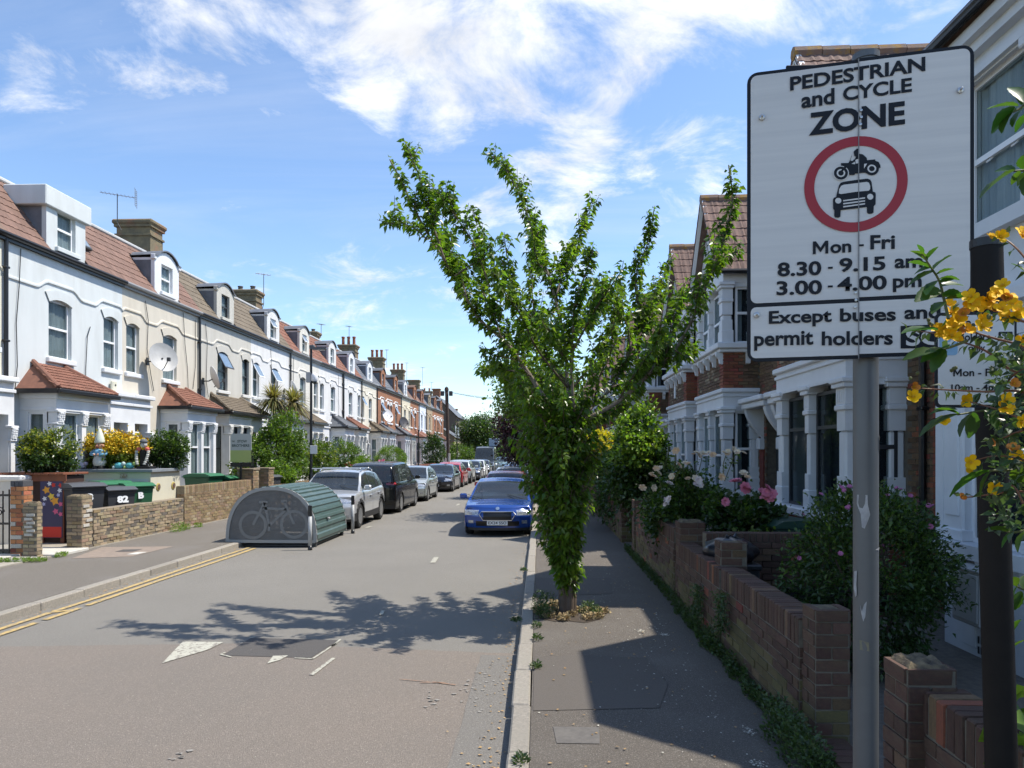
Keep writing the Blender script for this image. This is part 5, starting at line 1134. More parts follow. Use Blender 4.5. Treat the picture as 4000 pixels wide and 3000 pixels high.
    for lst, d0, d1, r0 in limbs:
        path = sm(px(lst, d0, d1), 5); n = len(path); L_ = sum((path[i + 1] - path[i]).length for i in range(n - 1))
        m = MB(); m.tube(path, [r0 * .68 * (1 - .82 * i / n) + .002 for i in range(n)], 7); m.build('limb', BARK_L if r0 > .02 else BARK, root, True)
        leaves_on(path, P, A, .0135, .05, .30 if r0 > .025 else .1, fw=.4)
        tw = MB(); cnt = int(L_ / .085)
        for k in range(cnt):
            i = int(n * (.18 + .74 * rnd.random())); i = min(i, n - 2); d = (path[i + 1] - path[i]).normalized()
            fr = i / n; q = (d * .8 + rv(.75) + Vector((0, 0, .45))).normalized(); ln = rnd.uniform(.16, .55) * (1.2 - .98 * fr)
            a = path[i]; tp = sm([a, a + q * ln * .5, a + q * ln + Vector((0, 0, .05))], 4); tw.tube(tp, [.006] * 4 + [.004] * 4 + [.002], 4, cap=False); leaves_on(tp, P, A, .019, .03, .1, fw=.4)
        o = tw.build('twigs', BARK, root); o['kind'] = 'stuff'
    # dense shoots around the lower trunk
    tw = MB()
    for k in range(440):
        z = rnd.uniform(.35, 2.6); a = rnd.uniform(0, 6.283); w_ = .12 + .38 * min(1, (z - .3) / 1.5)
        cx = .02 - .16 * min(1, z / 1.8); s = Vector((cx * .3, 0, z - .15)); e = Vector((cx + math.cos(a) * w_ * rnd.uniform(.5, 1.25), math.sin(a) * w_ * rnd.uniform(.5, 1.2), z + rnd.uniform(.1, .45)))
        tp = sm([s, s.lerp(e, .55) + Vector((0, 0, -.03)), e], 4); tw.tube(tp, .004, 4, cap=False); leaves_on(tp, P, A, .018, .04, .2, fw=.4)
    o = tw.build('shoots', BARK, root); o['kind'] = 'stuff'
    f = foliage(root, [tuple(p) for p in P], [tuple(a) for a in A], .092, L_CH, 'leaves', 300, wid=.27)
    print('street tree leaves', len(P))
street_tree()
def shrub(name, label, cat, c, r, n, size, m, group=None, lump=.28, nst=7, base=.14, m2=None, f2=.0, wid=.33, clusters=None, hollow=.55, part='foliage', up=.35, nind=0, stem=None):
    root = thing(name, label, cat, (c[0], c[1], base), 0, group); cz = c[2] - base
    K = clusters or max(30, n // 28); ph = [rnd.uniform(0, 6.28) for _ in range(6)]
    d = nr.normal(size=(K, 3)); d /= np.linalg.norm(d, axis=1, keepdims=True)
    lf = 1 + lump * (np.sin(d[:, 0] * 3.1 + ph[0]) * np.sin(d[:, 1] * 2.7 + ph[1]) + .6 * np.sin(d[:, 2] * 5 + ph[2] + d[:, 0] * 3)) * .8
    rad = (nr.uniform(hollow ** 3, 1, K) ** (1 / 3.)) * lf
    C = d * rad[:, None] * np.array(r) + np.array([0, 0, cz]); C[:, 2] = np.maximum(C[:, 2], .05)
    cs = max(r) * .10 + size * .7; n = int(n * 1.25); size = size * 1.35; idx = nr.randint(0, K, n)
    P = C[idx] + nr.normal(size=(n, 3)) * cs * .55; A = d[idx] * .8 + nr.normal(size=(n, 3)) * .7; A[:, 2] += up
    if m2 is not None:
        sel = (P[:, 2] > cz - r[2] * .1) & (nr.rand(n) < f2); foliage(root, P[sel], A[sel], size, m2, 'lit_or_golden_tops', wid=wid); P, A = P[~sel], A[~sel]  # brighter upper leaves, from painted-in sun to truly golden leaves and petals
    foliage(root, P, A, size, m, part, nind, wid=wid)
    s = MB()
    for k in range(nst):
        a = rnd.uniform(0, 6.28); e = Vector((math.cos(a) * r[0] * .6, math.sin(a) * r[1] * .6, cz + r[2] * .4)); s.tube(sm([Vector((math.cos(a) * .06, math.sin(a) * .06, -.02)), e * .5 + Vector((0, 0, .1)), e], 4), [.018] * 4 + [.01] * 4 + [.004], 5)
    o = s.build('stems', stem or BARK, root); o['kind'] = 'stuff'
    return root
def tree(name, label, c, r, n, size, m, base=(0, 0, .12), tr=.12, group=None, lump=.3, wid=.36, m2=None, f2=0):
    root = thing(name, label, 'tree', base, 0, group); cl = Vector(c) - Vector(base)
    K = max(40, n // 32); ph = [rnd.uniform(0, 6.28) for _ in range(4)]
    d = nr.normal(size=(K, 3)); d /= np.linalg.norm(d, axis=1, keepdims=True)
    lf = 1 + lump * (np.sin(d[:, 0] * 3.3 + ph[0]) * np.cos(d[:, 1] * 2.9 + ph[1]) + .5 * np.sin(d[:, 2] * 6 + ph[2]))
    rad = (nr.uniform(.1, 1, K) ** (1 / 3.)) * lf; C = d * rad[:, None] * np.array(r) + np.array(cl)
    idx = nr.randint(0, K, n); P = C[idx] + nr.normal(size=(n, 3)) * (max(r) * .09 + size * .8); A = d[idx] * .6 + nr.normal(size=(n, 3)) * .7
    if m2 is not None:
        sel = nr.rand(n) < f2; foliage(root, P[sel], A[sel], size, m2, 'crown_highlight', wid=wid); P, A = P[~sel], A[~sel]  # lighter leaves mixed through the crown stand in for sunlit ones
    foliage(root, P, A, size, m, 'crown', wid=wid)
    t = MB(); h = cl.z - r[2] * .5; t.tube(sm([(0, 0, -.05), (.02, 0, h * .5), (cl.x * .4, cl.y * .4, h), (cl.x, cl.y, cl.z + r[2] * .3)], 4), [tr * (1 - .05 * i) for i in range(13)], 9)
    for k in range(9):
        a = rnd.uniform(0, 6.28); z0 = h * rnd.uniform(.75, 1.0); e = Vector((cl.x + math.cos(a) * r[0] * .7, cl.y + math.sin(a) * r[1] * .7, cl.z + r[2] * rnd.uniform(-.3, .6))); t.tube(sm([(cl.x * .3, cl.y * .3, z0), e * .5 + Vector((0, 0, z0 * .5)), e], 4), [tr * .5] * 4 + [tr * .3] * 4 + [.01], 6)
    t.build('trunk', BARK, root, True); return root
def fleshy(root, pts, r, m, name='blossom', n=9, ctr=None, frame=None):
    for p in pts: pass
def blossom_mesh(key, m, petals, size, rings=2, ctr=None):
    k = ('bl', key)
    if k in _mc: return _mc[k]
    b = MB()
    for q in range(rings):
        tilt = .25 + .55 * q
        for i in range(petals):
            a = 2 * math.pi * (i + .5 * q) / petals; s = size * (1 - .28 * q); w_ = s * .95
            ca, sa = math.cos(a), math.sin(a)
            def pt(u, v, h): return (ca * u - sa * v, sa * u + ca * v, h)
            b.add([pt(0, 0, 0), pt(s * .55, -w_ * .5, s * tilt * .5), pt(s * .6, 0, s * tilt * .38), pt(s * .55, w_ * .5, s * tilt * .5), pt(s, -w_ * .22, s * tilt * .62), pt(s * 1.02, w_ * .22, s * tilt * .7)], [(0, 1, 2), (0, 2, 3), (1, 4, 5, 2), (2, 5, 3)])
    if ctr is not None: b.cur = 1; b.blob((0, 0, size * .15), size * .22, 6)
    me = b.mesh('blossom', [m, ctr] if ctr is not None else m); _mc[k] = me; return me
def put_blossoms(root, rl, pts, me, s=1.0, name='blossom', up=(0, -.5, .6)):
    for p in pts:
        q = (Vector(up) + rv(.6)).to_track_quat('Z', 'Y').to_euler(); z = s * rnd.uniform(.8, 1.2); link(name, me, root, Vector(p) - Vector(rl), q, (z, z, z))
# ---- shaded side gardens
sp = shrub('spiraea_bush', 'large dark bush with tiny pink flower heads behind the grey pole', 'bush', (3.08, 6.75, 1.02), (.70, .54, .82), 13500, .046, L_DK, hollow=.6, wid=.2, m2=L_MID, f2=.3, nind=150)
PINK = mat('spiraea_pink', (.42, .13, .27), .7, (.30, .09, .19), 8); pc_ = blossom_mesh('spi', PINK, 7, .03, 2)
z3 = lambda x, y, Y: aty(2300 + x * .603, 1300 + y * .603, Y)
put_blossoms(sp, (3.02, 6.75, .14), [aty(u, v, 6.2 + rnd.uniform(-.1, .3)) for (u, v) in [(3254, 1898), (3262, 1904), (3290, 1900), (3270, 1915), (3281, 1984), (3287, 1980), (3110, 2010), (3255, 2162), (3520, 1930), (3530, 1937), (3600, 1975), (3606, 1980), (3440, 1935), (3452, 1942), (3615, 1975), (3610, 2052), (3608, 2057), (3095, 2180), (3560, 1960), (3475, 1905), (3490, 1912), (3420, 2130), (3180, 1930)]], pc_, .7)
rb = shrub('rose_bush', 'rose bush with clusters of peach cream blooms behind the wall', 'rose bush', (2.35, 11.4, 1.15), (.62, .95, .62), 8500, .06, L_DK, hollow=.45, m2=L_MID, f2=.3)
rb2 = shrub('rose_bush', 'rose bush with big pink blooms beside the green bin', 'rose bush', (3.0, 10.35, 1.0), (.72, .55, .55), 6500, .06, L_DK, hollow=.45, m2=L_MID, f2=.15)
PEACH = mat('rose_peach', (.78, .50, .27), .6, (.80, .62, .45), 12); CREAM = mat('rose_cream', (.80, .72, .55), .6, (.75, .55, .38), 12); RPINK = mat('rose_pink', (.70, .22, .32), .6, (.62, .18, .26), 12); PALEP = mat('rose_pale', (.78, .62, .62), .6, (.8, .75, .7), 12)
for mt_, lst in ((PEACH, [(440, 880), (405, 912), (415, 930), (580, 858), (640, 848), (565, 765), (345, 1005), (640, 945), (1030, 935), (865, 935), (545, 920), (680, 788), (800, 790)]), (CREAM, [(700, 775), (740, 782), (770, 778), (880, 780), (940, 758), (965, 770), (1000, 778), (460, 880), (620, 842), (425, 1005), (690, 945), (1005, 908), (890, 1165), (540, 930), (455, 910), (900, 775), (720, 790)]), (PALEP, [(500, 1090), (515, 1078), (495, 1110), (700, 985), (715, 955), (730, 985), (830, 1185), (820, 1238), (835, 1245), (785, 1268), (520, 975)])):
    put_blossoms(rb, (2.35, 11.4, .14), [z3(x + rnd.uniform(-4, 4), y, 10.55 + rnd.uniform(-.25, .2)) for x, y in lst], blossom_mesh(mt_.name, mt_, 6, .05, 3), 1.1)
put_blossoms(rb2, (3.0, 10.35, .14), [z3(x, y, 9.75 + rnd.uniform(-.1, .1)) for x, y in [(950, 965), (960, 958), (1012, 1005), (1025, 1015), (1130, 1030), (1160, 1008), (1190, 1045), (1145, 1060), (1175, 1062), (1150, 1035), (885, 1095)]], blossom_mesh('rose_pink', RPINK, 7, .06, 3), 1.25)
tw = MB()
for lst in ([(690, 960), (720, 870), (735, 790)], [(880, 960), (870, 860), (890, 790)], [(880, 960), (930, 830), (960, 770)], [(470, 1000), (450, 930), (435, 890)], [(560, 960), (590, 890), (620, 850)], [(560, 900), (560, 830), (565, 775)], [(480, 900), (510, 800), (520, 730)]):
    pa = sm([z3(x, y, 10.7) - Vector((2.35, 11.4, .14)) for x, y in lst], 4); tw.tube(pa, .006, 5)
tw.build('canes', STEM, rb)
P, A = [], []
for lst in ([(690, 1000), (720, 870), (735, 795)], [(880, 980), (870, 860), (890, 795)], [(880, 980), (930, 830), (960, 780)], [(470, 1000), (500, 800), (520, 740)], [(560, 960), (590, 890), (620, 860)], [(1000, 1000), (1010, 940), (1005, 915)], [(760, 1000), (780, 870), (790, 795)]):
    leaves_on(sm([z3(x, y, 10.7) - Vector((2.35, 11.4, .14)) for x, y in lst], 6), P, A, .018, .10, .1)
foliage(rb, [tuple(p) for p in P], [tuple(a) for a in A], .055, L_MID, 'cane_leaves')
shrub('low_garden_plants', 'low green plants filling the strip below the pink roses', 'plants', (2.75, 9.25, .55), (.62, .28, .42), 3500, .06, L_MID, hollow=.2)
shrub('camellia', 'tall glossy leaved camellia catching the sun above the wall', 'shrub', (2.15, 15.7, 1.95), (.62, .85, 1.15), 8500, .08, L_DK, m2=L_LT, f2=.7, hollow=.55, nind=100)  # lighter green on the upper leaves paints the sunlight in
shrub('hedge_shrub', 'dark leafy shrub spilling along the wall below the camellia', 'shrub', (2.25, 18.9, 1.25), (.62, 2.2, 1.0), 8000, .08, L_DK, m2=L_MID, f2=.2)
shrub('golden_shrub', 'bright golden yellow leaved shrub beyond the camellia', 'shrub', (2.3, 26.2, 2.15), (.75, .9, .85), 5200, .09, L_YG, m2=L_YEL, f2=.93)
for (x, y, z, rx, rz, lab) in ((2.9, 30, 1.6, .9, 1.2, 'green shrub past the golden one'), (2.7, 36, 1.9, .9, 1.5, 'shrub farther along the shaded gardens')): shrub('garden_shrub', lab, 'shrub', (x, y, z), (rx, 1.3, rz), 2600, .1, L_MID)
shrub('garden_plant', 'broad leaved green plant lit behind the near wall at the black post', 'plant', (2.12, 2.95, .95), (.18, .3, .16), 160, .085, L_LT, hollow=.2, wid=.42, clusters=20, nst=4)
# weeds: along the foot of the mossy wall, on the tree pit, by the sunny kerb
def weeds(name, label, cells, n, size, m, sp_=.05, h=.1, z=.12, **k):
    P, A = [], []
    for (x, y, r_, hh) in cells:
        for _ in range(int(n * r_ * 10)):
            a = rnd.uniform(0, 6.28); q = rnd.random() ** .5 * r_; zz_ = rnd.random() ** 1.3 * hh; P.append((x + math.cos(a) * q * (1 - .4 * zz_ / hh), y + math.sin(a) * q * 1.6, z + zz_)); A.append((math.cos(a) * .6 + rnd.gauss(0, .4), math.sin(a) * .6 + rnd.gauss(0, .4), .7))
    V, Q = leaf_arrays(np.array(P), np.array(A), size, **k); o = link(name, np_mesh(name, V, Q, m)); tag(o, label, 'weeds', kind='stuff'); return o
L_WEED = leafmat('weed_leaf', (.06, .10, .03), (.045, .08, .028), trans=.3)
cells = [(1.80 - .05 * rnd.random(), y, rnd.uniform(.03, .10), rnd.uniform(.05, .18)) for y in np.arange(4.55, 9.3, .15)] + [(1.70, y, .13, .26) for y in (4.55, 4.75, 4.95, 5.15)] + [(1.82, y, .08, .12) for y in np.arange(9.5, 15, .3)]
weeds('weeds_along_wall', 'green weeds growing along the foot of the mossy wall', cells, 330, .036, L_WEED, wid=.25)
for (x, y, z, lab) in ((1.80, 7.05, .62, 'ivy leaved tuft rooted halfway up the wall'), (1.80, 8.1, .5, 'second trailing tuft growing from the wall joints')):
    t = thing('wall_plant', lab, 'plant', (x, y, z)); n = 700; P = np.stack([nr.normal(0, .02, n) - abs(nr.normal(0, .035, n)), nr.normal(0, .075, n), nr.uniform(-.22, .16, n)], 1); foliage(t, P, nr.normal(size=(n, 3)) * .6 + np.array([-.5, 0, -.2]), .03, L_WEED, 'foliage', wid=.3)
DRY = mat('dry_grass', (.42, .33, .17), .9, (.28, .20, .10), 8, rnd_=.3)
cells = [(rnd.gauss(.4, .26), 9.0 + rnd.gauss(0, .22), .09, .05) for _ in range(16)]
weeds('tree_pit_weeds', 'small weeds around the foot of the street tree', [(.62, 9.1, .12, .12), (.7, 8.95, .08, .1), (.1, 9.0, .14, .26), (.0, 9.2, .12, .22), (.05, 8.8, .1, .18)], 230, .04, L_WEED, wid=.2)
weeds('tree_pit_litter', 'dry straw coloured leaf litter around the street tree', [(min(max(c[0], .02), .85), *c[1:]) for c in cells], 200, .035, DRY, wid=.35)
weeds('kerb_weeds', 'sprigs of weed in the kerb joint near the street tree', [(-.02, 7.75, .05, .05), (-.03, 8.3, .05, .06), (-.03, 6.75, .05, .04), (-.12, 4.7, .05, .03), (-.28, 8.6, .07, .02), (-.27, 12.2, .06, .05)], 160, .04, L_WEED, wid=.2)
weeds('footway_weeds_sunny', 'fresh green weeds along the edging under the red pier', [(-9.9 + k * .12, 12.72 + .03 * k, .06, .07) for k in range(7)] + [(-9.25, 13.5, .08, .08), (-9.35, 13.75, .06, .05), (-9.2, 17.9, .16, .22), (-9.22, 18.3, .14, .14), (-9.2, 19.0, .1, .1)], 200, .05, L_LT, wid=.15)
# ---- sunny side gardens
shrub('front_bush', 'yellow green bush on top of the brown bin store', 'bush', (-11.05, 15.7, 2.12), (.56, .45, .48), 5200, .055, L_DK, m2=L_YG, f2=.6, base=1.72, nst=4)
yb_ = shrub('yellow_flower_bush', 'bush of massed yellow flowers behind the ornaments', 'flowering bush', (-11.0, 18.0, 2.14), (.88, .38, .42), 6500, .062, L_YG, m2=mat('yellow_petal', (.72, .50, .02), .6, (.60, .40, .02), 5, rnd_=.2), f2=.85, base=1.72, nst=4)
shrub('front_bush', 'round green bush at the street end of the cream bin store', 'bush', (-10.0, 18.75, 2.14), (.62, .45, .46), 5200, .055, L_DK, m2=L_MID, f2=.5, base=1.72, nst=4)
shrub('dried_plant', 'brownish dried plant left of the white hatted gnome', 'plant', (-11.55, 17.75, 1.98), (.28, .12, .18), 600, .05, mat('dried_brown', (.16, .10, .07), .9, (.11, .07, .05), 6, rnd_=.2), base=1.72, nst=3)
shrub('garden_shrub', 'big leafy garden shrub right of the estate agent board', 'shrub', (-10.45, 28.4, 2.15), (1.0, 1.5, 1.25), 9500, .085, L_MID, m2=L_LT, f2=.3)
shrub('garden_shrub', 'looser shrub behind the black lamp post', 'shrub', (-9.95, 32.0, 1.65), (.75, 1.2, .95), 4500, .085, L_MID, m2=L_YG, f2=.35)
shrub('garden_shrub', 'bright low shrub at the foot of the big garden shrub', 'shrub', (-9.75, 26.6, 1.15), (.55, .9, .5), 3200, .075, L_MID, m2=L_LT, f2=.6)
shrub('young_shrub', 'thin young shrub left of the estate agent board', 'shrub', (-10.0, 23.6, 1.55), (.3, .4, .5), 500, .07, L_MID, m2=L_YG, f2=.4)
shrub('garden_shrub', 'dark low shrub between the white bays beyond the lamp post', 'shrub', (-10.1, 35.2, 1.3), (.6, .9, .55), 2200, .08, L_DK)
shrub('climbing_shrub', 'tall rounded shrub against the bay before the clipped bush', 'shrub', (-10.6, 39.5, 2.05), (.68, .9, .75), 3400, .07, L_MID, m2=L_TOP, f2=.3)
shrub('garden_shrub', 'pale green shrub under the tall rounded one', 'shrub', (-9.9, 39.2, 1.25), (.75, 1.1, .6), 2600, .08, L_LT)
shrub('clipped_bush', 'bright green bush clipped into a rounded dome', 'bush', (-9.9, 47.5, 1.6), (1.02, 1.0, .88), 11000, .05, L_TOP, lump=.05, hollow=.85, m2=L_LT, f2=.3, nst=5)
shrub('small_conifer', 'dark pointed evergreen before the telegraph pole', 'shrub', (-9.8, 66, 2.0), (.95, 1.2, 1.75), 4500, .11, L_DK)
shrub('garden_shrub', 'round dark shrub near the road narrowing', 'shrub', (-9.4, 84, 1.9), (1.6, 2, 1.1), 3500, .14, L_MID)
rpot = shrub('potted_flowers', 'red flowers beside the white gate piers', 'flowers', (-9.75, 35.9, 1.35), (.35, .3, .25), 500, .06, mat('red_flower', (.45, .06, .05), .7, (.35, .12, .06), 5), nst=2)
shrub('potted_flowers', 'pink flowers low by the cream bay', 'flowers', (-9.85, 44.2, 1.35), (.35, .3, .25), 420, .07, mat('pink_flower', (.65, .10, .25), .7, (.55, .2, .3), 5), nst=2)
def palm(label, c, h, heads):
    root = thing('cordyline_palm', label, 'palm tree', c); t = MB(); P, Q = [], []; V = []; o = 0
    for (dx, dy, dz) in heads:
        t.tube(sm([(0, 0, 0), (dx * .4, dy * .4, h * .5), (dx, dy, h + dz)], 4), [.10] * 4 + [.075] * 4 + [.06], 8)
        for k in range(300):
            a = rnd.uniform(0, 6.28); e = math.asin(rnd.uniform(-.8, .98)); L_ = rnd.uniform(.75, 1.0); d = Vector((math.cos(a) * math.cos(e), math.sin(a) * math.cos(e), math.sin(e))); s = d.cross(Vector((0, 0, 1))).normalized() * .03
            b = Vector((dx, dy, h + dz)); pts = [b + d * .05, b + d * L_ * .35, b + d * L_ * .7 + Vector((0, 0, -.05)), b + d * L_ + Vector((0, 0, -.20))]
            for i, p in enumerate(pts): w2 = (.6, 1, .75, .1)[i]; V += [p - s * w2, p + s * w2]
            for i in range(3): Q.append((o + 2 * i, o + 2 * i + 1, o + 2 * i + 3, o + 2 * i + 2))
            o += 8
    t.build('trunk', BARK, root, True); link('crown', np_mesh('crown', np.array([tuple(v) for v in V]), np.array(Q), L_PALM), root)
palm('spiky cordyline palm with two heads rising above the garden shrub', (-10.75, 29.6, .14), 4.1, [(-.32, -.2, .1), (.36, .3, -.0)])
# ---- trees
tree('street_tree_far', 'tall loose green tree behind the young street tree', (-.0, 24, 4.15), (1.5, 1.9, 1.0), 11000, .12, L_MID, (.3, 24, .12), .12, m2=L_LT, f2=.3)
tree('purple_tree', 'purple leaved plum tree overhanging the parked cars', (-.75, 33.5, 3.0), (1.25, 1.6, 1.35), 11000, .12, L_PUR, (.2, 33.5, .12), .1)
tree('street_tree_far', 'green tree beside the purple plum tree', (.9, 30, 3.2), (1.3, 1.6, 1.4), 5500, .11, L_DK, (.3, 30, .12), .1, m2=L_LT, f2=.25)
tree('rounded_street_tree', 'dense rounded green tree at the far end of the terrace', (-8.0, 93, 4.1), (2.0, 2.2, 3.0), 16000, .24, L_DK, (-8.0, 93, .1), .16, m2=L_MID, f2=.3)
tree('rounded_street_tree', 'low green tree just beyond the dense rounded one', (-7.6, 112, 2.9), (2.0, 2.4, 2.2), 7000, .3, L_MID, (-7.6, 112, .1), .16)
tree('rounded_street_tree', 'small tree near the vanishing point of the road', (-6.6, 128, 2.6), (1.6, 2.4, 1.9), 5000, .3, L_MID, (-6.6, 128, .1), .16)
tree('street_tree_far', 'farther green street tree on the shaded pavement', (0.6, 46, 3.4), (1.8, 2.2, 1.9), 5000, .14, L_MID, (.4, 46, .12), .13)
tree('street_tree_far', 'tree deep along the shaded pavement', (0.4, 62, 3.4), (2.0, 2.4, 2.0), 4000, .17, L_DK, (.3, 62, .12), .13)
tree('street_tree_far', 'last street tree on the shaded pavement', (0.3, 85, 3.4), (2.2, 2.6, 2.1), 3500, .2, L_MID, (.2, 85, .12), .13)
# distant belt of trees and far houses closing the street
def belt():
    n = 26000; x = nr.uniform(-90, 90, n); y = nr.uniform(150, 215, n); hh = 4.5 + 2.2 * np.sin(x * .35) + 1.5 * np.sin(x * .9 + y * .1); z = nr.uniform(0, 1, n) * hh
    P = np.stack([x, y, z], 1); V, Q = leaf_arrays(P, nr.normal(size=(n, 3)), .9); o = link('distant_trees', np_mesh('distant_trees', V, Q, L_DK)); tag(o, 'belt of distant trees closing the end of the street', 'trees', kind='stuff')
belt()
def far_house(label, x0, x1, y0, y1, h, hr, wall_, roof_, side_windows=3, chim=True, ax='x'):
    root = thing('far_building', label, 'house', (x0, y0, 0)); W_, Dp = x1 - x0, y1 - y0
    b = MB(); b.box(0, W_, 0, Dp, 0, h); 
    if ax == 'x': b.prism([(0, h), (W_, h), (W_ / 2, hr)], 0, Dp, 'y')
    else: b.prism([(0, h), (Dp, h), (Dp / 2, hr)], 0, W_, 'x')
    b.build('wall', wall_, root); r_ = MB()
    if ax == 'x': 
        for s_ in (0, W_): r_.add([(s_ - (.3 if s_ == 0 else -.3), -.2, h - .15), (W_ / 2, -.2, hr + .06), (W_ / 2, Dp + .2, hr + .06), (s_ - (.3 if s_ == 0 else -.3), Dp + .2, h - .15)], [(0, 1, 2, 3)])
    else:
        for s_ in (0, Dp): r_.add([(-.2, s_ - (.3 if s_ == 0 else -.3), h - .15), (-.2, Dp / 2, hr + .06), (W_ + .2, Dp / 2, hr + .06), (W_ + .2, s_ - (.3 if s_ == 0 else -.3), h - .15)], [(0, 1, 2, 3)])
    r_.build('roof', roof_, root)
    if chim: c_ = MB(); c_.box(W_ * .3, W_ * .3 + 1.1, Dp * .4, Dp * .4 + .9, h, hr + 1.4); c_.bbox(W_ * .3 - .1, W_ * .3 + 1.2, Dp * .4 - .1, Dp * .4 + 1, hr + 1.25, hr + 1.45, .03); c_.build('chimney', BRF, root)
    for k in range(side_windows):
        for zz_ in (1.2, 4.2):
            yy = Dp * (k + .5) / side_windows; f = MB(); f.box(W_ - .02, W_ + .04, yy - .5, yy + .5, zz_, zz_ + 1.5); w2 = f.build('window', UPVC, root); g = MB(); g.box(W_ + .035, W_ + .05, yy - .42, yy + .42, zz_ + .08, zz_ + 1.42); g.build('pane', GLASS, w2)
DKB = mat('dark_brick_side', (.16, .115, .08), .9, (.12, .09, .07), 4, .3, 20); SANDW = mat('sand_render', (.50, .42, .27), .9, (.45, .38, .25), 2)
far_house('dark brick side wall of the taller house past the terrace end', -18, -12.0, 103, 116, 7.3, 10.3, DKB, TILE['slate'], 3)
far_house('low sand coloured building before the taller dark house', -15, -11.4, 95.5, 102.5, 4.2, 5.4, SANDW, TILE['slate'], 2, False)
far_house('ochre building farther left past the rounded tree', -20, -12.2, 118, 132, 7.2, 9.2, mat('ochre_wall', (.38, .27, .12), .9, (.33, .24, .12), 2), TILE['olive'], 3)
far_house('brown roofed house near the vanishing point', -12, -4.8, 165, 176, 5.4, 9.2, BRF, TILE['brown'], 2)
far_house('distant house closing the street on the right', 4, 14, 135, 160, 5.4, 8.4, BRF, TILE['brown'], 3)
far_house('terrace carrying on past the side road', -20, -12.4, 134, 160, 6.5, 9.4, BRF, TILE['slate'], 5)
# ------------------------------------------------------------------ vehicles
def carpaint(name, c, metal=.0, rough=.3): return mat('paint_' + name, c, rough, metal=metal, coat=1.0, spec=.5)
CG = glass_mat('car_glass', (.035, .042, .048), .03, .2); TYRE = mat('tyre_rubber', (.018, .018, .018), .8); RIM = mat('alloy', (.42, .43, .44), .3, metal=.9); RIMD = mat('alloy_dark', (.09, .09, .1), .35, metal=.8)
LAMPG = mat('lamp_glass', (.22, .24, .26), .12, (.6, .62, .65), 28, metal=.5, coat=1); TAIL = mat('tail_red', (.35, .01, .01), .15, coat=1); PLATEW = mat('plate_white', (.75, .75, .75), .4); PLATEY = mat('plate_yellow', (.75, .5, .03), .4); TRIMB = mat('black_trim', (.02, .02, .021), .55); CHROME = mat('chrome', (.7, .71, .72), .12, metal=1); GRB = mat('grille_black', (.008, .008, .009), .4)
def interp(pts, x):
    if x <= pts[0][0]: return pts[0][1]
    for i in range(len(pts) - 1):
        a, b = pts[i], pts[i + 1]
        if x <= b[0]: t = (x - a[0]) / (b[0] - a[0]); t = t * t * (3 - 2 * t) * .5 + t * .5; return a[1] + (b[1] - a[1]) * t
    return pts[-1][1]
def wheel_meshes(r, w_, m, spokes):
    key = ('wh', round(r, 3), m.name, spokes)
    if key in _mc: return _mc[key]
    t = MB(); t.lathe([(r * .62, -w_ / 2), (r * .9, -w_ / 2), (r * .985, -w_ * .38), (r, -w_ * .2), (r, w_ * .2), (r * .985, w_ * .38), (r * .9, w_ / 2), (r * .62, w_ / 2), (r * .6, w_ * .3), (r * .6, -w_ * .3), (r * .62, -w_ / 2)], (0, 0, 0), 28, 'y'); tm = t.mesh('tyre', TYRE, True, 40)
    b = MB(); b.lathe([(r * .66, w_ * .5), (r * .62, w_ * .5), (r * .58, w_ * .35), (r * .56, .0)], (0, 0, 0), 28, 'y')
    for k in range(spokes):
        a = 2 * math.pi * k / spokes; ca, sa = math.cos(a), math.sin(a); hw = r * .075
        P = lambda u, v, y: (ca * u - sa * v, y, sa * u + ca * v)
        b.add([P(r * .08, -hw, w_ * .42), P(r * .08, hw, w_ * .42), P(r * .6, hw * .7, w_ * .46), P(r * .6, -hw * .7, w_ * .46), P(r * .08, -hw, w_ * .3), P(r * .08, hw, w_ * .3), P(r * .6, hw * .7, w_ * .34), P(r * .6, -hw * .7, w_ * .34)], [(0, 1, 2, 3), (0, 4, 5, 1), (1, 5, 6, 2), (2, 6, 7, 3), (3, 7, 4, 0)])
    b.lathe([(r * .16, w_ * .3), (r * .16, w_ * .44), (0, w_ * .46)], (0, 0, 0), 12, 'y'); b.lathe([(r * .56, .01), (0, .01)], (0, 0, 0), 20, 'y', 1)
    rm = b.mesh('rim', [m, mat('brake_dark', (.03, .03, .03), .6)], True, 35); _mc[key] = (tm, rm); return _mc[key]
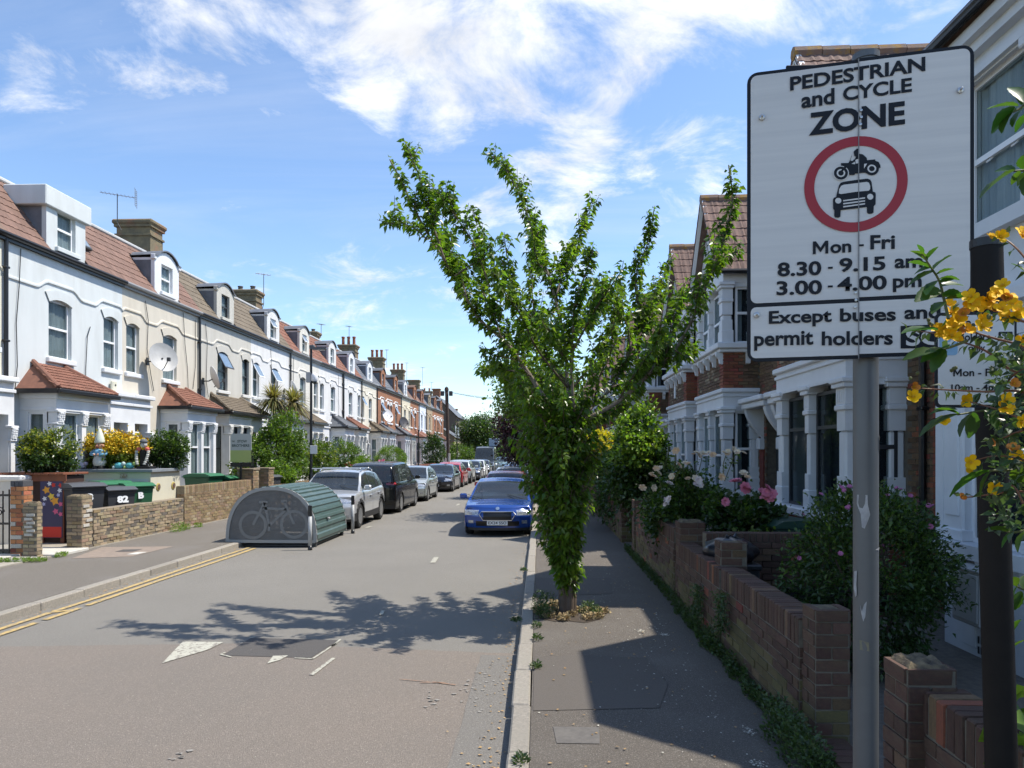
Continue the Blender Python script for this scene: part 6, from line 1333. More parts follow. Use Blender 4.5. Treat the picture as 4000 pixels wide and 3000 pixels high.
def car(label, cat, X, Yn, facing, paint, P, group='cars parked along the left kerb', plate=None, name='parked_car', rear_glass=CG, rim=RIM):
    """facing -1: nose towards the camera; P: dimensions and profiles. local x forward, y left"""
    L_, W, H = P['L'], P['W'], P['H']; wb, fo = P['wb'], P['fo']; r = P.get('r', .33); fa = L_ / 2 - fo; ra = fa - wb
    if facing < 0: loc = (X, Yn + L_ / 2, 0); rz = R(-90)
    else: loc = (X, Yn + L_ / 2, 0); rz = R(90)
    root = thing(name, label, cat, loc, rz, group)
    if paint.name == 'paint_black': paint.node_tree.nodes['Principled BSDF'].inputs['Specular IOR Level'].default_value = .25; paint.node_tree.nodes['Principled BSDF'].inputs['Coat Weight'].default_value = .5
    top = [(L_ / 2 - a, z) for a, z in P['top']][::-1]           # (x, z) ascending x, hood..belt..tail
    roof = [(L_ / 2 - a, z) for a, z in P['roof']][::-1]
    gc = P.get('gc', .2); cab0, cab1 = roof[0][0], roof[-1][0]
    def halfw(x, z):
        t = abs(x) / (L_ / 2); tap = 1 - P.get('taper', .09) * max(0, (t - .55) / .45) ** 2
        zt = max(0, (z - .62 * H * .75) / (H * .4)); return W / 2 * tap * (1 - .05 * zt - (.06 if z < .35 else 0) * (.35 - z) / .35)
    def xend(sgn, b, z):
        pr = P['nose'] if sgn > 0 else P['tail']; return sgn * (L_ / 2 - interp(pr, z) - P.get('round', .2) * abs(b) ** 2.6)
    mats = {'body': paint, 'trim': TRIMB, 'head': LAMPG, 'tail': TAIL, 'grille': GRB, 'fog': LAMPG, 'chrome': CHROME}
    MBs = {k: MB() for k in mats}
    nx, nc, nb = 84, 14, 26
    def put(vgrid, nu, nv, pred, flip=False):
        for i in range(nu - 1):
            for j in range(nv - 1):
                q = [vgrid[i * nv + j], vgrid[(i + 1) * nv + j], vgrid[(i + 1) * nv + j + 1], vgrid[i * nv + j + 1]]
                c = sum((Vector(p) for p in q), Vector()) / 4; k = pred(c, q)
                if k: MBs[k].add(q[::-1] if flip else q, [(0, 1, 2, 3)])
    def ztop(x): return interp(top, x)
    def pt(a, b, c):                                  # a in -1..1 along, b across, c up
        x0 = a * L_ / 2; zt = ztop(x0) ; z = gc + c * (zt - gc)
        e = max(0, (abs(a) - .72) / .28); xe = xend(1 if a > 0 else -1, b, z) if abs(a) > .72 else x0
        x = x0 * (1 - e) + xe * e if abs(a) > .72 else x0
        y = b * halfw(x0, z) * (1 - .05 * max(0, (c - .85) / .15) ** 2)
        if c > .999: z += .035 * (1 - abs(b) ** 2)
        return (x, y, z)
    ar = r + .055
    def snap(p):
        x, y, z = p
        for wx in (fa, ra):
            d = math.hypot(x - wx, z - r)
            if d < ar:
                if d < 1e-6: d = 1e-6
                k = ar / d; x, z = wx + (x - wx) * k, r + (z - r) * k; z = max(z, gc * .8)
        return (x, y, z)
    hz = P.get('head', (.62, .78)); hy = P.get('heady', .52); tz = P.get('tl', (.8, 1.0)); ty = P.get('ty', .62); gr = P.get('grille', (.3, .55, .42))
    A = [-1 + 2 * i / (nx - 1) for i in range(nx)]
    for s_ in (1, -1):
        g = [pt(a, s_, j / (nc - 1)) for a in A for j in range(nc)]; raw = g; g = [snap(p) for p in g]
        def pred(c, q):
            if all(math.hypot(p[0] - wx, p[2] - r) < ar + .004 for p in q for wx in [fa if abs(p[0] - fa) < abs(p[0] - ra) else ra]): return None
            if c.z < gc + .1 and P.get('clad', 1): return 'trim'
            if P.get('clad', 1) > 1 and c.z < gc + .2 : return 'trim'
            if P.get('clad', 1) > 1 and any(math.hypot(c.x - wx, c.z - r) < ar + .075 for wx in (fa, ra)): return 'trim'
            if c.x > L_ / 2 - P.get('hwrap', .38) and hz[0] < c.z < hz[1]: return 'head'
            if c.x < -L_ / 2 + P.get('twrap', .3) and tz[0] < c.z < tz[1]: return 'tail'
            return 'body'
        put(g, nx, nc, pred, s_ > 0)
        # arch lips
        for wx in (fa, ra):
            lp = MB(); y = s_ * (halfw(wx, r) - .004); lp.tube([(wx + ar * math.cos(t), y, max(gc * .8, r + ar * math.sin(t))) for t in [math.pi * k / 16 for k in range(17)]], .012, 5); MBs['trim'].add(lp.v, lp.f)
    B = [-1 + 2 * i / (nb - 1) for i in range(nb)]
    g = [pt(a, b, 1.0) for a in A for b in B]; put(g, nx, nb, lambda c, q: 'body')
    nf = 34; 
    for s_ in (1, -1):
        g = [pt(s_, b, j / (nf - 1)) for b in B for j in range(nf)]
        def pf(c, q):
            ay = abs(c.y) / (W / 2); zt = c.z
            if s_ > 0:
                if hz[0] - .03 * (1 - ay) < zt < hz[1] and ay > hy: return 'head'
                if gr[0] < zt < gr[1] and ay < gr[2]: return 'grille'
                if .28 < zt < .40 and ay < .62: return 'grille'
                if .33 < zt < .42 and .68 < ay < .86: return 'fog'
                if zt < gc + .07: return 'trim'
                return 'body'
            if tz[0] < zt < tz[1] and ay > ty: return 'tail'
            if zt < gc + .14: return 'trim'
            return 'body'
        put(g, nb, nf, pf, s_ > 0)
    # greenhouse
    ng = 46; nj = 10; G = MB(); parts = {'windscreen': MB(), 'rear_window': MB(), 'side_window': MB(), 'side_window2': MB()}
    wr = P.get('wr', .74)
    xs = [cab0 + (cab1 - cab0) * i / (ng - 1) for i in range(ng)]
    def gp(x, s_, j):
        zb = ztop(x) - .015; zr = max(interp(roof, x), zb + .001); h = zr - zb; wbm = halfw(x, zb) * .955; k = h / max(.01, H - zb)
        wt = wbm * (1 - (1 - wr) * min(1, k) * .92)
        sec = [(0, 0), (.33, .34), (.66, .66), (.97, .90), (.985, .955), (1.0, .985)]
        if j <= 5: f, z = sec[j]; return (x, s_ * (wbm + (wt - wbm) * f) * (1 if j < 4 else (.97 if j == 4 else .92)), zb + h * z)
        t = (j - 5) / (nj - 1 - 5); y = (wt * .92) * (1 - t); return (x, s_ * y, zb + h * .985 + .03 * k * (1 - (1 - t) ** 2) )
    rp = P['rp']; # x positions from nose: windscreen base, roof start, roof end, tail base
    x_ws, x_rs, x_re, x_rb = [L_ / 2 - v for v in rp]; pill = [L_ / 2 - v for v in P['pill']]
    for s_ in (1, -1):
        for i in range(ng - 1):
            for j in range(nj - 1):
                q = [gp(xs[i], s_, j), gp(xs[i + 1], s_, j), gp(xs[i + 1], s_, j + 1), gp(xs[i], s_, j + 1)]; c = sum((Vector(p) for p in q), Vector()) / 4
                if s_ < 0: q = q[::-1]
                dst = MBs['body']
                if j < 3:
                    zl = interp([(a, b2) for a, b2 in roof], c.x); inside = c.z > ztop(c.x) + .02 and c.z < zl - .07
                    edge = zl - ztop(c.x) < .16
                    if any(abs(c.x - p) < .045 for p in pill): dst = MBs['trim']
                    elif not edge and x_rb + P.get('cpil', .3) < c.x < x_ws - .12: dst = parts['side_window']
                elif j >= 5 - (0 if s_ else 0):
                    if c.x > x_rs and c.x < x_ws - .02 and j >= 5: dst = parts['windscreen']
                    elif c.x < x_re and c.x > x_rb + .03 and j >= 5: dst = parts['rear_window']
                dst.add(q, [(0, 1, 2, 3)])
    def merge(mb):                                     # weld coincident points so shading is smooth
        key = {}; nv = []; mp = []
        for p in mb.v:
            k = (round(p[0], 4), round(p[1], 4), round(p[2], 4))
            if k not in key: key[k] = len(nv); nv.append(p)
            mp.append(key[k])
        nf_ = []
        for f in mb.f:
            g_ = []; [g_.append(mp[i]) for i in f if mp[i] not in g_]
            if len(g_) > 2: nf_.append(tuple(g_))
        mb.v = nv; mb.f = nf_; mb.m = [0] * len(nf_)
    nmz = {'body': 'body', 'trim': 'lower_trim', 'head': 'headlight', 'tail': 'tail_light', 'grille': 'grille', 'fog': 'fog_light', 'chrome': 'badge'}
    for k, mb in MBs.items():
        if not mb.v: continue
        if k in ('head', 'tail', 'fog'):
            for s_ in (1, -1):
                h = MB()
                for f in mb.f:
                    pts = [mb.v[i] for i in f]
                    if sum(p[1] for p in pts) * s_ > 0: h.add(pts, [tuple(range(len(pts)))])
                merge(h); h.build(nmz[k], mats[k], root, True, ang=40)
        else: merge(mb); mb.build(nmz[k], mats[k], root, True, ang=40)
    merge(parts['windscreen']); parts['windscreen'].build('windscreen', CG, root, True); merge(parts['rear_window']); parts['rear_window'].build('rear_window', rear_glass, root, True)
    for s_ in (1, -1):
        h = MB()
        for f in parts['side_window'].f:
            pts = [parts['side_window'].v[i] for i in f]
            if sum(p[1] for p in pts) * s_ > 0: h.add(pts, [tuple(range(len(pts)))])
        merge(h); h.build('side_window', CG, root, True)
    # black inner box added to block light under the car, wheels
    u = MB(); u.box(-L_ / 2 + .35, L_ / 2 - .35, -W / 2 + .25, W / 2 - .25, gc - .02, ztop(0) - .1); u.box(-L_ / 2 + .5, L_ / 2 - .5, -W / 2 + .05, W / 2 - .05, r + ar + .02 if False else .62, .68); u.build('underbody_blocker', mat('blocker_black', (.006, .006, .006), .9), root)
    tm, rm = wheel_meshes(r, .215, rim, P.get('spokes', 5))
    for wx in (fa, ra):
        for s_ in (1, -1):
            e = thing('wheel', None, None); e.parent = root; e.location = (wx, s_ * (W / 2 - .125), r); e.rotation_euler = (0, rnd.uniform(0, 1), 0 if s_ > 0 else math.pi); link('tyre', tm, e); link('rim', rm, e)
    # mirrors, handles, door lines, plates, wipers
    mx_ = x_ws - .32; zb = ztop(mx_)
    for s_ in (1, -1):
        m_ = MB(); y = s_ * (halfw(mx_, zb) + .02); m_.bbox(mx_ - .06, mx_ + .08, y, y + s_ * .19, zb + .02, zb + .16, .03); m_.box(mx_ - .02, mx_ + .03, y - s_ * .06, y + s_ * .02, zb + .01, zb + .05); m_.build('door_mirror', paint, root)
        for dx in P['doors'][:-1]:
            x = L_ / 2 - dx; y = s_ * (halfw(x - .75, .75) + .006); hh = MB(); hh.bbox(x - .86, x - .68, y, y + s_ * .03, ztop(x - .8) - .17, ztop(x - .8) - .135, .008); hh.build('door_handle', P.get('hm', paint), root)
        for dx in P['doors']:
            x = L_ / 2 - dx; y = halfw(x, .7); l_ = MB(); n = 8
            zz_ = [gc + .12 + (ztop(x) - .02 - gc - .12) * k / n for k in range(n + 1)]; vs = []
            for z in zz_: yy = s_ * (halfw(x, z) + .0025); vs += [(x - .006, yy, z), (x + .006, yy, z)]
            l_.add(vs, [(2 * k, 2 * k + 1, 2 * k + 3, 2 * k + 2) for k in range(n)]); l_.build('door_gap', GRB, root)
    for sgn, pm in ((1, PLATEW), (-1, PLATEY)):
        z = P.get('pz', (.42, .80))[0 if sgn > 0 else 1]; x = xend(sgn, 0, z) + sgn * .012; b = MB(); b.bbox(x - .012, x + .012, -.26, .26, z - .056, z + .056, .004); pl_ = b.build('number_plate', pm, root)
        if plate and sgn > 0 and facing < 0:
            tmx = text_mesh(plate, .098, GRB, .0016, .46); link('plate_lettering', tmx, pl_, (x + .0145, 0, z), (R(90), 0, R(90)))
    if P.get('rails'):
        for s_ in (1, -1):
            rl = MB(); xa, xb = x_rs - .15, x_re + .25; rl.tube(sm([(xa, s_ * W * .33, H - .04), (xa - .15, s_ * W * .335, H + .02), (xb + .2, s_ * W * .335, H + .02), (xb, s_ * W * .33, H - .04)], 3), .018, 6); rl.build('roof_rail', CHROME if P['rails'] == 1 else TRIMB, root)
    wp_ = MB()
    for s_ in (.35, -.25): wp_.tube([(x_ws + .03, s_ * W, ztop(x_ws) + .045), (x_ws - .22, s_ * W - .42, interp(roof, x_ws - .22) + .03)], .008, 4)
    wp_.build('wipers', TRIMB, root)['kind'] = 'stuff'
    return root
def prof(L, W, H, kind, **k):
    if kind == 'suv': d = dict(top=[(0, .85), (.10, .89), (.35, .95), (.7, 1.0), (1.15, 1.04), (2.2, 1.03), (L - .6, 1.08), (L - .1, 1.06), (L, 1.04)], roof=[(1.0, 1.0), (1.25, 1.16), (1.85, H - .06), (2.3, H), (3.0, H - .015), (L - .75, H - .09), (L - .45, H - .18), (L - .12, 1.08)], nose=[(.2, .10), (.4, .02), (.62, .0), (.78, .05), (.88, .16)], tail=[(.2, .12), (.45, .0), (.75, .02), (1.1, .10)], rp=(1.02, 1.9, L - .62, L - .12), pill=(2.35, 3.3), doors=(1.3, 2.35, 3.35), wb=2.65, fo=.93, r=.345, gc=.24, head=(.74, .87), heady=.52, tl=(.86, 1.05), grille=(.55, .82, .36), clad=2, wr=.76, pz=(.50, .88))
    elif kind == 'hatch': d = dict(top=[(0, .75), (.10, .78), (.35, .84), (.8, .93), (1.05, .97), (2.2, .95), (L - .6, 1.0), (L - .1, .98), (L, .96)], roof=[(.95, .93), (1.2, 1.06), (1.85, H - .07), (2.3, H), (2.9, H - .01), (L - .75, H - .1), (L - .45, H - .2), (L - .1, 1.0)], nose=[(.2, .12), (.4, .02), (.55, .0), (.68, .05), (.80, .18)], tail=[(.2, .12), (.45, .0), (.7, .02), (1.0, .1)], rp=(.97, 1.9, L - .6, L - .1), pill=(2.25, 3.15), doors=(1.25, 2.25, 3.1), wb=2.56, fo=.83, r=.315, gc=.17, head=(.60, .75), heady=.54, tl=(.8, 1.0), grille=(.52, .72, .42), clad=1, wr=.75, pz=(.43, .8))
    elif kind == 'sedan': d = dict(top=[(0, .72), (.10, .745), (.4, .80), (1.0, .90), (1.35, .95), (2.4, .93), (L - 1.2, .97), (L - .5, .98), (L - .1, .95), (L, .93)], roof=[(1.25, .92), (1.5, 1.04), (2.2, H - .06), (2.7, H), (3.1, H - .02), (3.7, H - .14), (L - .7, 1.0)], nose=[(.2, .14), (.4, .02), (.55, .0), (.66, .05), (.76, .18)], tail=[(.2, .12), (.45, .0), (.7, .02), (1.0, .1)], rp=(1.27, 2.25, 3.45, L - .72), pill=(2.65, 3.6), doors=(1.55, 2.65, 3.6), wb=2.85, fo=.85, r=.34, gc=.16, head=(.60, .73), heady=.58, tl=(.75, .9), grille=(.40, .66, .40), clad=1, wr=.74, pz=(.36, .7))
    elif kind == 'mpv': d = dict(top=[(0, .86), (.10, .9), (.4, 1.0), (.9, 1.08), (1.2, 1.08), (L - .5, 1.1), (L - .1, 1.1), (L, 1.1)], roof=[(.85, 1.03), (1.1, 1.2), (1.9, H - .08), (2.4, H), (L - .6, H - .03), (L - .25, H - .1), (L - .12, H - .3), (L - .05, 1.1)], nose=[(.2, .1), (.4, .02), (.6, .0), (.8, .08), (.92, .2)], tail=[(.2, .08), (.45, .0), (.9, .01), (1.2, .03)], rp=(.87, 1.95, L - .22, L - .05), pill=(2.2, 3.3), doors=(1.2, 2.2, 3.3), wb=2.95, fo=.9, r=.34, gc=.18, head=(.75, .9), heady=.55, tl=(1.02, 1.22), grille=(.5, .7, .4), clad=1, wr=.84, pz=(.42, .92), cpil=.18, round=.12)
    elif kind == 'van': d = dict(top=[(0, 1.02), (.08, 1.06), (.4, 1.18), (.75, 1.28), (L - .1, 1.25), (L, 1.2)], roof=[(.7, 1.22), (.9, 1.45), (1.5, H - .12), (1.9, H), (L - .3, H), (L - .05, H - .1), (L - .02, 1.3)], nose=[(.2, .08), (.5, .0), (.8, .02), (1.1, .12), (1.3, .3)], tail=[(.2, .02), (1.3, .0)], rp=(.72, 1.55, L - .1, L - .04), pill=(1.9,), doors=(1.0, 2.0), wb=3.6, fo=1.0, r=.36, gc=.25, head=(.85, 1.1), heady=.6, tl=(1.0, 1.4), grille=(.55, .85, .5), clad=2, wr=.88, pz=(.48, 1.0), cpil=L - 2.2, round=.12)
    d.update(L=L, W=W, H=H); d.update(k); return d
qash = car('silver crossover with a roof bar parked right behind the bike shelter', 'car', -5.93, 19.1, -1, carpaint('silver', (.55, .56, .56), .45, .3), prof(4.39, 1.82, 1.60, 'suv', rails=1))
rbx = thing('roof_bar', 'pair of silver load bars across the silver crossover roof', 'roof bars', (-5.93, 21.3, 1.64))
for y in (-.55, .45): q = MB(); q.bbox(-.72, .72, y - .03, y + .03, .0, .035, .01); [q.box(s_ * .62 - .03, s_ * .62 + .03, y - .03, y + .03, -.04, 0) for s_ in (-1, 1)]; q.build('bar', mat('alloy_bar', (.6, .61, .62), .3, metal=.8), rbx)
car('black people carrier parked with its tail to the camera', 'car', -5.8, 24.35, 1, carpaint('black', (.004, .004, .005), .0, .25), prof(4.85, 1.83, 1.78, 'mpv', tail=[(.2, .06), (.45, .0), (.9, .01), (1.2, .05)]), rear_glass=CG)
car('pale silver hatchback with droopy oval headlights, third in the left row', 'car', -5.72, 30.4, -1, carpaint('pale_silver', (.46, .50, .49), .6, .3), prof(4.2, 1.76, 1.50, 'hatch', head=(.66, .82), hwrap=.5))
car('black saloon with wide dark grille, fourth in the left row', 'car', -5.58, 37.8, -1, carpaint('ink', (.010, .013, .022), .3, .2), prof(4.95, 1.93, 1.46, 'sedan'), plate='BW1')
car('bright red hatchback showing its tail, beyond the black saloon', 'car', -5.5, 42.9, 1, carpaint('red', (.45, .012, .018), .2, .25), prof(4.1, 1.78, 1.52, 'hatch', tl=(.85, 1.12)))
car('light grey hatchback behind the red one', 'car', -5.45, 47.8, 1, carpaint('greywhite', (.50, .53, .52), .3, .3), prof(4.2, 1.78, 1.6, 'suv'))
car('dark navy hatchback with bright headlights farther down the left row', 'car', -5.3, 53.2, -1, carpaint('navy', (.012, .020, .045), .3, .2), prof(4.2, 1.78, 1.48, 'hatch'))
car('white hatchback in the left row before the dark van', 'car', -5.25, 57.2, -1, carpaint('white', (.72, .73, .72), .0, .3), prof(4.1, 1.77, 1.47, 'hatch'))
car('dark car tucked behind the white hatchback', 'car', -5.2, 61.9, -1, carpaint('ink', (.010, .013, .022)), prof(4.3, 1.78, 1.45, 'hatch'))
car('tall dark grey panel van standing above the parked cars', 'van', -5.25, 67.3, -1, carpaint('slategrey', (.055, .07, .09), .4, .3), prof(5.9, 2.02, 2.65, 'van'), name='panel_van')
bx = thing('roof_box', 'pale blue grey box on the dark van roof', 'roof box', (-4.5, 71.2, 2.66)); q = MB(); q.bbox(-.45, .45, -1, 1, 0, .75, .05); q.build('box_body', mat('pale_blue_box', (.36, .46, .55), .5), bx); q = MB(); q.bbox(-.47, .47, -1.02, 1.02, .75, .8, .02); q.build('lid', mat('pale_blue_box', (.36, .46, .55), .5), bx)
car('pale turquoise car driving towards the camera far down the road', 'car', -4.05, 83.5, -1, carpaint('turq', (.32, .46, .47), .4, .3), prof(4.1, 1.75, 1.5, 'hatch'), group='cars far down the road', name='moving_car')
car('dark blue car far down beyond the van', 'car', -4.9, 92, -1, carpaint('navy', (.012, .020, .045)), prof(4.2, 1.78, 1.48, 'hatch'), group='cars far down the road')
fab = car('bright blue hatchback parked facing the camera behind the young tree', 'car', -1.06, 18.0, -1, carpaint('blue', (.010, .055, .27), .2, .22), prof(4.1, 1.78, 1.40, 'hatch', head=(.55, .68), heady=.56, grille=(.43, .63, .43), gc=.16, pz=(.355, .8), top=[(0, .69), (.10, .72), (.35, .78), (.8, .84), (1.05, .87), (2.2, .88), (3.5, .93), (4.0, .93), (4.1, .9)], roof=[(.95, .84), (1.2, .98), (1.85, 1.32), (2.3, 1.40), (2.9, 1.39), (3.35, 1.3), (3.65, 1.2), (4.0, .95)], nose=[(.2, .12), (.4, .02), (.52, .0), (.63, .04), (.74, .16)]), group='cars parked along the right kerb', plate='EX24 SSO')
# chrome surround, badge and bonnet creases of the blue car (local x forward)
g = MB(); xg = 2.05; ring = [(-.40, .64), (-.46, .575), (-.36, .425), (.36, .425), (.46, .575), (.40, .64)]
g.tube([(xg - .005 - .10 * abs(y) ** 2.2 - (.03 if z > .6 else 0), y, z) for y, z in ring + [ring[0]]], .014, 6); g.build('grille_surround', CHROME, fab)
for k in range(9): q = MB(); y = -.32 + k * .08; q.box(xg - .045 - .08 * y * y, xg - .03 - .08 * y * y, y - .007, y + .007, .44, .62); q.build('grille_bar', TRIMB, fab)
q = MB(); q.lathe([(.05, -.006), (.05, .006), (.035, .01), (0, .01)], (0, 0, 0), 16, 'x'); q.M = None; bd = q.build('badge', CHROME, fab); bd.location = (1.95, 0, .715); bd.rotation_euler = (0, R(-35), 0)
car('red hatchback parked nose to tail beyond the blue one', 'car', -1.15, 23.1, -1, carpaint('red', (.45, .012, .018)), prof(4.0, 1.74, 1.47, 'hatch'), group='cars parked along the right kerb')
car('white hatchback in the right row hidden by the tree shoots', 'car', -1.15, 28.2, -1, carpaint('white', (.72, .73, .72)), prof(4.1, 1.77, 1.5, 'hatch'), group='cars parked along the right kerb')
car('mid blue hatchback in the right row seen between leaves', 'car', -1.15, 34.0, -1, carpaint('midblue', (.03, .06, .22), .4), prof(4.1, 1.77, 1.5, 'hatch'), group='cars parked along the right kerb')
car('dark blue car in the right row near the purple tree', 'car', -1.15, 40.5, -1, carpaint('navy', (.012, .020, .045)), prof(4.2, 1.77, 1.5, 'hatch'), group='cars parked along the right kerb')
# ------------------------------------------------------------------ street furniture
GALV = mat('galvanised_grey', (.135, .14, .145), .45, (.11, .115, .12), 3, .05, 40, metal=.35)
SIGNW = mat('sign_face', (.66, .64, .61), .42, (.59, .575, .555), 1.6, .06, 400, stretch=(.6, .6, 22))
SBLACK = mat('sign_black', (.008, .010, .015), .5, spec=.25); SRED = mat('sign_red', (.33, .008, .015), .35)
# big zone sign on the grey pole
S0 = Vector((1.225, 2.80, 0)); dirL = Vector((.895 - 1.225, 2.872 - 2.80, 0)).normalized(); yaw = math.atan2(-dirL.y, -dirL.x)
def sign_pt(px, py): return aty(px, py, 2.8)
pole = thing('sign_pole', 'grey metal pole carrying the big pedestrian and cycle zone sign', 'pole', (1.278, 2.86, .12))
q = MB(); zt = aty(3380, 205, 2.85).z; q.lathe([(.046, -.1), (.046, zt - .15), (.05, zt - .15), (.05, zt - .125), (.02, zt - .115), (0, zt - .115)], (0, 0, 0), 24); q.build('shaft', GALV, pole, True, ang=40)
ST = mat('sticker_remains', (.42, .42, .42), .8, (.30, .30, .31), 30)
def peel(zc, pts, m=ST, a0=-1.57):
    b = MB(); vs = []
    for (a, z) in pts: r_ = .0475 + rnd.uniform(0, .003); vs.append((r_ * math.cos(a0 + a), r_ * math.sin(a0 + a), zc - .12 + z))
    b.add(vs, [tuple(range(len(vs)))]); b.build('torn_sticker', m, pole)
z_of = lambda v: aty(3380, v, 2.81).z
peel(z_of(1990), [(-1.1, .055), (-.3, .055), (-.28, .02), (-.1, -.02), (-.3, -.05), (-.5, -.075), (-.7, -.07), (-.8, -.02), (-1.15, .02)])
for v, pts in ((2290, [(-1.4, .05), (-1.1, .055), (-1.15, .0), (-1.1, -.04), (-1.3, -.05), (-1.45, -.02)]), (2380, [(-.85, .015), (-.7, -.01), (-.55, .015), (-.35, .03), (-.45, -.03), (-.6, -.05), (-.75, -.02)]), (2140, [(.3, -.008), (.9, .0), (1.2, .012), (.8, -.012)])): peel(z_of(v), pts)
peel(z_of(2525), [(-.9, .02), (-.2, .014), (-.15, -.02), (-.85, -.018)], mat('old_glue', (.22, .20, .13), .9, (.17, .16, .12), 60))
peel(z_of(1745), [(.85, .05), (1.0, .04), (1.02, -.02), (.9, -.01)], mat('scuff', (.34, .34, .34), .8))
for zc in (z_of(560), z_of(1180)): b = MB(); b.lathe([(.05, -.02), (.054, -.015), (.054, .015), (.05, .02)], (0, 0, zc - .12), 24); b.bbox(-.03, .03, -.075, -.045, zc - .135, zc - .105, .004); b.build('bracket', GALV, pole)
sg = thing('zone_sign', 'large white pedestrian and cycle zone sign with red ring, folded on a hinge', 'sign', (1.22, 2.795, aty(3340, 1402, 2.8).z), yaw)
ZL = aty(3340, 238, 2.8).z - aty(3340, 1402, 2.8).z
def rr(x0, x1, z0, z1, r_, corners=(1, 1, 1, 1), n=5):
    pts = []
    for (cx, cz, a0, on) in ((x0, z0, math.pi, corners[0]), (x1, z0, 1.5 * math.pi, corners[1]), (x1, z1, 0, corners[2]), (x0, z1, .5 * math.pi, corners[3])):
        if not on: pts.append((cx, cz)); continue
        ccx, ccz = cx + (r_ if cx == x0 else -r_), cz + (r_ if cz == z0 else -r_)
        for k in range(n + 1): a = a0 + .5 * math.pi * k / n; pts.append((ccx + r_ * math.cos(a), ccz + r_ * math.sin(a)))
    return pts
WL_, WR2 = .405, .392; tb = .0135
up_ = Vector((0, 0, 1)); ex = Vector((math.cos(yaw), math.sin(yaw), 0)); nrm = Vector((math.sin(yaw), -math.cos(yaw), 0)); SG0 = Vector(sg.location)
def spx(u, v):
    d = ray(u, v); o = Vector((0, 0, CAMZ)); t = (SG0 - o).dot(nrm) / d.dot(nrm); p = o + d * t - SG0; return p.dot(ex), p.z
ZDIV = (spx(2800 + 640 * .844, 100 + 1273 * .844)[1] + spx(2800 + 160 * .844, 100 + 1298 * .844)[1]) / 2
def half(side):
    global ZDIV
    x0, x1 = (-WL_, 0) if side < 0 else (0.003, WR2); o = link('panel_left' if 0 else 'panel', None, sg)
    cs = (1, 0, 0, 1) if side < 0 else (0, 1, 1, 0); yb = 0.0 if side < 0 else -.0012
    b = MB(); zo = 0 if side < 0 else .004
    b.prism(rr(x0, x1, zo, ZL + zo, .04, cs), yb - .004, yb + .004, 'y'); p = b.build('sign_panel', SBLACK, sg)
    w1 = MB(); xi0, xi1 = (x0 + tb, x1) if side < 0 else (x0, x1 - tb); zd = ZDIV
    w1.prism(rr(xi0, xi1, zo + zd + .008, ZL + zo - tb, .024, cs), yb - .0055, yb - .0042, 'y'); w1.build('face', SIGNW, p)
    w2 = MB(); w2.prism(rr(xi0, xi1, zo + tb, zo + zd - .008, .02, cs), yb - .0055, yb - .0042, 'y'); w2.build('face', SIGNW, p)
    D.objects.remove(o); return p
pL, pR = half(-1), half(1)
# the sign face in its own metres: u from the hinge, z from the bottom; photo pixels map onto it
up_ = Vector((0, 0, 1)); ex = Vector((math.cos(yaw), math.sin(yaw), 0)); nrm = Vector((math.sin(yaw), -math.cos(yaw), 0)); SG0 = Vector(sg.location)
def spx(u, v):
    d = ray(u, v); o = Vector((0, 0, CAMZ)); t = (SG0 - o).dot(nrm) / d.dot(nrm); p = o + d * t - SG0; return p.dot(ex), p.z
def stext(s, uL, vL, uR, vR, hpx, par=None, bold=.02, m=SBLACK, base=True, dy=-.0092):
    """lettering between two photo points along its centre line"""
    a, b = spx(uL, vL), spx(uR, vR); w_ = b[0] - a[0]; t0, t1 = spx((uL + uR) / 2, (vL + vR) / 2 - hpx / 2), spx((uL + uR) / 2, (vL + vR) / 2 + hpx / 2); hh = t0[1] - t1[1]
    c = text_mesh(s, 1.0, m, bold, name='lettering'); xs = [v.co.x for v in c.vertices]; ys = [v.co.y for v in c.vertices]
    kx = w_ / (max(xs) - min(xs)); ky = hh / (max(ys) - min(ys)); x0, y0 = min(xs), (min(ys) + max(ys)) / 2
    for v in c.vertices:
        fx = (v.co.x - x0) * kx; v.co = Vector((a[0] + fx, dy, (a[1] + (b[1] - a[1]) * fx / w_ + (v.co.y - y0) * ky)))
    return link('lettering', c, sg)
def zpx(x, y): return 2800 + x * .844, 100 + y * .844
def st(s, x0, y0, x1, y1, h, **k): return stext(s, *zpx(x0, y0), *zpx(x1, y1), h * .844, **k)
st('PEDESTRIAN', 338, 275, 962, 182, 66, bold=.028); st('CYCLE', 582, 322, 900, 278, 66, bold=.028); st('and', 390, 352, 543, 330, 74, bold=.028)
st('ZONE', 424, 462, 868, 407, 108, bold=.036); st('Mon', 443, 1032, 620, 1022, 60, bold=.028); st('-', 655, 1020, 678, 1019, 9, bold=.028); st('Fri', 708, 1006, 822, 1003, 66, bold=.028)
st('8.30', 280, 1132, 482, 1124, 66, bold=.028); st('-', 513, 1124, 535, 1123, 9, bold=.028); st('9.15', 565, 1112, 778, 1102, 66, bold=.028); st('am', 820, 1104, 950, 1100, 46, bold=.028)
st('3.00', 275, 1218, 485, 1212, 66, bold=.028); st('-', 512, 1210, 535, 1209, 9, bold=.028); st('4.00', 556, 1200, 784, 1190, 66, bold=.028); st('pm', 812, 1204, 945, 1200, 64, bold=.028)
st('Except', 240, 1362, 530, 1352, 78, bold=.028); st('buses', 568, 1342, 826, 1337, 62, bold=.028); st('and', 865, 1330, 1032, 1326, 64, bold=.028); st('permit', 172, 1464, 445, 1456, 86, bold=.028); st('holders', 484, 1450, 812, 1446, 66, bold=.028)
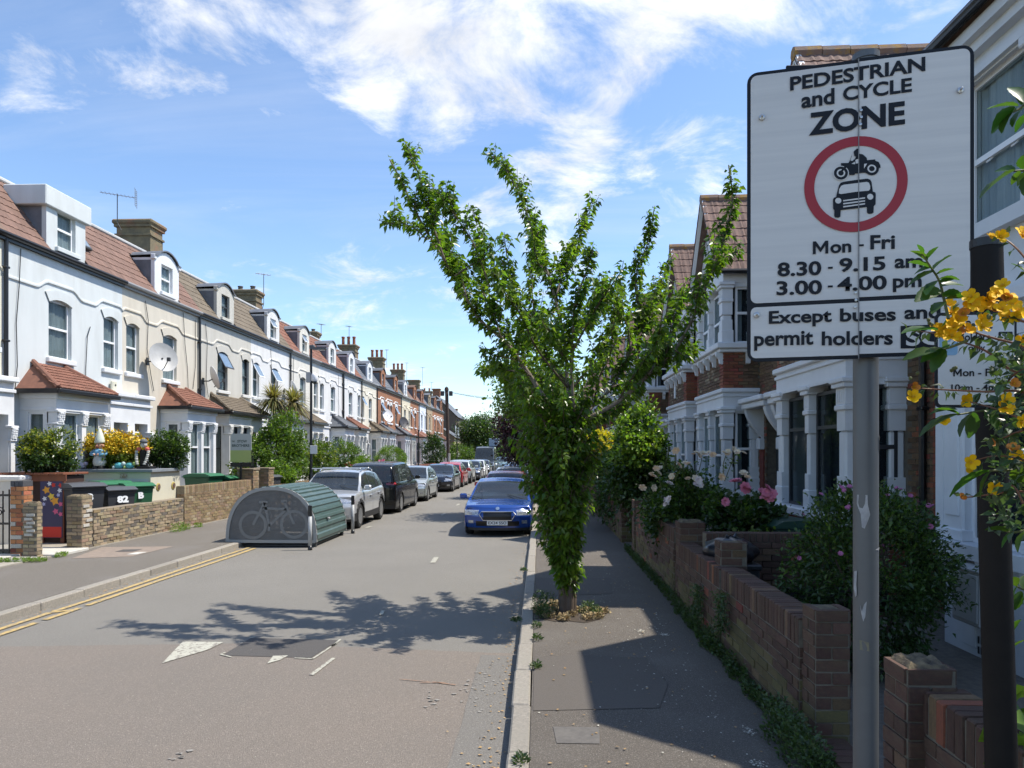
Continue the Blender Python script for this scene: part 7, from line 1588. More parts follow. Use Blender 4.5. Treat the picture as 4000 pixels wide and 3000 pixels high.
def spoly(pts, m, y=-.0085, name='emblem', px=True):
    b = MB(); q = [spx(*zpx(x, yy)) if px else (x, yy) for x, yy in pts]; b.add([(p[0], y, p[1]) for p in q], [tuple(range(len(q)))]); return b.build(name, m, sg)
spoly([(848, 1392), (1060, 1383), (1060, 1492), (848, 1496)], SBLACK, -.0086, 'code_box'); st('SC', 872, 1448, 1040, 1440, 76, bold=.028, m=SIGNW, dy=-.0102)
# ring
b = MB(); n = 64; cx, cz = spx(*zpx(642, 737)); cxr = (spx(*zpx(881, 715))[0] - spx(*zpx(403, 758))[0]) / 2; czr = (spx(*zpx(640, 517))[1] - spx(*zpx(632, 958))[1]) / 2; R0 = (cxr + czr) / 2; cx = (spx(*zpx(881, 715))[0] + spx(*zpx(403, 758))[0]) / 2
vs = []
for k in range(n): a = 2 * math.pi * k / n; vs += [(cx + cxr * math.cos(a), -.0085, cz + czr * math.sin(a)), (cx + cxr * .80 * math.cos(a), -.0085, cz + czr * .80 * math.sin(a))]
b.add(vs, [(2 * k, (2 * k + 2) % (2 * n), (2 * k + 3) % (2 * n), 2 * k + 1) for k in range(n)]); b.build('red_ring', SRED, sg)
def disc(x, y, rx, m, yy, name='emblem', inner=0, ry=None):
    c = [(x + rx * math.cos(a * .35), y + (ry or rx) * math.sin(a * .35)) for a in range(18)]; return spoly(c, m, yy, name)
# motorcycle with rider above a car front
def ep(pts, m, y, name): return spoly([((3230 + .3258 * x - 2800) / .844, (560 + .3258 * v - 100) / .844) for x, v in pts], m, y, name)
def edisc(x, v, rx, ry, m, y, name='emblem', tilt=0.0): return ep([(x + rx * math.cos(k * .3142), v + ry * math.sin(k * .3142) + tilt * rx * math.cos(k * .3142)) for k in range(20)], m, y, name)
ep([(252, 246), (276, 205), (292, 142), (290, 170), (277, 216), (300, 222), (335, 190), (345, 160), (380, 134), (425, 142), (472, 185), (475, 212), (572, 202), (577, 220), (612, 232), (634, 270), (638, 303), (612, 305), (600, 350), (560, 385), (500, 385), (452, 362), (330, 372), (325, 388), (270, 390), (256, 375), (248, 330), (225, 290), (165, 280), (163, 247), (205, 246)], SBLACK, -.0088, 'motorcycle_emblem')
edisc(360, 103, 23, 30, SBLACK, -.0089, 'rider_head'); ep([(315, 112), (335, 85), (350, 150), (340, 165), (322, 158)], SBLACK, -.0089, 'rider_face'); ep([(345, 125), (385, 135), (400, 190), (340, 190)], SBLACK, -.00885, 'rider_torso')
ep([(288, 258), (330, 232), (332, 262)], SIGNW, -.0101, 'emblem_gap'); ep([(336, 212), (362, 198), (380, 222), (365, 252), (338, 254)], SIGNW, -.0101, 'emblem_gap'); ep([(440, 258), (476, 254), (438, 314)], SIGNW, -.0101, 'emblem_gap')
edisc(163, 366, 96, 86, SIGNW, -.00905, 'wheel_surround'); edisc(163, 367, 85, 79, SBLACK, -.0092); edisc(163, 367, 51, 47, SIGNW, -.0095, 'wheel_gap'); edisc(163, 367, 33, 31, SBLACK, -.0098); ep([(150, 350), (172, 360), (240, 290), (215, 275)], SBLACK, -.0100, 'fork')
edisc(532, 314, 86, 79, SBLACK, -.0092); edisc(532, 314, 53, 48, SIGNW, -.0095, 'wheel_gap'); edisc(532, 314, 34, 31, SBLACK, -.0098)
ep([(106, 652), (120, 590), (142, 508), (160, 482), (195, 470), (330, 450), (480, 432), (515, 446), (530, 480), (545, 588), (575, 598), (580, 620), (577, 740), (556, 760), (553, 838), (530, 852), (495, 853), (475, 840), (472, 772), (320, 790), (160, 808), (158, 885), (135, 900), (98, 897), (84, 880), (84, 808), (70, 795), (68, 680), (80, 660)], SBLACK, -.0088, 'car_emblem')
ep([(138, 610), (142, 560), (165, 520), (200, 506), (330, 490), (470, 472), (498, 482), (512, 520), (512, 560), (495, 577), (330, 592), (165, 618)], SIGNW, -.0093, 'windscreen_gap')
edisc(131, 697, 37, 34, SIGNW, -.0093, 'headlamp_gap'); edisc(513, 650, 37, 35, SIGNW, -.0093, 'headlamp_gap')
for k in range(3): ep([(190, 690 + k * 36), (452, 656 + k * 35), (450, 672 + k * 35), (190, 706 + k * 36)], SIGNW, -.0093, 'grille_gap')
# hinge line, rivets, bolts
b = MB(); b.box(-.0012, .0016, -.0112, -.0062, 0, ZL); b.build('hinge_line', mat('hinge_line', (.22, .22, .22), .6), sg)
rvm = mat('rivet', (.5, .5, .5), .3, metal=.8)
for x, y in ((665, 398), (666, 430), (662, 463), (640, 1239), (641, 1273), (638, 1305)): u_, z_ = spx(*zpx(x, y)); b = MB(); b.lathe([(.006, 0), (.005, -.003), (0, -.0035)], (u_, -.0115, z_), 8, 'y'); b.build('rivet', rvm, sg)
for x, y in ((208, 430), (1123, 305), (183, 1341), (1097, 1280)):
    u_, z_ = spx(*zpx(x, y)); b = MB(); b.lathe([(.012, 0), (.011, -.006), (.004, -.008), (.004, -.022), (0, -.024)], (u_, -.008, z_), 8, 'y'); b.build('bolt', rvm, sg)
for zc in (.28, .95): b = MB(); b.bbox(-WL_ + .03, WR2 - .03, .006, .03, zc * ZL - .02, zc * ZL + .02, .003); b.build('back_rail', GALV, sg)
# small plate showing behind the top left of the big sign
pt_ = thing('sign_plate', 'edge of a dark plate peeping out above the big sign', 'sign', tuple(aty(3180, 262, 3.02))); b = MB(); b.bbox(-.115, .13, -.006, .006, -.10, .008, .003); b.build('plate', SBLACK, pt_)
# black post with the permit plate
bp = thing('black_post', 'black painted post at the right edge behind the yellow flowers', 'post', (aty(3950, 4163, 2.37).x, 2.37, .12)); zt2 = aty(3850, 944, 2.37).z; bx0 = aty(3853, 944, 2.37).x - bp.location.x
q = MB(); q.tube([(0, 0, -.1), (bx0, 0, zt2 - .12)], .0455, 20); q.build('shaft', mat('black_post_paint', (.007, .006, .006), .6, (.012, .010, .009), 9, .1, 60, spec=.2), bp, True, ang=40)
q = MB(); q.lathe([(.0475, -.02), (.0475, .006), (.03, .012), (0, .012)], (bx0, 0, zt2 - .12), 20); q.build('cap', BLACK, bp)
ps = thing('permit_sign', 'small white permit holders parking sign on the black post', 'sign', tuple(aty(3805, 1400, 2.31)), R(-3)); k = 2.31 / 2800
b = MB(); b.prism(rr(-.118, .125, -.155, .145, .018), -.003, .003, 'y'); p_ = b.build('plate', SBLACK, ps); b = MB(); b.prism(rr(-.110, .117, -.146, .136, .012), -.0042, -.0032, 'y'); b.build('face', mat('permit_face', (.62, .625, .63), .4, (.56, .57, .58), 5), ps)
BLU = mat('faded_blue', (.18, .36, .55), .5, (.26, .42, .58), 9); b = MB(); b.prism(rr(-.106, -.052, .01, .085, .01), -.0052, -.0044, 'y'); b.build('parking_square', BLU, ps)
def ptxt(s, x, z, w_, h, m=SBLACK, bold=.02, yy=-.0058):
    c = text_mesh(s, 1.0, m, bold); xs = [v.co.x for v in c.vertices]; ys = [v.co.y for v in c.vertices]; cx_, cy = (max(xs) + min(xs)) / 2, (max(ys) + min(ys)) / 2
    for v in c.vertices: v.co = Vector((x + (v.co.x - cx_) * w_ / (max(xs) - min(xs)), yy, z + (v.co.y - cy) * h / (max(ys) - min(ys))))
    link('lettering', c, ps)
ptxt('P', -.079, .047, .03, .05, mat('permit_face', (.5, .505, .51))); ptxt('Permit', .013, .105, .078, .026); ptxt('holders', .0, .067, .09, .026); ptxt('only', .005, .03, .05, .026); ptxt('Mon - Fri', .0, -.045, .13, .024); ptxt('10am - 4pm', .004, -.095, .15, .027)
b = MB(); b.prism(rr(.07, .112, .053, .082, .004), -.0052, -.0046, 'y'); b.build('code_box', SBLACK, ps); ptxt('SC', .091, .067, .03, .018, mat('permit_face', (.5, .505, .51)), yy=-.0064)
# ---- cycle hangar
HG = mat('hangar_green', (.050, .090, .083), .42, (.07, .11, .10), 3, .05, 30, spec=.5, col3=(.16, .17, .13), s3=1.3, lo3=.62, hi3=.85); MESH = mat('mesh_grey', (.15, .147, .14), .6, (.19, .185, .18), 4); FRM = mat('hangar_frame', (.30, .30, .29), .5, metal=.2)
hg = thing('bike_shelter', 'half round ribbed green bike shelter with mesh end by the left kerb', 'bike shelter', (-6.03, 15.9, 0)); HW, HH, HL = 1.02, 1.34, 2.45
def arc(t, o=0):                                    # superellipse-like arch, t 0..1 from left foot to right foot
    a = math.pi * (1 - t); c, s_ = math.cos(a), math.sin(a); return ((HW + o) * (abs(c) ** .86) * (1 if c > 0 else -1), .12 + (HH - .12 + o) * abs(s_) ** .80)
nr_ = 22; b = MB()
for i in range(nr_):                                # corrugated sheets across the arch
    t0 = i / nr_; sub = [(0, 0), (.28, 0), (.42, .035), (.78, .035), (.92, 0)]
pts = []
for i in range(nr_):
    for (f_, o) in ((0, 0), (.30, 0), (.45, .032), (.80, .032), (.95, 0)): pts.append(arc((i + f_) / nr_, o))
pts.append(arc(1, 0)); n = len(pts)
b.add([(p[0], y, p[1]) for y in (.03, HL) for p in pts], [(i, i + 1, n + i + 1, n + i) for i in range(n - 1)]); b.build('ribbed_shell', HG, hg)
for y in (0.0, HL - .02):
    f = MB(); fp = [(arc(k / 40, .012)[0], y, arc(k / 40, .012)[1]) for k in range(41)]
    vs = []
    for k in range(41): o_ = arc(k / 40, .02); i_ = arc(k / 40, -.055); vs += [(o_[0], y, o_[1]), (i_[0], y, i_[1]), (o_[0], y + .05, o_[1]), (i_[0], y + .05, i_[1])]
    fs = []
    for k in range(40): q0 = 4 * k; fs += [(q0, q0 + 4, q0 + 5, q0 + 1), (q0 + 2, q0 + 3, q0 + 7, q0 + 6), (q0, q0 + 2, q0 + 6, q0 + 4), (q0 + 1, q0 + 5, q0 + 7, q0 + 3)]
    f.add(vs, fs); f.box(-HW + .03, HW - .03, y + .001, y + .049, .10, .17); f.build('end_frame', FRM, hg)
    m_ = MB()                                       # woven mesh bars as real strips
    step = .022
    for k in range(int(2 * HW / step)):
        x = -HW + .05 + k * step
        if abs(x) > HW - .05: continue
        ztp = .12 + (HH - .12 - .05) * max(0, 1 - (abs(x) / (HW - .05)) ** (2 / .86)) ** (.80 / 2)
        m_.box(x, x + .012, y + .02, y + .023, .15, ztp)
    for k in range(int(HH / step)):
        z = .16 + k * step
        fr_ = (z - .12) / (HH - .17)
        if fr_ > .98: continue
        hw = (HW - .05) * max(0, 1 - fr_ ** (2 / .80)) ** (.86 / 2); m_.box(-hw, hw, y + .024, y + .027, z, z + .012)
    o = m_.build('mesh_panel', MESH, hg); o['kind'] = 'stuff'
PALEM = mat('pale_grey_paint', (.18, .18, .175), .5)
g = MB(); yb = .014
def ring2(cx, cz, r_, w_=.035):
    vs = []
    for k in range(40): a = 2 * math.pi * k / 40; vs += [(cx + (r_ + w_) * math.cos(a), yb, cz + (r_ + w_) * math.sin(a)), (cx + (r_ - w_) * math.cos(a), yb, cz + (r_ - w_) * math.sin(a))]
    g.add(vs, [(2 * k, (2 * k + 2) % 80, (2 * k + 3) % 80, 2 * k + 1) for k in range(40)])
def bar2(x0, z0, x1, z1, w_=.03): d = Vector((x1 - x0, z1 - z0)).normalized(); n_ = Vector((-d.y, d.x)) * w_; g.add([(x0 + n_.x, yb - .001, z0 + n_.y), (x0 - n_.x, yb - .001, z0 - n_.y), (x1 - n_.x, yb - .001, z1 - n_.y), (x1 + n_.x, yb - .001, z1 + n_.y)], [(0, 1, 2, 3)])
ring2(-.42, .50, .29); ring2(.52, .52, .29)
for s_ in ((-.42, .50, -.15, 1.0), (-.15, 1.0, -.05, .48), (-.2, .88, .34, .86), (-.05, .48, .34, .86), (.30, 1.02, .52, .52), (-.28, 1.02, -.08, 1.02), (.22, 1.04, .36, 1.04), (-.05, .48, -.05, .36)): bar2(*s_)
bc = g.build('bicycle_symbol', PALEM, hg)
for z, x in ((.2, 1.0), (.55, 1.02)): q = MB(); q.bbox(x - .02, x + .03, .9, 1.02, z, z + .05, .01); q.build('latch', FRM, hg)
q = MB(); q.box(-HW + .1, HW - .1, .1, HL - .1, .02, .05); q.build('floor_rail', DARKM, hg)
for dx in (-.9, .95):
    for dy in (.1, HL - .15): q = MB(); q.box(dx - .04, dx + .04, dy, dy + .08, 0, .12); q.build('foot', DARKM, hg)
for bi, (x, c_, lb) in enumerate(((-.45, (.35, .3, .25), 'bicycle stored in the shelter, left'), (.15, (.5, .5, .5), 'bicycle stored in the shelter beside the other'))):
    pass
grf = MB()
for k in range(14): a = .52 + .006 * k; p0 = arc(.60, .036); grf.tube([(p0[0] + .01, .8 + k * .05, p0[1] + .01 + .03 * math.sin(k * 2.1)), (p0[0] + .02, .82 + k * .05, p0[1] - .03 + .03 * math.cos(k * 1.7))], .006, 4)
grf.build('graffiti_scribble', mat('graffiti', (.30, .45, .47), .6), hg)['kind'] = 'stuff'
# marker posts
for (u, v, h_, lab) in ((1211, 2149, .98, 'grey and black marker post at the corner of the bike shelter'), (1378, 2084, 1.0, 'grey and black marker post beyond the bike shelter')):
    p = atz(u, v); t = thing('marker_post', lab, 'post', tuple(p), R(0), 'marker posts by the bike shelter'); q = MB(); q.lathe([(.05, 0), (.048, .02), (.042, .1)], (0, 0, 0), 16); q.build('base', BLACK, t, True); q = MB(); q.lathe([(.042, .1), (.042, h_ - .24)], (0, 0, 0), 16); q.build('shaft', mat('post_grey', (.42, .43, .43), .5, (.34, .35, .35), 6), t, True); q = MB(); q.lathe([(.0425, h_ - .24), (.0425, h_ - .01), (.03, h_), (0, h_)], (0, 0, 0), 16); q.build('top_band', BLACK, t, True, ang=40)
# ---- lamp posts, telegraph pole, cables
lp = thing('street_lamp', 'black street lamp with a white domed camera near its head', 'street lamp', (-8.95, 27.8, .12)); zt = 6.18
q = MB(); q.lathe([(.085, 0), (.085, 1.1), (.07, 1.15), (.055, 1.25), (.045, zt)], (0, 0, 0), 14); q.build('column', BLACK, lp, True, ang=40)
q = MB(); q.prism([(-.04, zt - .04), (.2, zt - .05), (.62, zt - .10), (.62, zt - .13), (.2, zt - .16), (-.04, zt - .12)], -.11, .11, 'y'); q.bbox(-.06, .14, -.08, .08, zt - .09, zt + .04, .02); q.build('lamp_head', mat('lamp_head_grey', (.10, .105, .11), .4), lp)
q = MB(); q.box(.2, .55, -.08, .08, zt - .165, zt - .155); q.build('lamp_lens', mat('lamp_lens', (.5, .5, .5), .3), lp)
q = MB(); q.lathe([(.0, .24), (.10, .20), (.13, .12), (.13, -.06), (.11, -.10)], (.13, 0, 4.9), 14); q.build('camera_housing', UPVC, lp, True, ang=50); q = MB(); q.lathe([(.10, 0), (.085, -.06), (.05, -.10), (0, -.12)], (.13, 0, 4.80), 14); q.build('camera_dome', CG, lp, True); q = MB(); q.box(-.18, 0, -.07, .07, 4.75, 5.15); q.box(0, .13, -.02, .02, 5.0, 5.05); q.build('control_box', mat('box_grey', (.40, .40, .40), .5), lp)
q = MB(); q.bbox(-.02, .26, -.07, -.058, 1.95, 2.28, .004); q.build('parking_plate', PLATEW, lp)
for (x, y, h_, lb) in ((-8.9, 52.5, 3.6, 'thin dark post in front of the terrace past the clipped bush'), (-7.6, 66, 5.0, 'dark lamp column right of the telegraph pole'), (-5.9, 118, 7.0, 'pale lamp column near the road end'), (-9.0, 78, 5.4, 'slim lamp column by the small conifer')):
    t = thing('street_lamp', lb, 'street lamp', (x, y, .12)); q = MB(); q.lathe([(.07, 0), (.07, 1), (.05, 1.1), (.04, h_)], (0, 0, 0), 10); q.build('column', BLACK if 'pale' not in lb else GALV, t, True, ang=40); q = MB(); q.bbox(-.05, .5 if h_ > 4 else .1, -.08, .08, h_ - .02, h_ + .07, .02); q.build('lamp_head', DARKM, t)
tp_ = thing('telegraph_pole', 'leaning wooden telegraph pole with dark boxes at its top', 'telegraph pole', (-7.05, 55.5, .12)); WOOD = mat('pole_wood', (.085, .055, .04), .9, (.05, .035, .028), 8, .6, 30, stretch=(1, 1, .1)); zt = 6.8
q = MB(); q.tube(sm([(0, 0, 0), (-.05, 0, 2.5), (-.16, 0, zt)], 5), .13, 10); q.build('pole', WOOD, tp_, True); q = MB(); q.lathe([(.18, 0), (.14, .22), (0, .32)], (-.16, 0, zt), 10); q.build('finial', WOOD, tp_)
for dx in (-.33, .33): q = MB(); q.bbox(-.16 + dx - .14, -.16 + dx + .14, -.12, .12, zt - .42, zt - .05, .03); q.build('junction_box', DARKM, tp_)
q = MB(); q.lathe([(.14, 0), (.14, 1.9)], (-.0, 0, .02), 10); q.build('pale_sleeve', mat('pole_sleeve', (.38, .36, .33), .8), tp_)
top = Vector((-7.2, 55.5, 6.85))
def wire(a, b, sag, label):
    a, b = Vector(a), Vector(b); n = 14; q = MB(); q.tube([a.lerp(b, k / n) + Vector((0, 0, -4 * sag * (k / n) * (1 - k / n))) for k in range(n + 1)], .008 if (a - b).length < 25 else .011, 4); o = q.build('overhead_wire', BLACK); tag(o, label, 'wire', 'telephone wires from the pole'); return o
wl = [((5.0, 46, 6.3), .7), ((5.0, 40, 6.3), .9), ((5.0, 52, 6.3), .5), ((5.0, 58, 6.2), .5), ((5, 34, 6.3), 1.0)]
for k, (e, s_) in enumerate(wl): wire(top, e, s_, ['overhead wire crossing the street in the middle of the fan', 'overhead wire dipping second lowest across the street', 'overhead wire highest of the fan crossing the street', 'overhead wire almost straight across to the far gables', 'overhead wire sagging lowest across the street'][k])
for k, yy in enumerate((42, 49, 62, 70)): wire(top, (-12.35, yy, 6.6), .25, ['overhead wire from the pole back to the white houses', 'overhead wire from the pole to the light cream house', 'overhead wire from the pole to the brick house pair', 'overhead wire from the pole to the far buttery house'][k])
# estate agent board
eb = thing('estate_agent_board', 'grey and lime estate agent board on a post over the yellow wall', 'sign board', (-9.72, 23.0, .14)); zb0 = 2.18
q = MB(); q.box(-.03, .03, -.03, .03, 0, 1.6); q.build('post', BLACK, eb)
q = MB(); q.prism(rr(-.35, .35, zb0 + .38 - .55, zb0 + .42, .08), -.012, .012, 'y'); p_ = q.build('panel', mat('board_grey', (.38, .40, .38), .6), eb); p_.location.x = .0
q = MB(); q.prism([(-.349, 1.68), (.349, 1.68), (.349, 2.06), (-.349, 2.06)], -.0135, -.0125, 'y'); q.build('lime_band', mat('lime_band', (.36, .42, .14), .6), eb)
q = MB(); q.bbox(-.35, .35, -.012, .012, 1.52, 1.66, .004); q.build('slip_panel', BLACK, eb)
GD = mat('dark_green_letter', (.03, .06, .05), .6)
for s_, x, z, w_, h_ in (('THE', -.25, 2.35, .10, .05), ('STOW', .05, 2.35, .32, .085), ('BROTHERS', .0, 2.21, .57, .085)):
    c = text_mesh(s_, .13, GD, .004, w_); ys = [v.co.y for v in c.vertices]; kk = h_ / (max(ys) - min(ys))
    for v in c.vertices: v.co.y *= kk
    link('lettering', c, eb, (x, -.0145, z), (R(90), 0, 0))
# bins
def wheelie(label, loc, rz, m, lidm, sc=1.0, sticker=None, lid_open=0):
    t = thing('wheelie_bin', label, 'wheelie bin', loc, rz, 'wheelie bins in the front gardens'); b = MB(); w0, w1, h_ = .24 * sc, .29 * sc, .98 * sc
    vs = [(-w0, -.26 * sc, .06), (w0, -.26 * sc, .06), (w0, .26 * sc, .06), (-w0, .26 * sc, .06), (-w1, -.33 * sc, h_), (w1, -.33 * sc, h_), (w1, .36 * sc, h_), (-w1, .36 * sc, h_)]
    b.add(vs, [(0, 3, 2, 1), (0, 1, 5, 4), (1, 2, 6, 5), (2, 3, 7, 6), (3, 0, 4, 7)]); b.bbox(-w1 - .025, w1 + .025, -.35 * sc, .38 * sc, h_ - .05, h_, .01); b.tube([(-w1, .42 * sc, h_), (w1, .42 * sc, h_)], .018, 6); b.build('body', m, t)
    l_ = MB(); l_.prism([(-.38 * sc, h_ + .005), (.38 * sc, h_ + .005), (.38 * sc, h_ + .05), (.2 * sc, h_ + .11), (-.25 * sc, h_ + .10), (-.39 * sc, h_ + .03)], -w1 - .035, w1 + .035, 'x'); o = l_.build('lid', lidm, t)
    for s_ in (-1, 1): wv = MB(); wv.lathe([(.1, -.03), (.1, .03)], (0, 0, 0), 14, 'x'); w2 = wv.build('wheel', TYRE, t); w2.location = (s_ * w0 * 1.05, .27 * sc, .10)
    if sticker:
        c = text_mesh(sticker, .2, mat('sticker_white', (.72, .74, .76), .6), .012, .12 * len(sticker) * sc); link('number_sticker', c, t, (.02, -.325 * sc - .012, .80 * sc), (R(85), 0, 0))
    return t
BGR = mat('bin_grey', (.035, .038, .045), .5); BGRL = mat('bin_lid_grey', (.075, .08, .09), .45); BGN = mat('bin_green', (.015, .085, .04), .5); BGNL = mat('bin_lid_green', (.03, .15, .07), .45)
sl_ = MB()
wheelie('dark grey wheelie bin next to the painted brick pier', (-10.34, 15.72, .16), R(62), BGR, BGRL, 1.22, '3')
wheelie('second dark grey wheelie bin half hidden behind the first', (-10.02, 16.5, .16), R(60), BGR, BGRL, 1.1, '82')
wheelie('green wheelie bin behind the grey ones', (-10.42, 17.0, .22), R(58), BGN, BGNL, 1.15, 'A')
wheelie('green wheelie bin closest to the cream bin store', (-9.93, 17.12, .2), R(58), BGN, BGNL, 1.12, 'B')
wheelie('green wheelie bin behind the taller yellow wall', (-10.6, 22.3, .14), R(80), BGN, BGNL, 1.25)
wheelie('second green bin beside the estate agent board post', (-10.3, 23.1, .14), R(80), BGN, BGNL, 1.15)
wheelie('low grey bin lid by the wall of the second garden', (-9.95, 21.9, .14), R(80), BGR, BGRL, .92)
wheelie('dark bin behind the second yellow pier', (-9.85, 25.6, .14), R(80), BGR, BGRL, 1.1)
wheelie('dark green bin standing in the shade among the pink roses', (3.45, 10.05, .14), R(-80), mat('bin_dark_green', (.012, .04, .025), .5), mat('bin_dark_green_lid', (.02, .06, .04), .45), 1.0)
wheelie('dark bin under the rose stems farther back', (3.3, 12.4, .14), R(-80), BGR, BGRL, 1.0)
# bin bag and the black drainpipe on the ground
bag = thing('bin_bag', 'black bin bag slumped on top behind the mossy wall', 'bin bag', (2.22, 8.45, 1.0)); q = MB(); n = 16
vs = []
for i in range(9):
    t = math.pi * i / 8
    for k in range(n): a = 2 * math.pi * k / n; r_ = .27 * math.sin(t) ** .8 * (1 + .16 * math.sin(a * 5 + i) + rnd.uniform(-.09, .09)); vs.append((r_ * math.cos(a) * 1.05, r_ * math.sin(a) * 1.5, .15 * math.cos(t) * (1 + rnd.uniform(-.2, .25))))
q.add(vs, [(i * n + k, (i + 1) * n + k, (i + 1) * n + (k + 1) % n, i * n + (k + 1) % n) for i in range(8) for k in range(n)]); q.build('bag_body', mat('bin_bag_black', (.014, .016, .022), .28), bag, True)
q = MB(); q.tube([(-.03, -.05, .10), (-.06, -.08, .19)], [.035, .012], 6); q.tube([(.03, 0, .10), (.08, .03, .2)], [.03, .008], 6); q.build('knot', mat('bin_bag_black', (.014, .016, .022), .28), bag)
bs = thing('bag_crate', 'dark crate under the black bin bag', 'crate', (2.25, 8.45, .14)); q = MB(); q.bbox(-.22, .22, -.33, .33, 0, .74, .02); q.build('crate_body', DARKM, bs); q = MB(); q.bbox(-.24, .24, -.35, .35, .68, .745, .015); q.build('crate_rim', DARKM, bs)  # added crate that the bin bag rests on
pp = thing('black_tube', 'thick black tube lying behind the mossy wall', 'tube', (2.35, 6.9, .75)); q = MB(); q.lathe([(.10, 0), (.115, .0), (.115, .9), (.10, .9), (.10, .02)], (0, 0, 0), 16, 'x'); q.build('tube_shell', BLACK, pp, True, ang=40); q = MB(); q.box(.1, .8, -.1, .1, -.62, -.12); q.build('tube_cradle', DARKM, pp)
# ---- bin stores, ornaments
CRM = mat('cream_panel', (.60, .57, .44), .7, (.55, .52, .41), 2)
cs = thing('cream_bin_store', 'cream panelled bin store with flat grey top', 'bin store', (-11.45, 17.5, .14)); q = MB(); q.box(0, 1.77, 0, 1.45, 0, 1.50); q.build('carcass', CRM, cs); q = MB(); q.bbox(-.06, 1.85, -.07, 1.52, 1.50, 1.58, .01); q.build('flat_top', mat('felt_top', (.17, .19, .21), .8, (.22, .24, .26), 5), cs)
for x in (.12, 1.0): q = MB(); q.bbox(x, x + .72, -.012, 0, .12, 1.34, .006); d_ = q.build('door', mat('store_door', (.50, .51, .50), .6), cs); q = MB(); q.bbox(x + .06, x + .10, -.03, -.012, .7, .82, .004); q.build('handle', BLACK, d_)
for y in (.35, 1.1): q = MB(); q.lathe([(.10, 0), (.10, .012), (.085, .02), (0, .02)], (1.772, y, 1.12), 18, 'x'); d_ = q.build('roundel', mat('gold_rim', (.42, .33, .10), .5), cs); q = MB(); q.lathe([(.065, .02), (.065, .03), (0, .032)], (1.772, y, 1.12), 14, 'x'); q.build('roundel_face', mat('roundel_face', (.20, .10, .06), .6, (.05, .05, .05), 20), d_)
q = MB(); q.bbox(1.0, 1.18, -.02, 0, 1.36, 1.46, .004); q.build('plaque', mat('plaque_brown', (.25, .12, .06), .6, (.5, .45, .4), 30), cs)
bw_ = thing('brown_bin_store', 'red brown timber bin store with floral painted panel', 'bin store', (-11.9, 15.4, .14)); WD = mat('stained_timber', (.22, .075, .035), .65, (.16, .055, .03), 4, .2, 30, stretch=(1, 1, .2))
q = MB(); q.box(.02, 1.43, .02, .7, 0, 1.48); q.build('carcass', mat('dark_brown', (.05, .025, .018), .8), bw_)
for k in range(4): q = MB(); xx = k * .455; q.bbox(xx, xx + .08, -.02, .04, 0, 1.5, .006); q.build('timber_post', WD, bw_)
for k in range(9): q = MB(); q.bbox(-.05 + k * .172, .112 + k * .172, -.1, .78, 1.5, 1.55, .008); q.build('roof_board', WD, bw_)
q = MB(); q.bbox(-.05, 1.5, -.03, .0, 1.36, 1.50, .006); q.build('rail', WD, bw_)
fpn = thing('floral_panel', None, None); fpn.parent = bw_; q = MB(); q.box(.92, 1.42, -.03, -.022, .12, 1.36); q.build('panel', mat('panel_navy', (.045, .04, .10), .6), fpn)
fc = [mat('flower_orange', (.70, .32, .03), .6), mat('flower_yellow', (.72, .52, .06), .6), mat('flower_pink', (.60, .10, .22), .6), mat('flower_white', (.65, .65, .68), .6), mat('flower_red', (.55, .03, .02), .6), mat('flower_lilac', (.40, .40, .62), .6)]
for (x, z, r_, c_) in ((1.06, 1.17, .095, 0), (1.17, 1.03, .085, 1), (1.25, .93, .11, 0), (1.02, .98, .06, 3), (1.36, 1.16, .06, 3), (1.38, 1.27, .06, 4), (1.13, 1.31, .06, 3), (1.38, .86, .06, 2), (1.27, .70, .075, 2), (1.38, .64, .06, 2), (1.0, .86, .05, 5), (1.22, 1.28, .06, 4), (1.33, 1.06, .05, 5)):
    q = MB(); vs = [(x + r_ * (1 if k % 2 else .55) * math.cos(k * math.pi / 5), -.0315 - r_ * .02, z + r_ * (1 if k % 2 else .55) * math.sin(k * math.pi / 5)) for k in range(10)]; q.add(vs, [tuple(range(10))]); q.build('painted_flower', fc[c_], fpn)
q = MB(); q.box(.95, 1.40, -.034, -.031, .13, .36); q.build('red_base', fc[4], fpn)
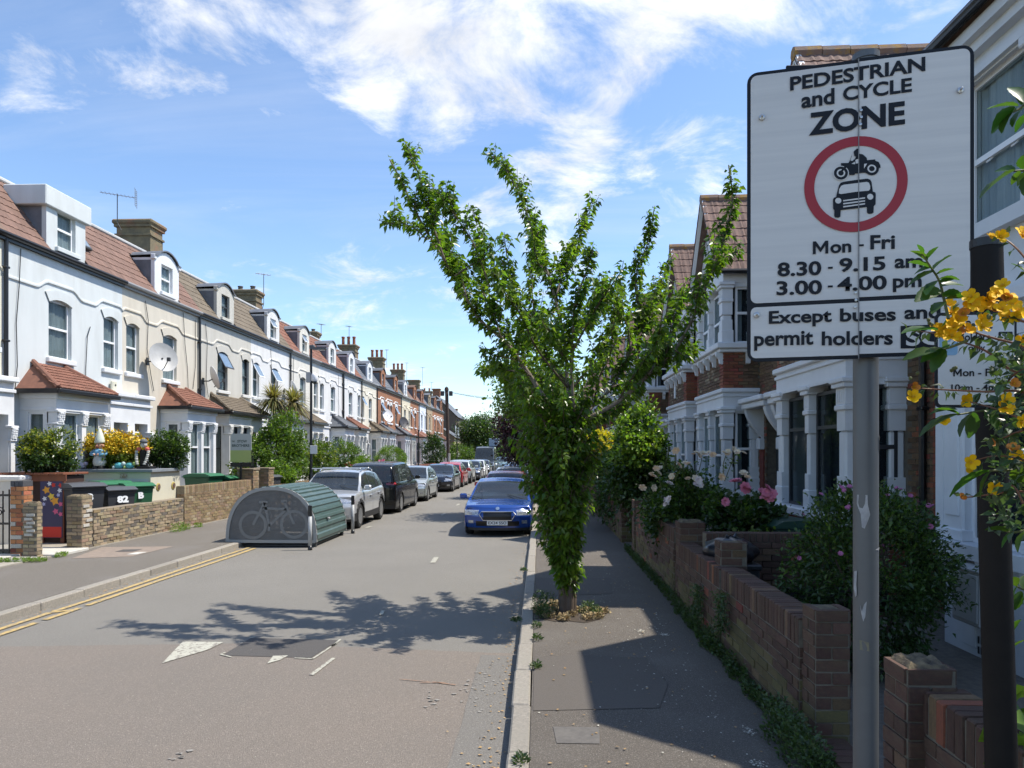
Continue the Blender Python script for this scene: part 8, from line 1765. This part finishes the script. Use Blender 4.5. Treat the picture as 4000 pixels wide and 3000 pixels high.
def figure_gnome():
    t = thing('garden_gnome', 'smiling garden gnome with a tall pointed white hat and blue top', 'garden ornament', (-11.05, 17.62, 1.72)); c = lambda n, co, r_=.5: mat('gn_' + n, co, r_)
    q = MB(); q.lathe([(.13, 0), (.15, .03), (.16, .10), (.14, .2), (.12, .27)], (0, 0, .08), 14); q.build('apron_skirt', c('white', (.62, .60, .58)), t, True)
    q = MB(); q.lathe([(.12, 0), (.15, .05), (.14, .13), (.08, .18)], (0, 0, .33), 14); q.build('tunic', c('blue', (.16, .38, .58)), t, True)
    for s_ in (-1, 1): q = MB(); q.tube(sm([(s_ * .12, 0, .47), (s_ * .19, -.05, .38), (s_ * .06, -.14, .36)], 4), .042, 8); q.build('sleeve', c('blue', (.16, .38, .58)), t, True); q = MB(); q.blob((s_ * .05, -.155, .36), .032, 8); q.build('hand', c('skin', (.55, .30, .20)), t, True); q = MB(); q.bbox(s_ * .07 - .05, s_ * .07 + .05, -.12, .06, 0, .09, .02); q.build('boot', c('black', (.03, .03, .03)), t)
    q = MB(); q.blob((0, -.01, .585), .105, 14, (1, .95, .92)); hd = q.build('head', c('skin', (.55, .30, .20)), t, True)
    q = MB(); q.blob((0, -.115, .575), .028, 8); q.build('nose', c('nose', (.6, .25, .18)), hd, True)
    for s_ in (-1, 1): q = MB(); q.blob((s_ * .038, -.095, .61), .014, 6); q.build('eye', c('eye', (.02, .02, .02)), hd, True); q = MB(); q.blob((s_ * .1, .0, .585), .03, 8, (.5, 1, 1.3)); q.build('ear', c('skin', (.55, .30, .20)), hd, True)
    q = MB(); q.tube([(-.04, -.092, .545), (0, -.104, .532), (.04, -.092, .545)], .008, 6); q.build('mouth', c('mouth', (.4, .05, .05)), hd)
    q = MB(); q.lathe([(.118, 0), (.12, .04), (.10, .14), (.065, .26), (.03, .35), (0, .39)], (0, 0, .65), 14); q.build('pointed_hat', c('hat', (.60, .64, .54)), t, True)
figure_gnome()
sk = thing('skeleton_ornament', 'seated striped skeleton ornament with coral scarf and grey cap', 'garden ornament', (-9.98, 17.72, 1.72)); BO = mat('bone', (.60, .59, .54), .6)
q = MB(); q.blob((0, 0, .62), .085, 12, (1, 1, 1.05)); hd = q.build('skull', BO, sk, True)
for s_ in (-1, 1): q = MB(); q.blob((s_ * .03, -.075, .63), .02, 6); q.build('eye_socket', BLACK, hd, True)
q = MB(); q.lathe([(.095, 0), (.095, .04), (.06, .09), (0, .1)], (0, 0, .66), 12); q.build('cap', mat('cap_grey', (.10, .11, .12), .8), sk, True)
for s_ in (-1, 1): q = MB(); q.blob((s_ * .11, -.03, .5), .065, 8, (1, .7, .8), jit=.2); q.build('scarf', mat('coral', (.65, .14, .10), .8), sk, True)
q = MB(); q.bbox(-.09, .09, -.05, .08, .05, .48, .03); q.build('torso', BLACK, sk)
for s_ in (-1, 1):
    for k in range(8): q = MB(); q.lathe([(.034, 0), (.038, .02), (.034, .04)], (s_ * (.15 - .004 * k * k * .3), -.05 - .012 * k, .42 - .045 * k), 8); q.build('striped_limb', BO if k % 2 == 0 else mat('stripe_grey', (.35, .35, .33), .7), sk, True)
q = MB(); q.bbox(-.13, .22, -.12, .2, 0, .07, .01); q.build('seat', BLACK, sk)
for (x, y, c1, c2, lb) in ((-11.5, 17.58, (.55, .50, .58), (.5, .4, .5), 'small lilac ornament left of the white hatted gnome'), (-10.55, 17.6, (.10, .40, .45), (.4, .5, .5), 'small turquoise reclining ornament between the two figures'), (-10.28, 17.62, (.08, .34, .36), (.25, .35, .1), 'small turquoise dome ornament beside the skeleton')):
    t = thing('small_ornament', lb, 'garden ornament', (x, y, 1.72)); q = MB(); q.blob((0, 0, .08), .10, 10, (1.25, .8, .85), jit=.12); q.build('body', mat('orn_%.2f' % c1[0], c1, .5), t, True); q = MB(); q.blob((.13, -.02, .13), .055, 8, jit=.1); q.build('head', mat('ornh_%.2f' % c2[0], c2, .5), t, True)
    for s_ in (-1, 1): q = MB(); q.blob((-.1, s_ * .05, .04), .045, 6); q.build('foot', mat('ornh_%.2f' % c2[0], c2, .5), t, True)
ln = thing('wall_lantern', 'small black lantern at the corner of the cream store', 'lantern', (-11.5, 17.44, 1.5)); q = MB(); q.box(-.05, .05, -.05, .05, -.16, .02); q.build('cage', BLACK, ln); q = MB(); q.add([(-.07, -.07, .02), (.07, -.07, .02), (.07, .07, .02), (-.07, .07, .02), (0, 0, .1)], [(0, 1, 4), (1, 2, 4), (2, 3, 4), (3, 0, 4)]); q.build('roof', BLACK, ln)
# litter: fallen leaves and petals on the pavement and gutter
LIT = mat('fallen_leaf', (.40, .27, .12), .8, (.25, .15, .07), 8, rnd_=.4); PET = mat('fallen_petal', (.60, .58, .50), .8, (.45, .42, .34), 8, rnd_=.25)
def litter(name, label, n, fx, size, m, z):
    P = np.array([(*fx(), z + .004) for _ in range(n)]); A = nr.normal(size=(n, 3)); A[:, 2] = .05; V, Q = leaf_arrays(P, A, size, upb=3.0, wid=.35, droop=.02, fold=.05); o = link(name, np_mesh(name, V, Q, m)); tag(o, label, 'litter', kind='stuff')
litter('fallen_leaves', 'dry leaves lying along the right gutter and kerb', 420, lambda: (RK - abs(rnd.gauss(0, .16)) - .02, rnd.uniform(4.3, 22)), .032, LIT, .012)
litter('fallen_leaves_pavement', 'dry leaves scattered on the right pavement', 170, lambda: (rnd.uniform(0, 1.75), rnd.uniform(4.3, 14)), .032, LIT, .125)
litter('fallen_petals', 'pale petals scattered on the shaded pavement', 260, lambda: (min(1.78, 1.5 - abs(rnd.gauss(0, .5))), rnd.uniform(4.4, 13)), .020, PET, .125)
litter('petal_heaps', 'little heaps of pale petals on the pavement', 170, lambda: rnd.choice([(1.42 + rnd.gauss(0, .035), 4.72 + rnd.gauss(0, .03)), (1.52 + rnd.gauss(0, .02), 5.25 + rnd.gauss(0, .04)), (1.38 + rnd.gauss(0, .03), 8.0 + rnd.gauss(0, .03)), (1.15 + rnd.gauss(0, .03), 8.15 + rnd.gauss(0, .03))]), .018, PET, .125)
litter('road_specks', 'tiny pale specks of grit on the road', 700, lambda: (rnd.uniform(-6.4, -.3), rnd.uniform(4.6, 11)), .008, PET, .006)
litter('fallen_leaves_sunny', 'dry leaves in the left gutter', 160, lambda: (LK + abs(rnd.gauss(0, .08)) + .02, rnd.uniform(8.5, 18)), .035, LIT, .006)
# ---- yellow flowered hypericum hanging over the signs, and the toothed leaved sprigs with it
HYP = thing('hypericum_bush', 'yellow flowering bush arching in front of the signs and black post', 'flowering bush', (2.15, 1.75, .14))
HB = Vector((2.15, 1.75, .14))
YP = mat('hypericum_yellow', (.84, .50, .004), .6, (.80, .42, .004), 20, spec=.2, trans=0, rnd_=.1); OP = mat('hypericum_fading', (.62, .26, .03), .55, (.5, .18, .03), 20)
STA = mat('stamen', (.70, .42, .03), .6)
def hyp_flower(p, face, size, m, openn=1.0):
    root = link('flower', None, HYP); q = Vector(face).normalized().to_track_quat('Z', 'Y'); root.location = Vector(p) - HB; root.rotation_euler = q.to_euler()
    key = ('hp', m.name, round(openn, 1))
    if key not in _mc:
        b = MB(); s = 1.0; c = [(0, 0, 0)]
        n = 5; rows = [(.0, .05, 0), (.3, .26, .10), (.6, .40, .26), (.85, .33, .36), (1.0, .10, .36)]
        vs = []
        for (u, w2, h) in rows:
            h2 = h + (1 - openn) * u * .9; uu = u * (openn * .75 + .25)
            vs += [(uu, -w2, h2 + .05), (uu, 0, h2 - .03), (uu, w2, h2 + .07)]
        b.add(vs, [(3 * i + j, 3 * i + 3 + j, 3 * i + 4 + j, 3 * i + 1 + j) for i in range(len(rows) - 1) for j in (0, 1)]); _mc[key] = b.mesh('petal', m, True)
    for k in range(5): link('petal', _mc[key], root, (0, 0, 0), (rnd.uniform(-.2, .2), rnd.uniform(-.15, .15), k * 1.2566 + rnd.uniform(-.1, .1)), (size, size, size))
    if ('sta',) not in _mc:
        b = MB(); b.blob((0, 0, .16), .1, 6)
        for k in range(26): a = k * 2.4; r_ = .12 + .22 * ((k * 7) % 10) / 10; b.tube([(0, 0, .1), (math.cos(a) * r_, math.sin(a) * r_, .36)], .012, 3)
        _mc[('sta',)] = b.mesh('stamens', STA)
    link('stamens', _mc[('sta',)], root, (0, 0, 0), (0, 0, 0), (size, size, size))
fl = [(3791, 1187, 0), (3815, 1192, 0), (3864, 1172, 0), (3894, 1145, 0), (3927, 1241, 0), (3951, 1193, 0), (3840, 1253, 0), (3716, 1223, 0), (3713, 1265, 0), (3674, 1301, 0), (3716, 1313, 0), (3690, 1285, 0), (3568, 1512, 1), (3565, 1552, 0), (3770, 1564, 0), (3686, 1642, 0), (3927, 1564, 0), (3925, 1595, 0), (3861, 1733, 1), (3791, 1805, 0), (3800, 1830, 0), (3975, 1790, 0), (3957, 1757, 1), (3885, 1904, 0), (3752, 1947, 1), (3995, 1330, 0), (3905, 927, 0), (3994, 925, 0), (3975, 1215, 0), (3761, 1226, 1), (3930, 1166, 1), (3746, 1295, 1), (3876, 1211, 1), (3990, 1650, 0), (3960, 1500, 1), (3740, 1250, 0), (3850, 1190, 0)]
def hY(u, v): return 2.02 - (u - 3750) * .0006 + .05 * math.sin(u * .05 + v * .03)
fl += [(u + rnd.uniform(-40, 40), v + rnd.uniform(-32, 32), 0) for (u, v, o_) in fl[:12] + fl[26:32]]
for (u, v, o_) in fl:
    p = aty(u, v, hY(u, v)); hyp_flower(p, (rnd.uniform(-.5, .3), -.8 + rnd.uniform(-.2, .3), rnd.uniform(-.1, .7)), rnd.uniform(.019, .024) * (.8 if o_ else 1), OP if o_ else YP, .6 if o_ else rnd.choice([1.0, .8, .9]))
hs = MB(); HP, HA = [], []
stems = [[(4150, 1500), (3960, 1450), (3850, 1370), (3740, 1330), (3640, 1300), (3540, 1290)], [(4150, 1600), (3990, 1530), (3850, 1530), (3740, 1525), (3640, 1520), (3570, 1515)], [(4150, 1300), (4010, 1260), (3930, 1230), (3840, 1200), (3780, 1180)], [(4150, 1420), (3990, 1350), (3880, 1320), (3790, 1290), (3730, 1240), (3712, 1220)],
         [(4160, 1700), (4000, 1640), (3900, 1600), (3790, 1570)], [(4160, 1850), (4010, 1800), (3900, 1780), (3800, 1800)], [(4150, 1950), (4000, 1920), (3880, 1930), (3760, 1945)], [(4150, 1180), (4040, 1050), (3960, 960), (3900, 920)], [(4200, 1500), (4020, 1440), (3930, 1500), (3930, 1590)], [(4150, 1650), (4000, 1680), (3900, 1720), (3860, 1740)], [(4150, 2050), (4020, 2000), (3960, 1900), (3890, 1900)]]
for st_ in stems:
    pa = sm([aty(u, v, hY(u, v) + .02) - HB for u, v in st_], 5); hs.tube(pa, [.004 - .0025 * i / len(pa) for i in range(len(pa))], 5); leaves_on(pa, HP, HA, .012, .012, .12, droop=.1, fw=.5)
hs.build('flower_stems', REDSTEM, HYP)
for _ in range(800):
    u = rnd.uniform(3870, 4150); v = rnd.uniform(1330, 2080); HP.append(aty(u, v, rnd.uniform(1.8, 2.3)) - HB); HA.append(rv() + Vector((-.4, 0, .1)))
foliage(HYP, [tuple(p) for p in HP], [tuple(a) for a in HA], .031, L_HYP, 'leaves', 260, wid=.27)
tk = MB()
for k in range(5): 
    e = aty(4120, 1400 + k * 150, 1.95) - HB; tk.tube(sm([(0 + .03 * k, .02 * k, -.05), (.0, 0, .8), (e.x + .08, e.y, e.z - .25), e], 4), [.012] * 6 + [.008] * 5 + [.005] * 2, 6)
tk.build('stems', BARK, HYP)
# buds
bud = MB(); bud.blob((0, 0, 0), .006, 6); bme = bud.mesh('bud', STEM, True)
for (u, v) in [(3627, 1250), (3630, 1262), (3578, 1286), (3590, 1293), (3575, 1290), (3733, 1437), (3717, 1447), (3556, 1478), (3584, 1458), (3725, 1440), (3640, 1268), (3862, 1234), (3863, 1240), (3890, 1720), (3900, 1735), (3912, 1716), (3893, 1455), (3870, 1960)]: link('bud', bme, HYP, aty(u, v, hY(u, v)) - HB)
# toothed leaf mesh
def toothed():
    b = MB(); n = 9; vs = []; fs = []
    for i in range(n + 1):
        t = i / n; w_ = .25 * math.sin(math.pi * min(1, t * .93 + .04)) ** .8 * (1 + (.10 if i % 2 else -.02)); z = -.22 * t * t; vs += [(-w_, t, z + w_ * .35), (0, t, z), (w_, t, z + w_ * .35)]
    for i in range(n): o = 3 * i; fs += [(o, o + 1, o + 4, o + 3), (o + 1, o + 2, o + 5, o + 4)]
    b.add(vs, fs); return b.mesh('toothed_leaf', L_SER, True)
TL = toothed()
def sprig(label, stem, lv, Y, r=.0045):
    t = thing('leafy_sprig', label, 'sprig', tuple(aty(*stem[0], Y))); B0 = aty(*stem[0], Y); s = MB(); pa = sm([aty(u, v, Y + .02 * math.sin(i)) - B0 for i, (u, v) in enumerate(stem)], 5); s.tube(pa, [r * (1 - .6 * i / len(pa)) for i in range(len(pa))], 6); s.build('stem', STEM, t)
    for (u0, v0, u1, v1) in lv:
        a = aty(u0, v0, Y) - B0; e = aty(u1, v1, Y + rnd.uniform(-.05, .05)) - B0; d = e - a; L_ = d.length; q = d.to_track_quat('Y', 'Z') @ Euler((0, rnd.uniform(-.8, .8), 0)).to_quaternion(); link('leaf', TL, t, a, q.to_euler(), (L_ * .95, L_, L_))
    return t
sprig('fresh green sprig standing up in front of the lower right of the big sign', [(3705, 1245), (3690, 1180), (3670, 1100), (3640, 1050), (3600, 990)], [(3640, 1050, 3560, 1010), (3645, 1055, 3700, 985), (3620, 1020, 3565, 965), (3618, 1015, 3655, 960), (3665, 1095, 3610, 1130), (3668, 1090, 3745, 1080), (3675, 1120, 3765, 1095), (3655, 1075, 3720, 1040), (3670, 1130, 3590, 1155), (3640, 1045, 3565, 1060), (3680, 1150, 3745, 1140), (3605, 995, 3590, 950), (3670, 1100, 3720, 1085), (3650, 1060, 3540, 1100), (3690, 1180, 3640, 1205), (3690, 1170, 3760, 1150)], 1.95)
sprig('sprig of long toothed leaves hanging at the upper right frame edge', [(4060, 360), (3990, 420), (3950, 440)], [(3975, 415, 3862, 400), (3965, 420, 3850, 515), (3970, 425, 3895, 500), (4000, 400, 3950, 320), (4000, 420, 3940, 480), (4020, 440, 3960, 505), (3990, 410, 3990, 340)], 1.85)
sprig('second toothed leaf sprig below the first at the frame edge', [(4080, 650), (4000, 665), (3960, 668)], [(3965, 665, 3883, 655), (3960, 668, 3812, 745), (3985, 668, 3950, 715), (4000, 660, 3985, 600), (4010, 670, 3965, 725), (4030, 670, 4010, 760)], 1.85)
sprig('large toothed leaves crossing in front of the black post', [(4100, 1830), (3990, 1835), (3870, 1838), (3800, 1845)], [(3865, 1840, 3692, 1912), (3868, 1845, 3805, 1935), (3900, 1835, 3950, 1790), (3960, 1835, 4020, 1880)], 1.9)
sprig('shaded toothed leaf sprig under the permit sign', [(4060, 1560), (3930, 1590), (3800, 1610), (3740, 1620)], [(3745, 1618, 3580, 1675), (3750, 1620, 3660, 1580), (3800, 1612, 3730, 1690), (3805, 1612, 3790, 1700), (3850, 1600, 3900, 1660), (3880, 1598, 3920, 1540), (3740, 1600, 3630, 1600)], 1.92)
sprig('toothed leaf sprig in front of the permit holder letters', [(3780, 1330), (3700, 1360), (3640, 1370)], [(3660, 1370, 3530, 1385), (3680, 1362, 3600, 1400), (3690, 1365, 3640, 1440), (3700, 1360, 3640, 1350), (3660, 1290, 3530, 1270)], 1.98)
sprig('drooping toothed leaves at the right edge above the near wall', [(4080, 2050), (3960, 2080), (3910, 2060)], [(3940, 2075, 3845, 2055), (3960, 2080, 3900, 2130), (3990, 2070, 3930, 2030), (4000, 2080, 3960, 2150), (4000, 1060, 3960, 1020)], 1.9)
sprig('greyish leaves beside the black post low on the right', [(4080, 2330), (3990, 2300), (3960, 2280)], [(3970, 2290, 3945, 2240), (3975, 2290, 3950, 2330), (3990, 2310, 3960, 2380), (4000, 2300, 4010, 2230), (3990, 2420, 3950, 2450), (4010, 2500, 3945, 2520)], 2.4)
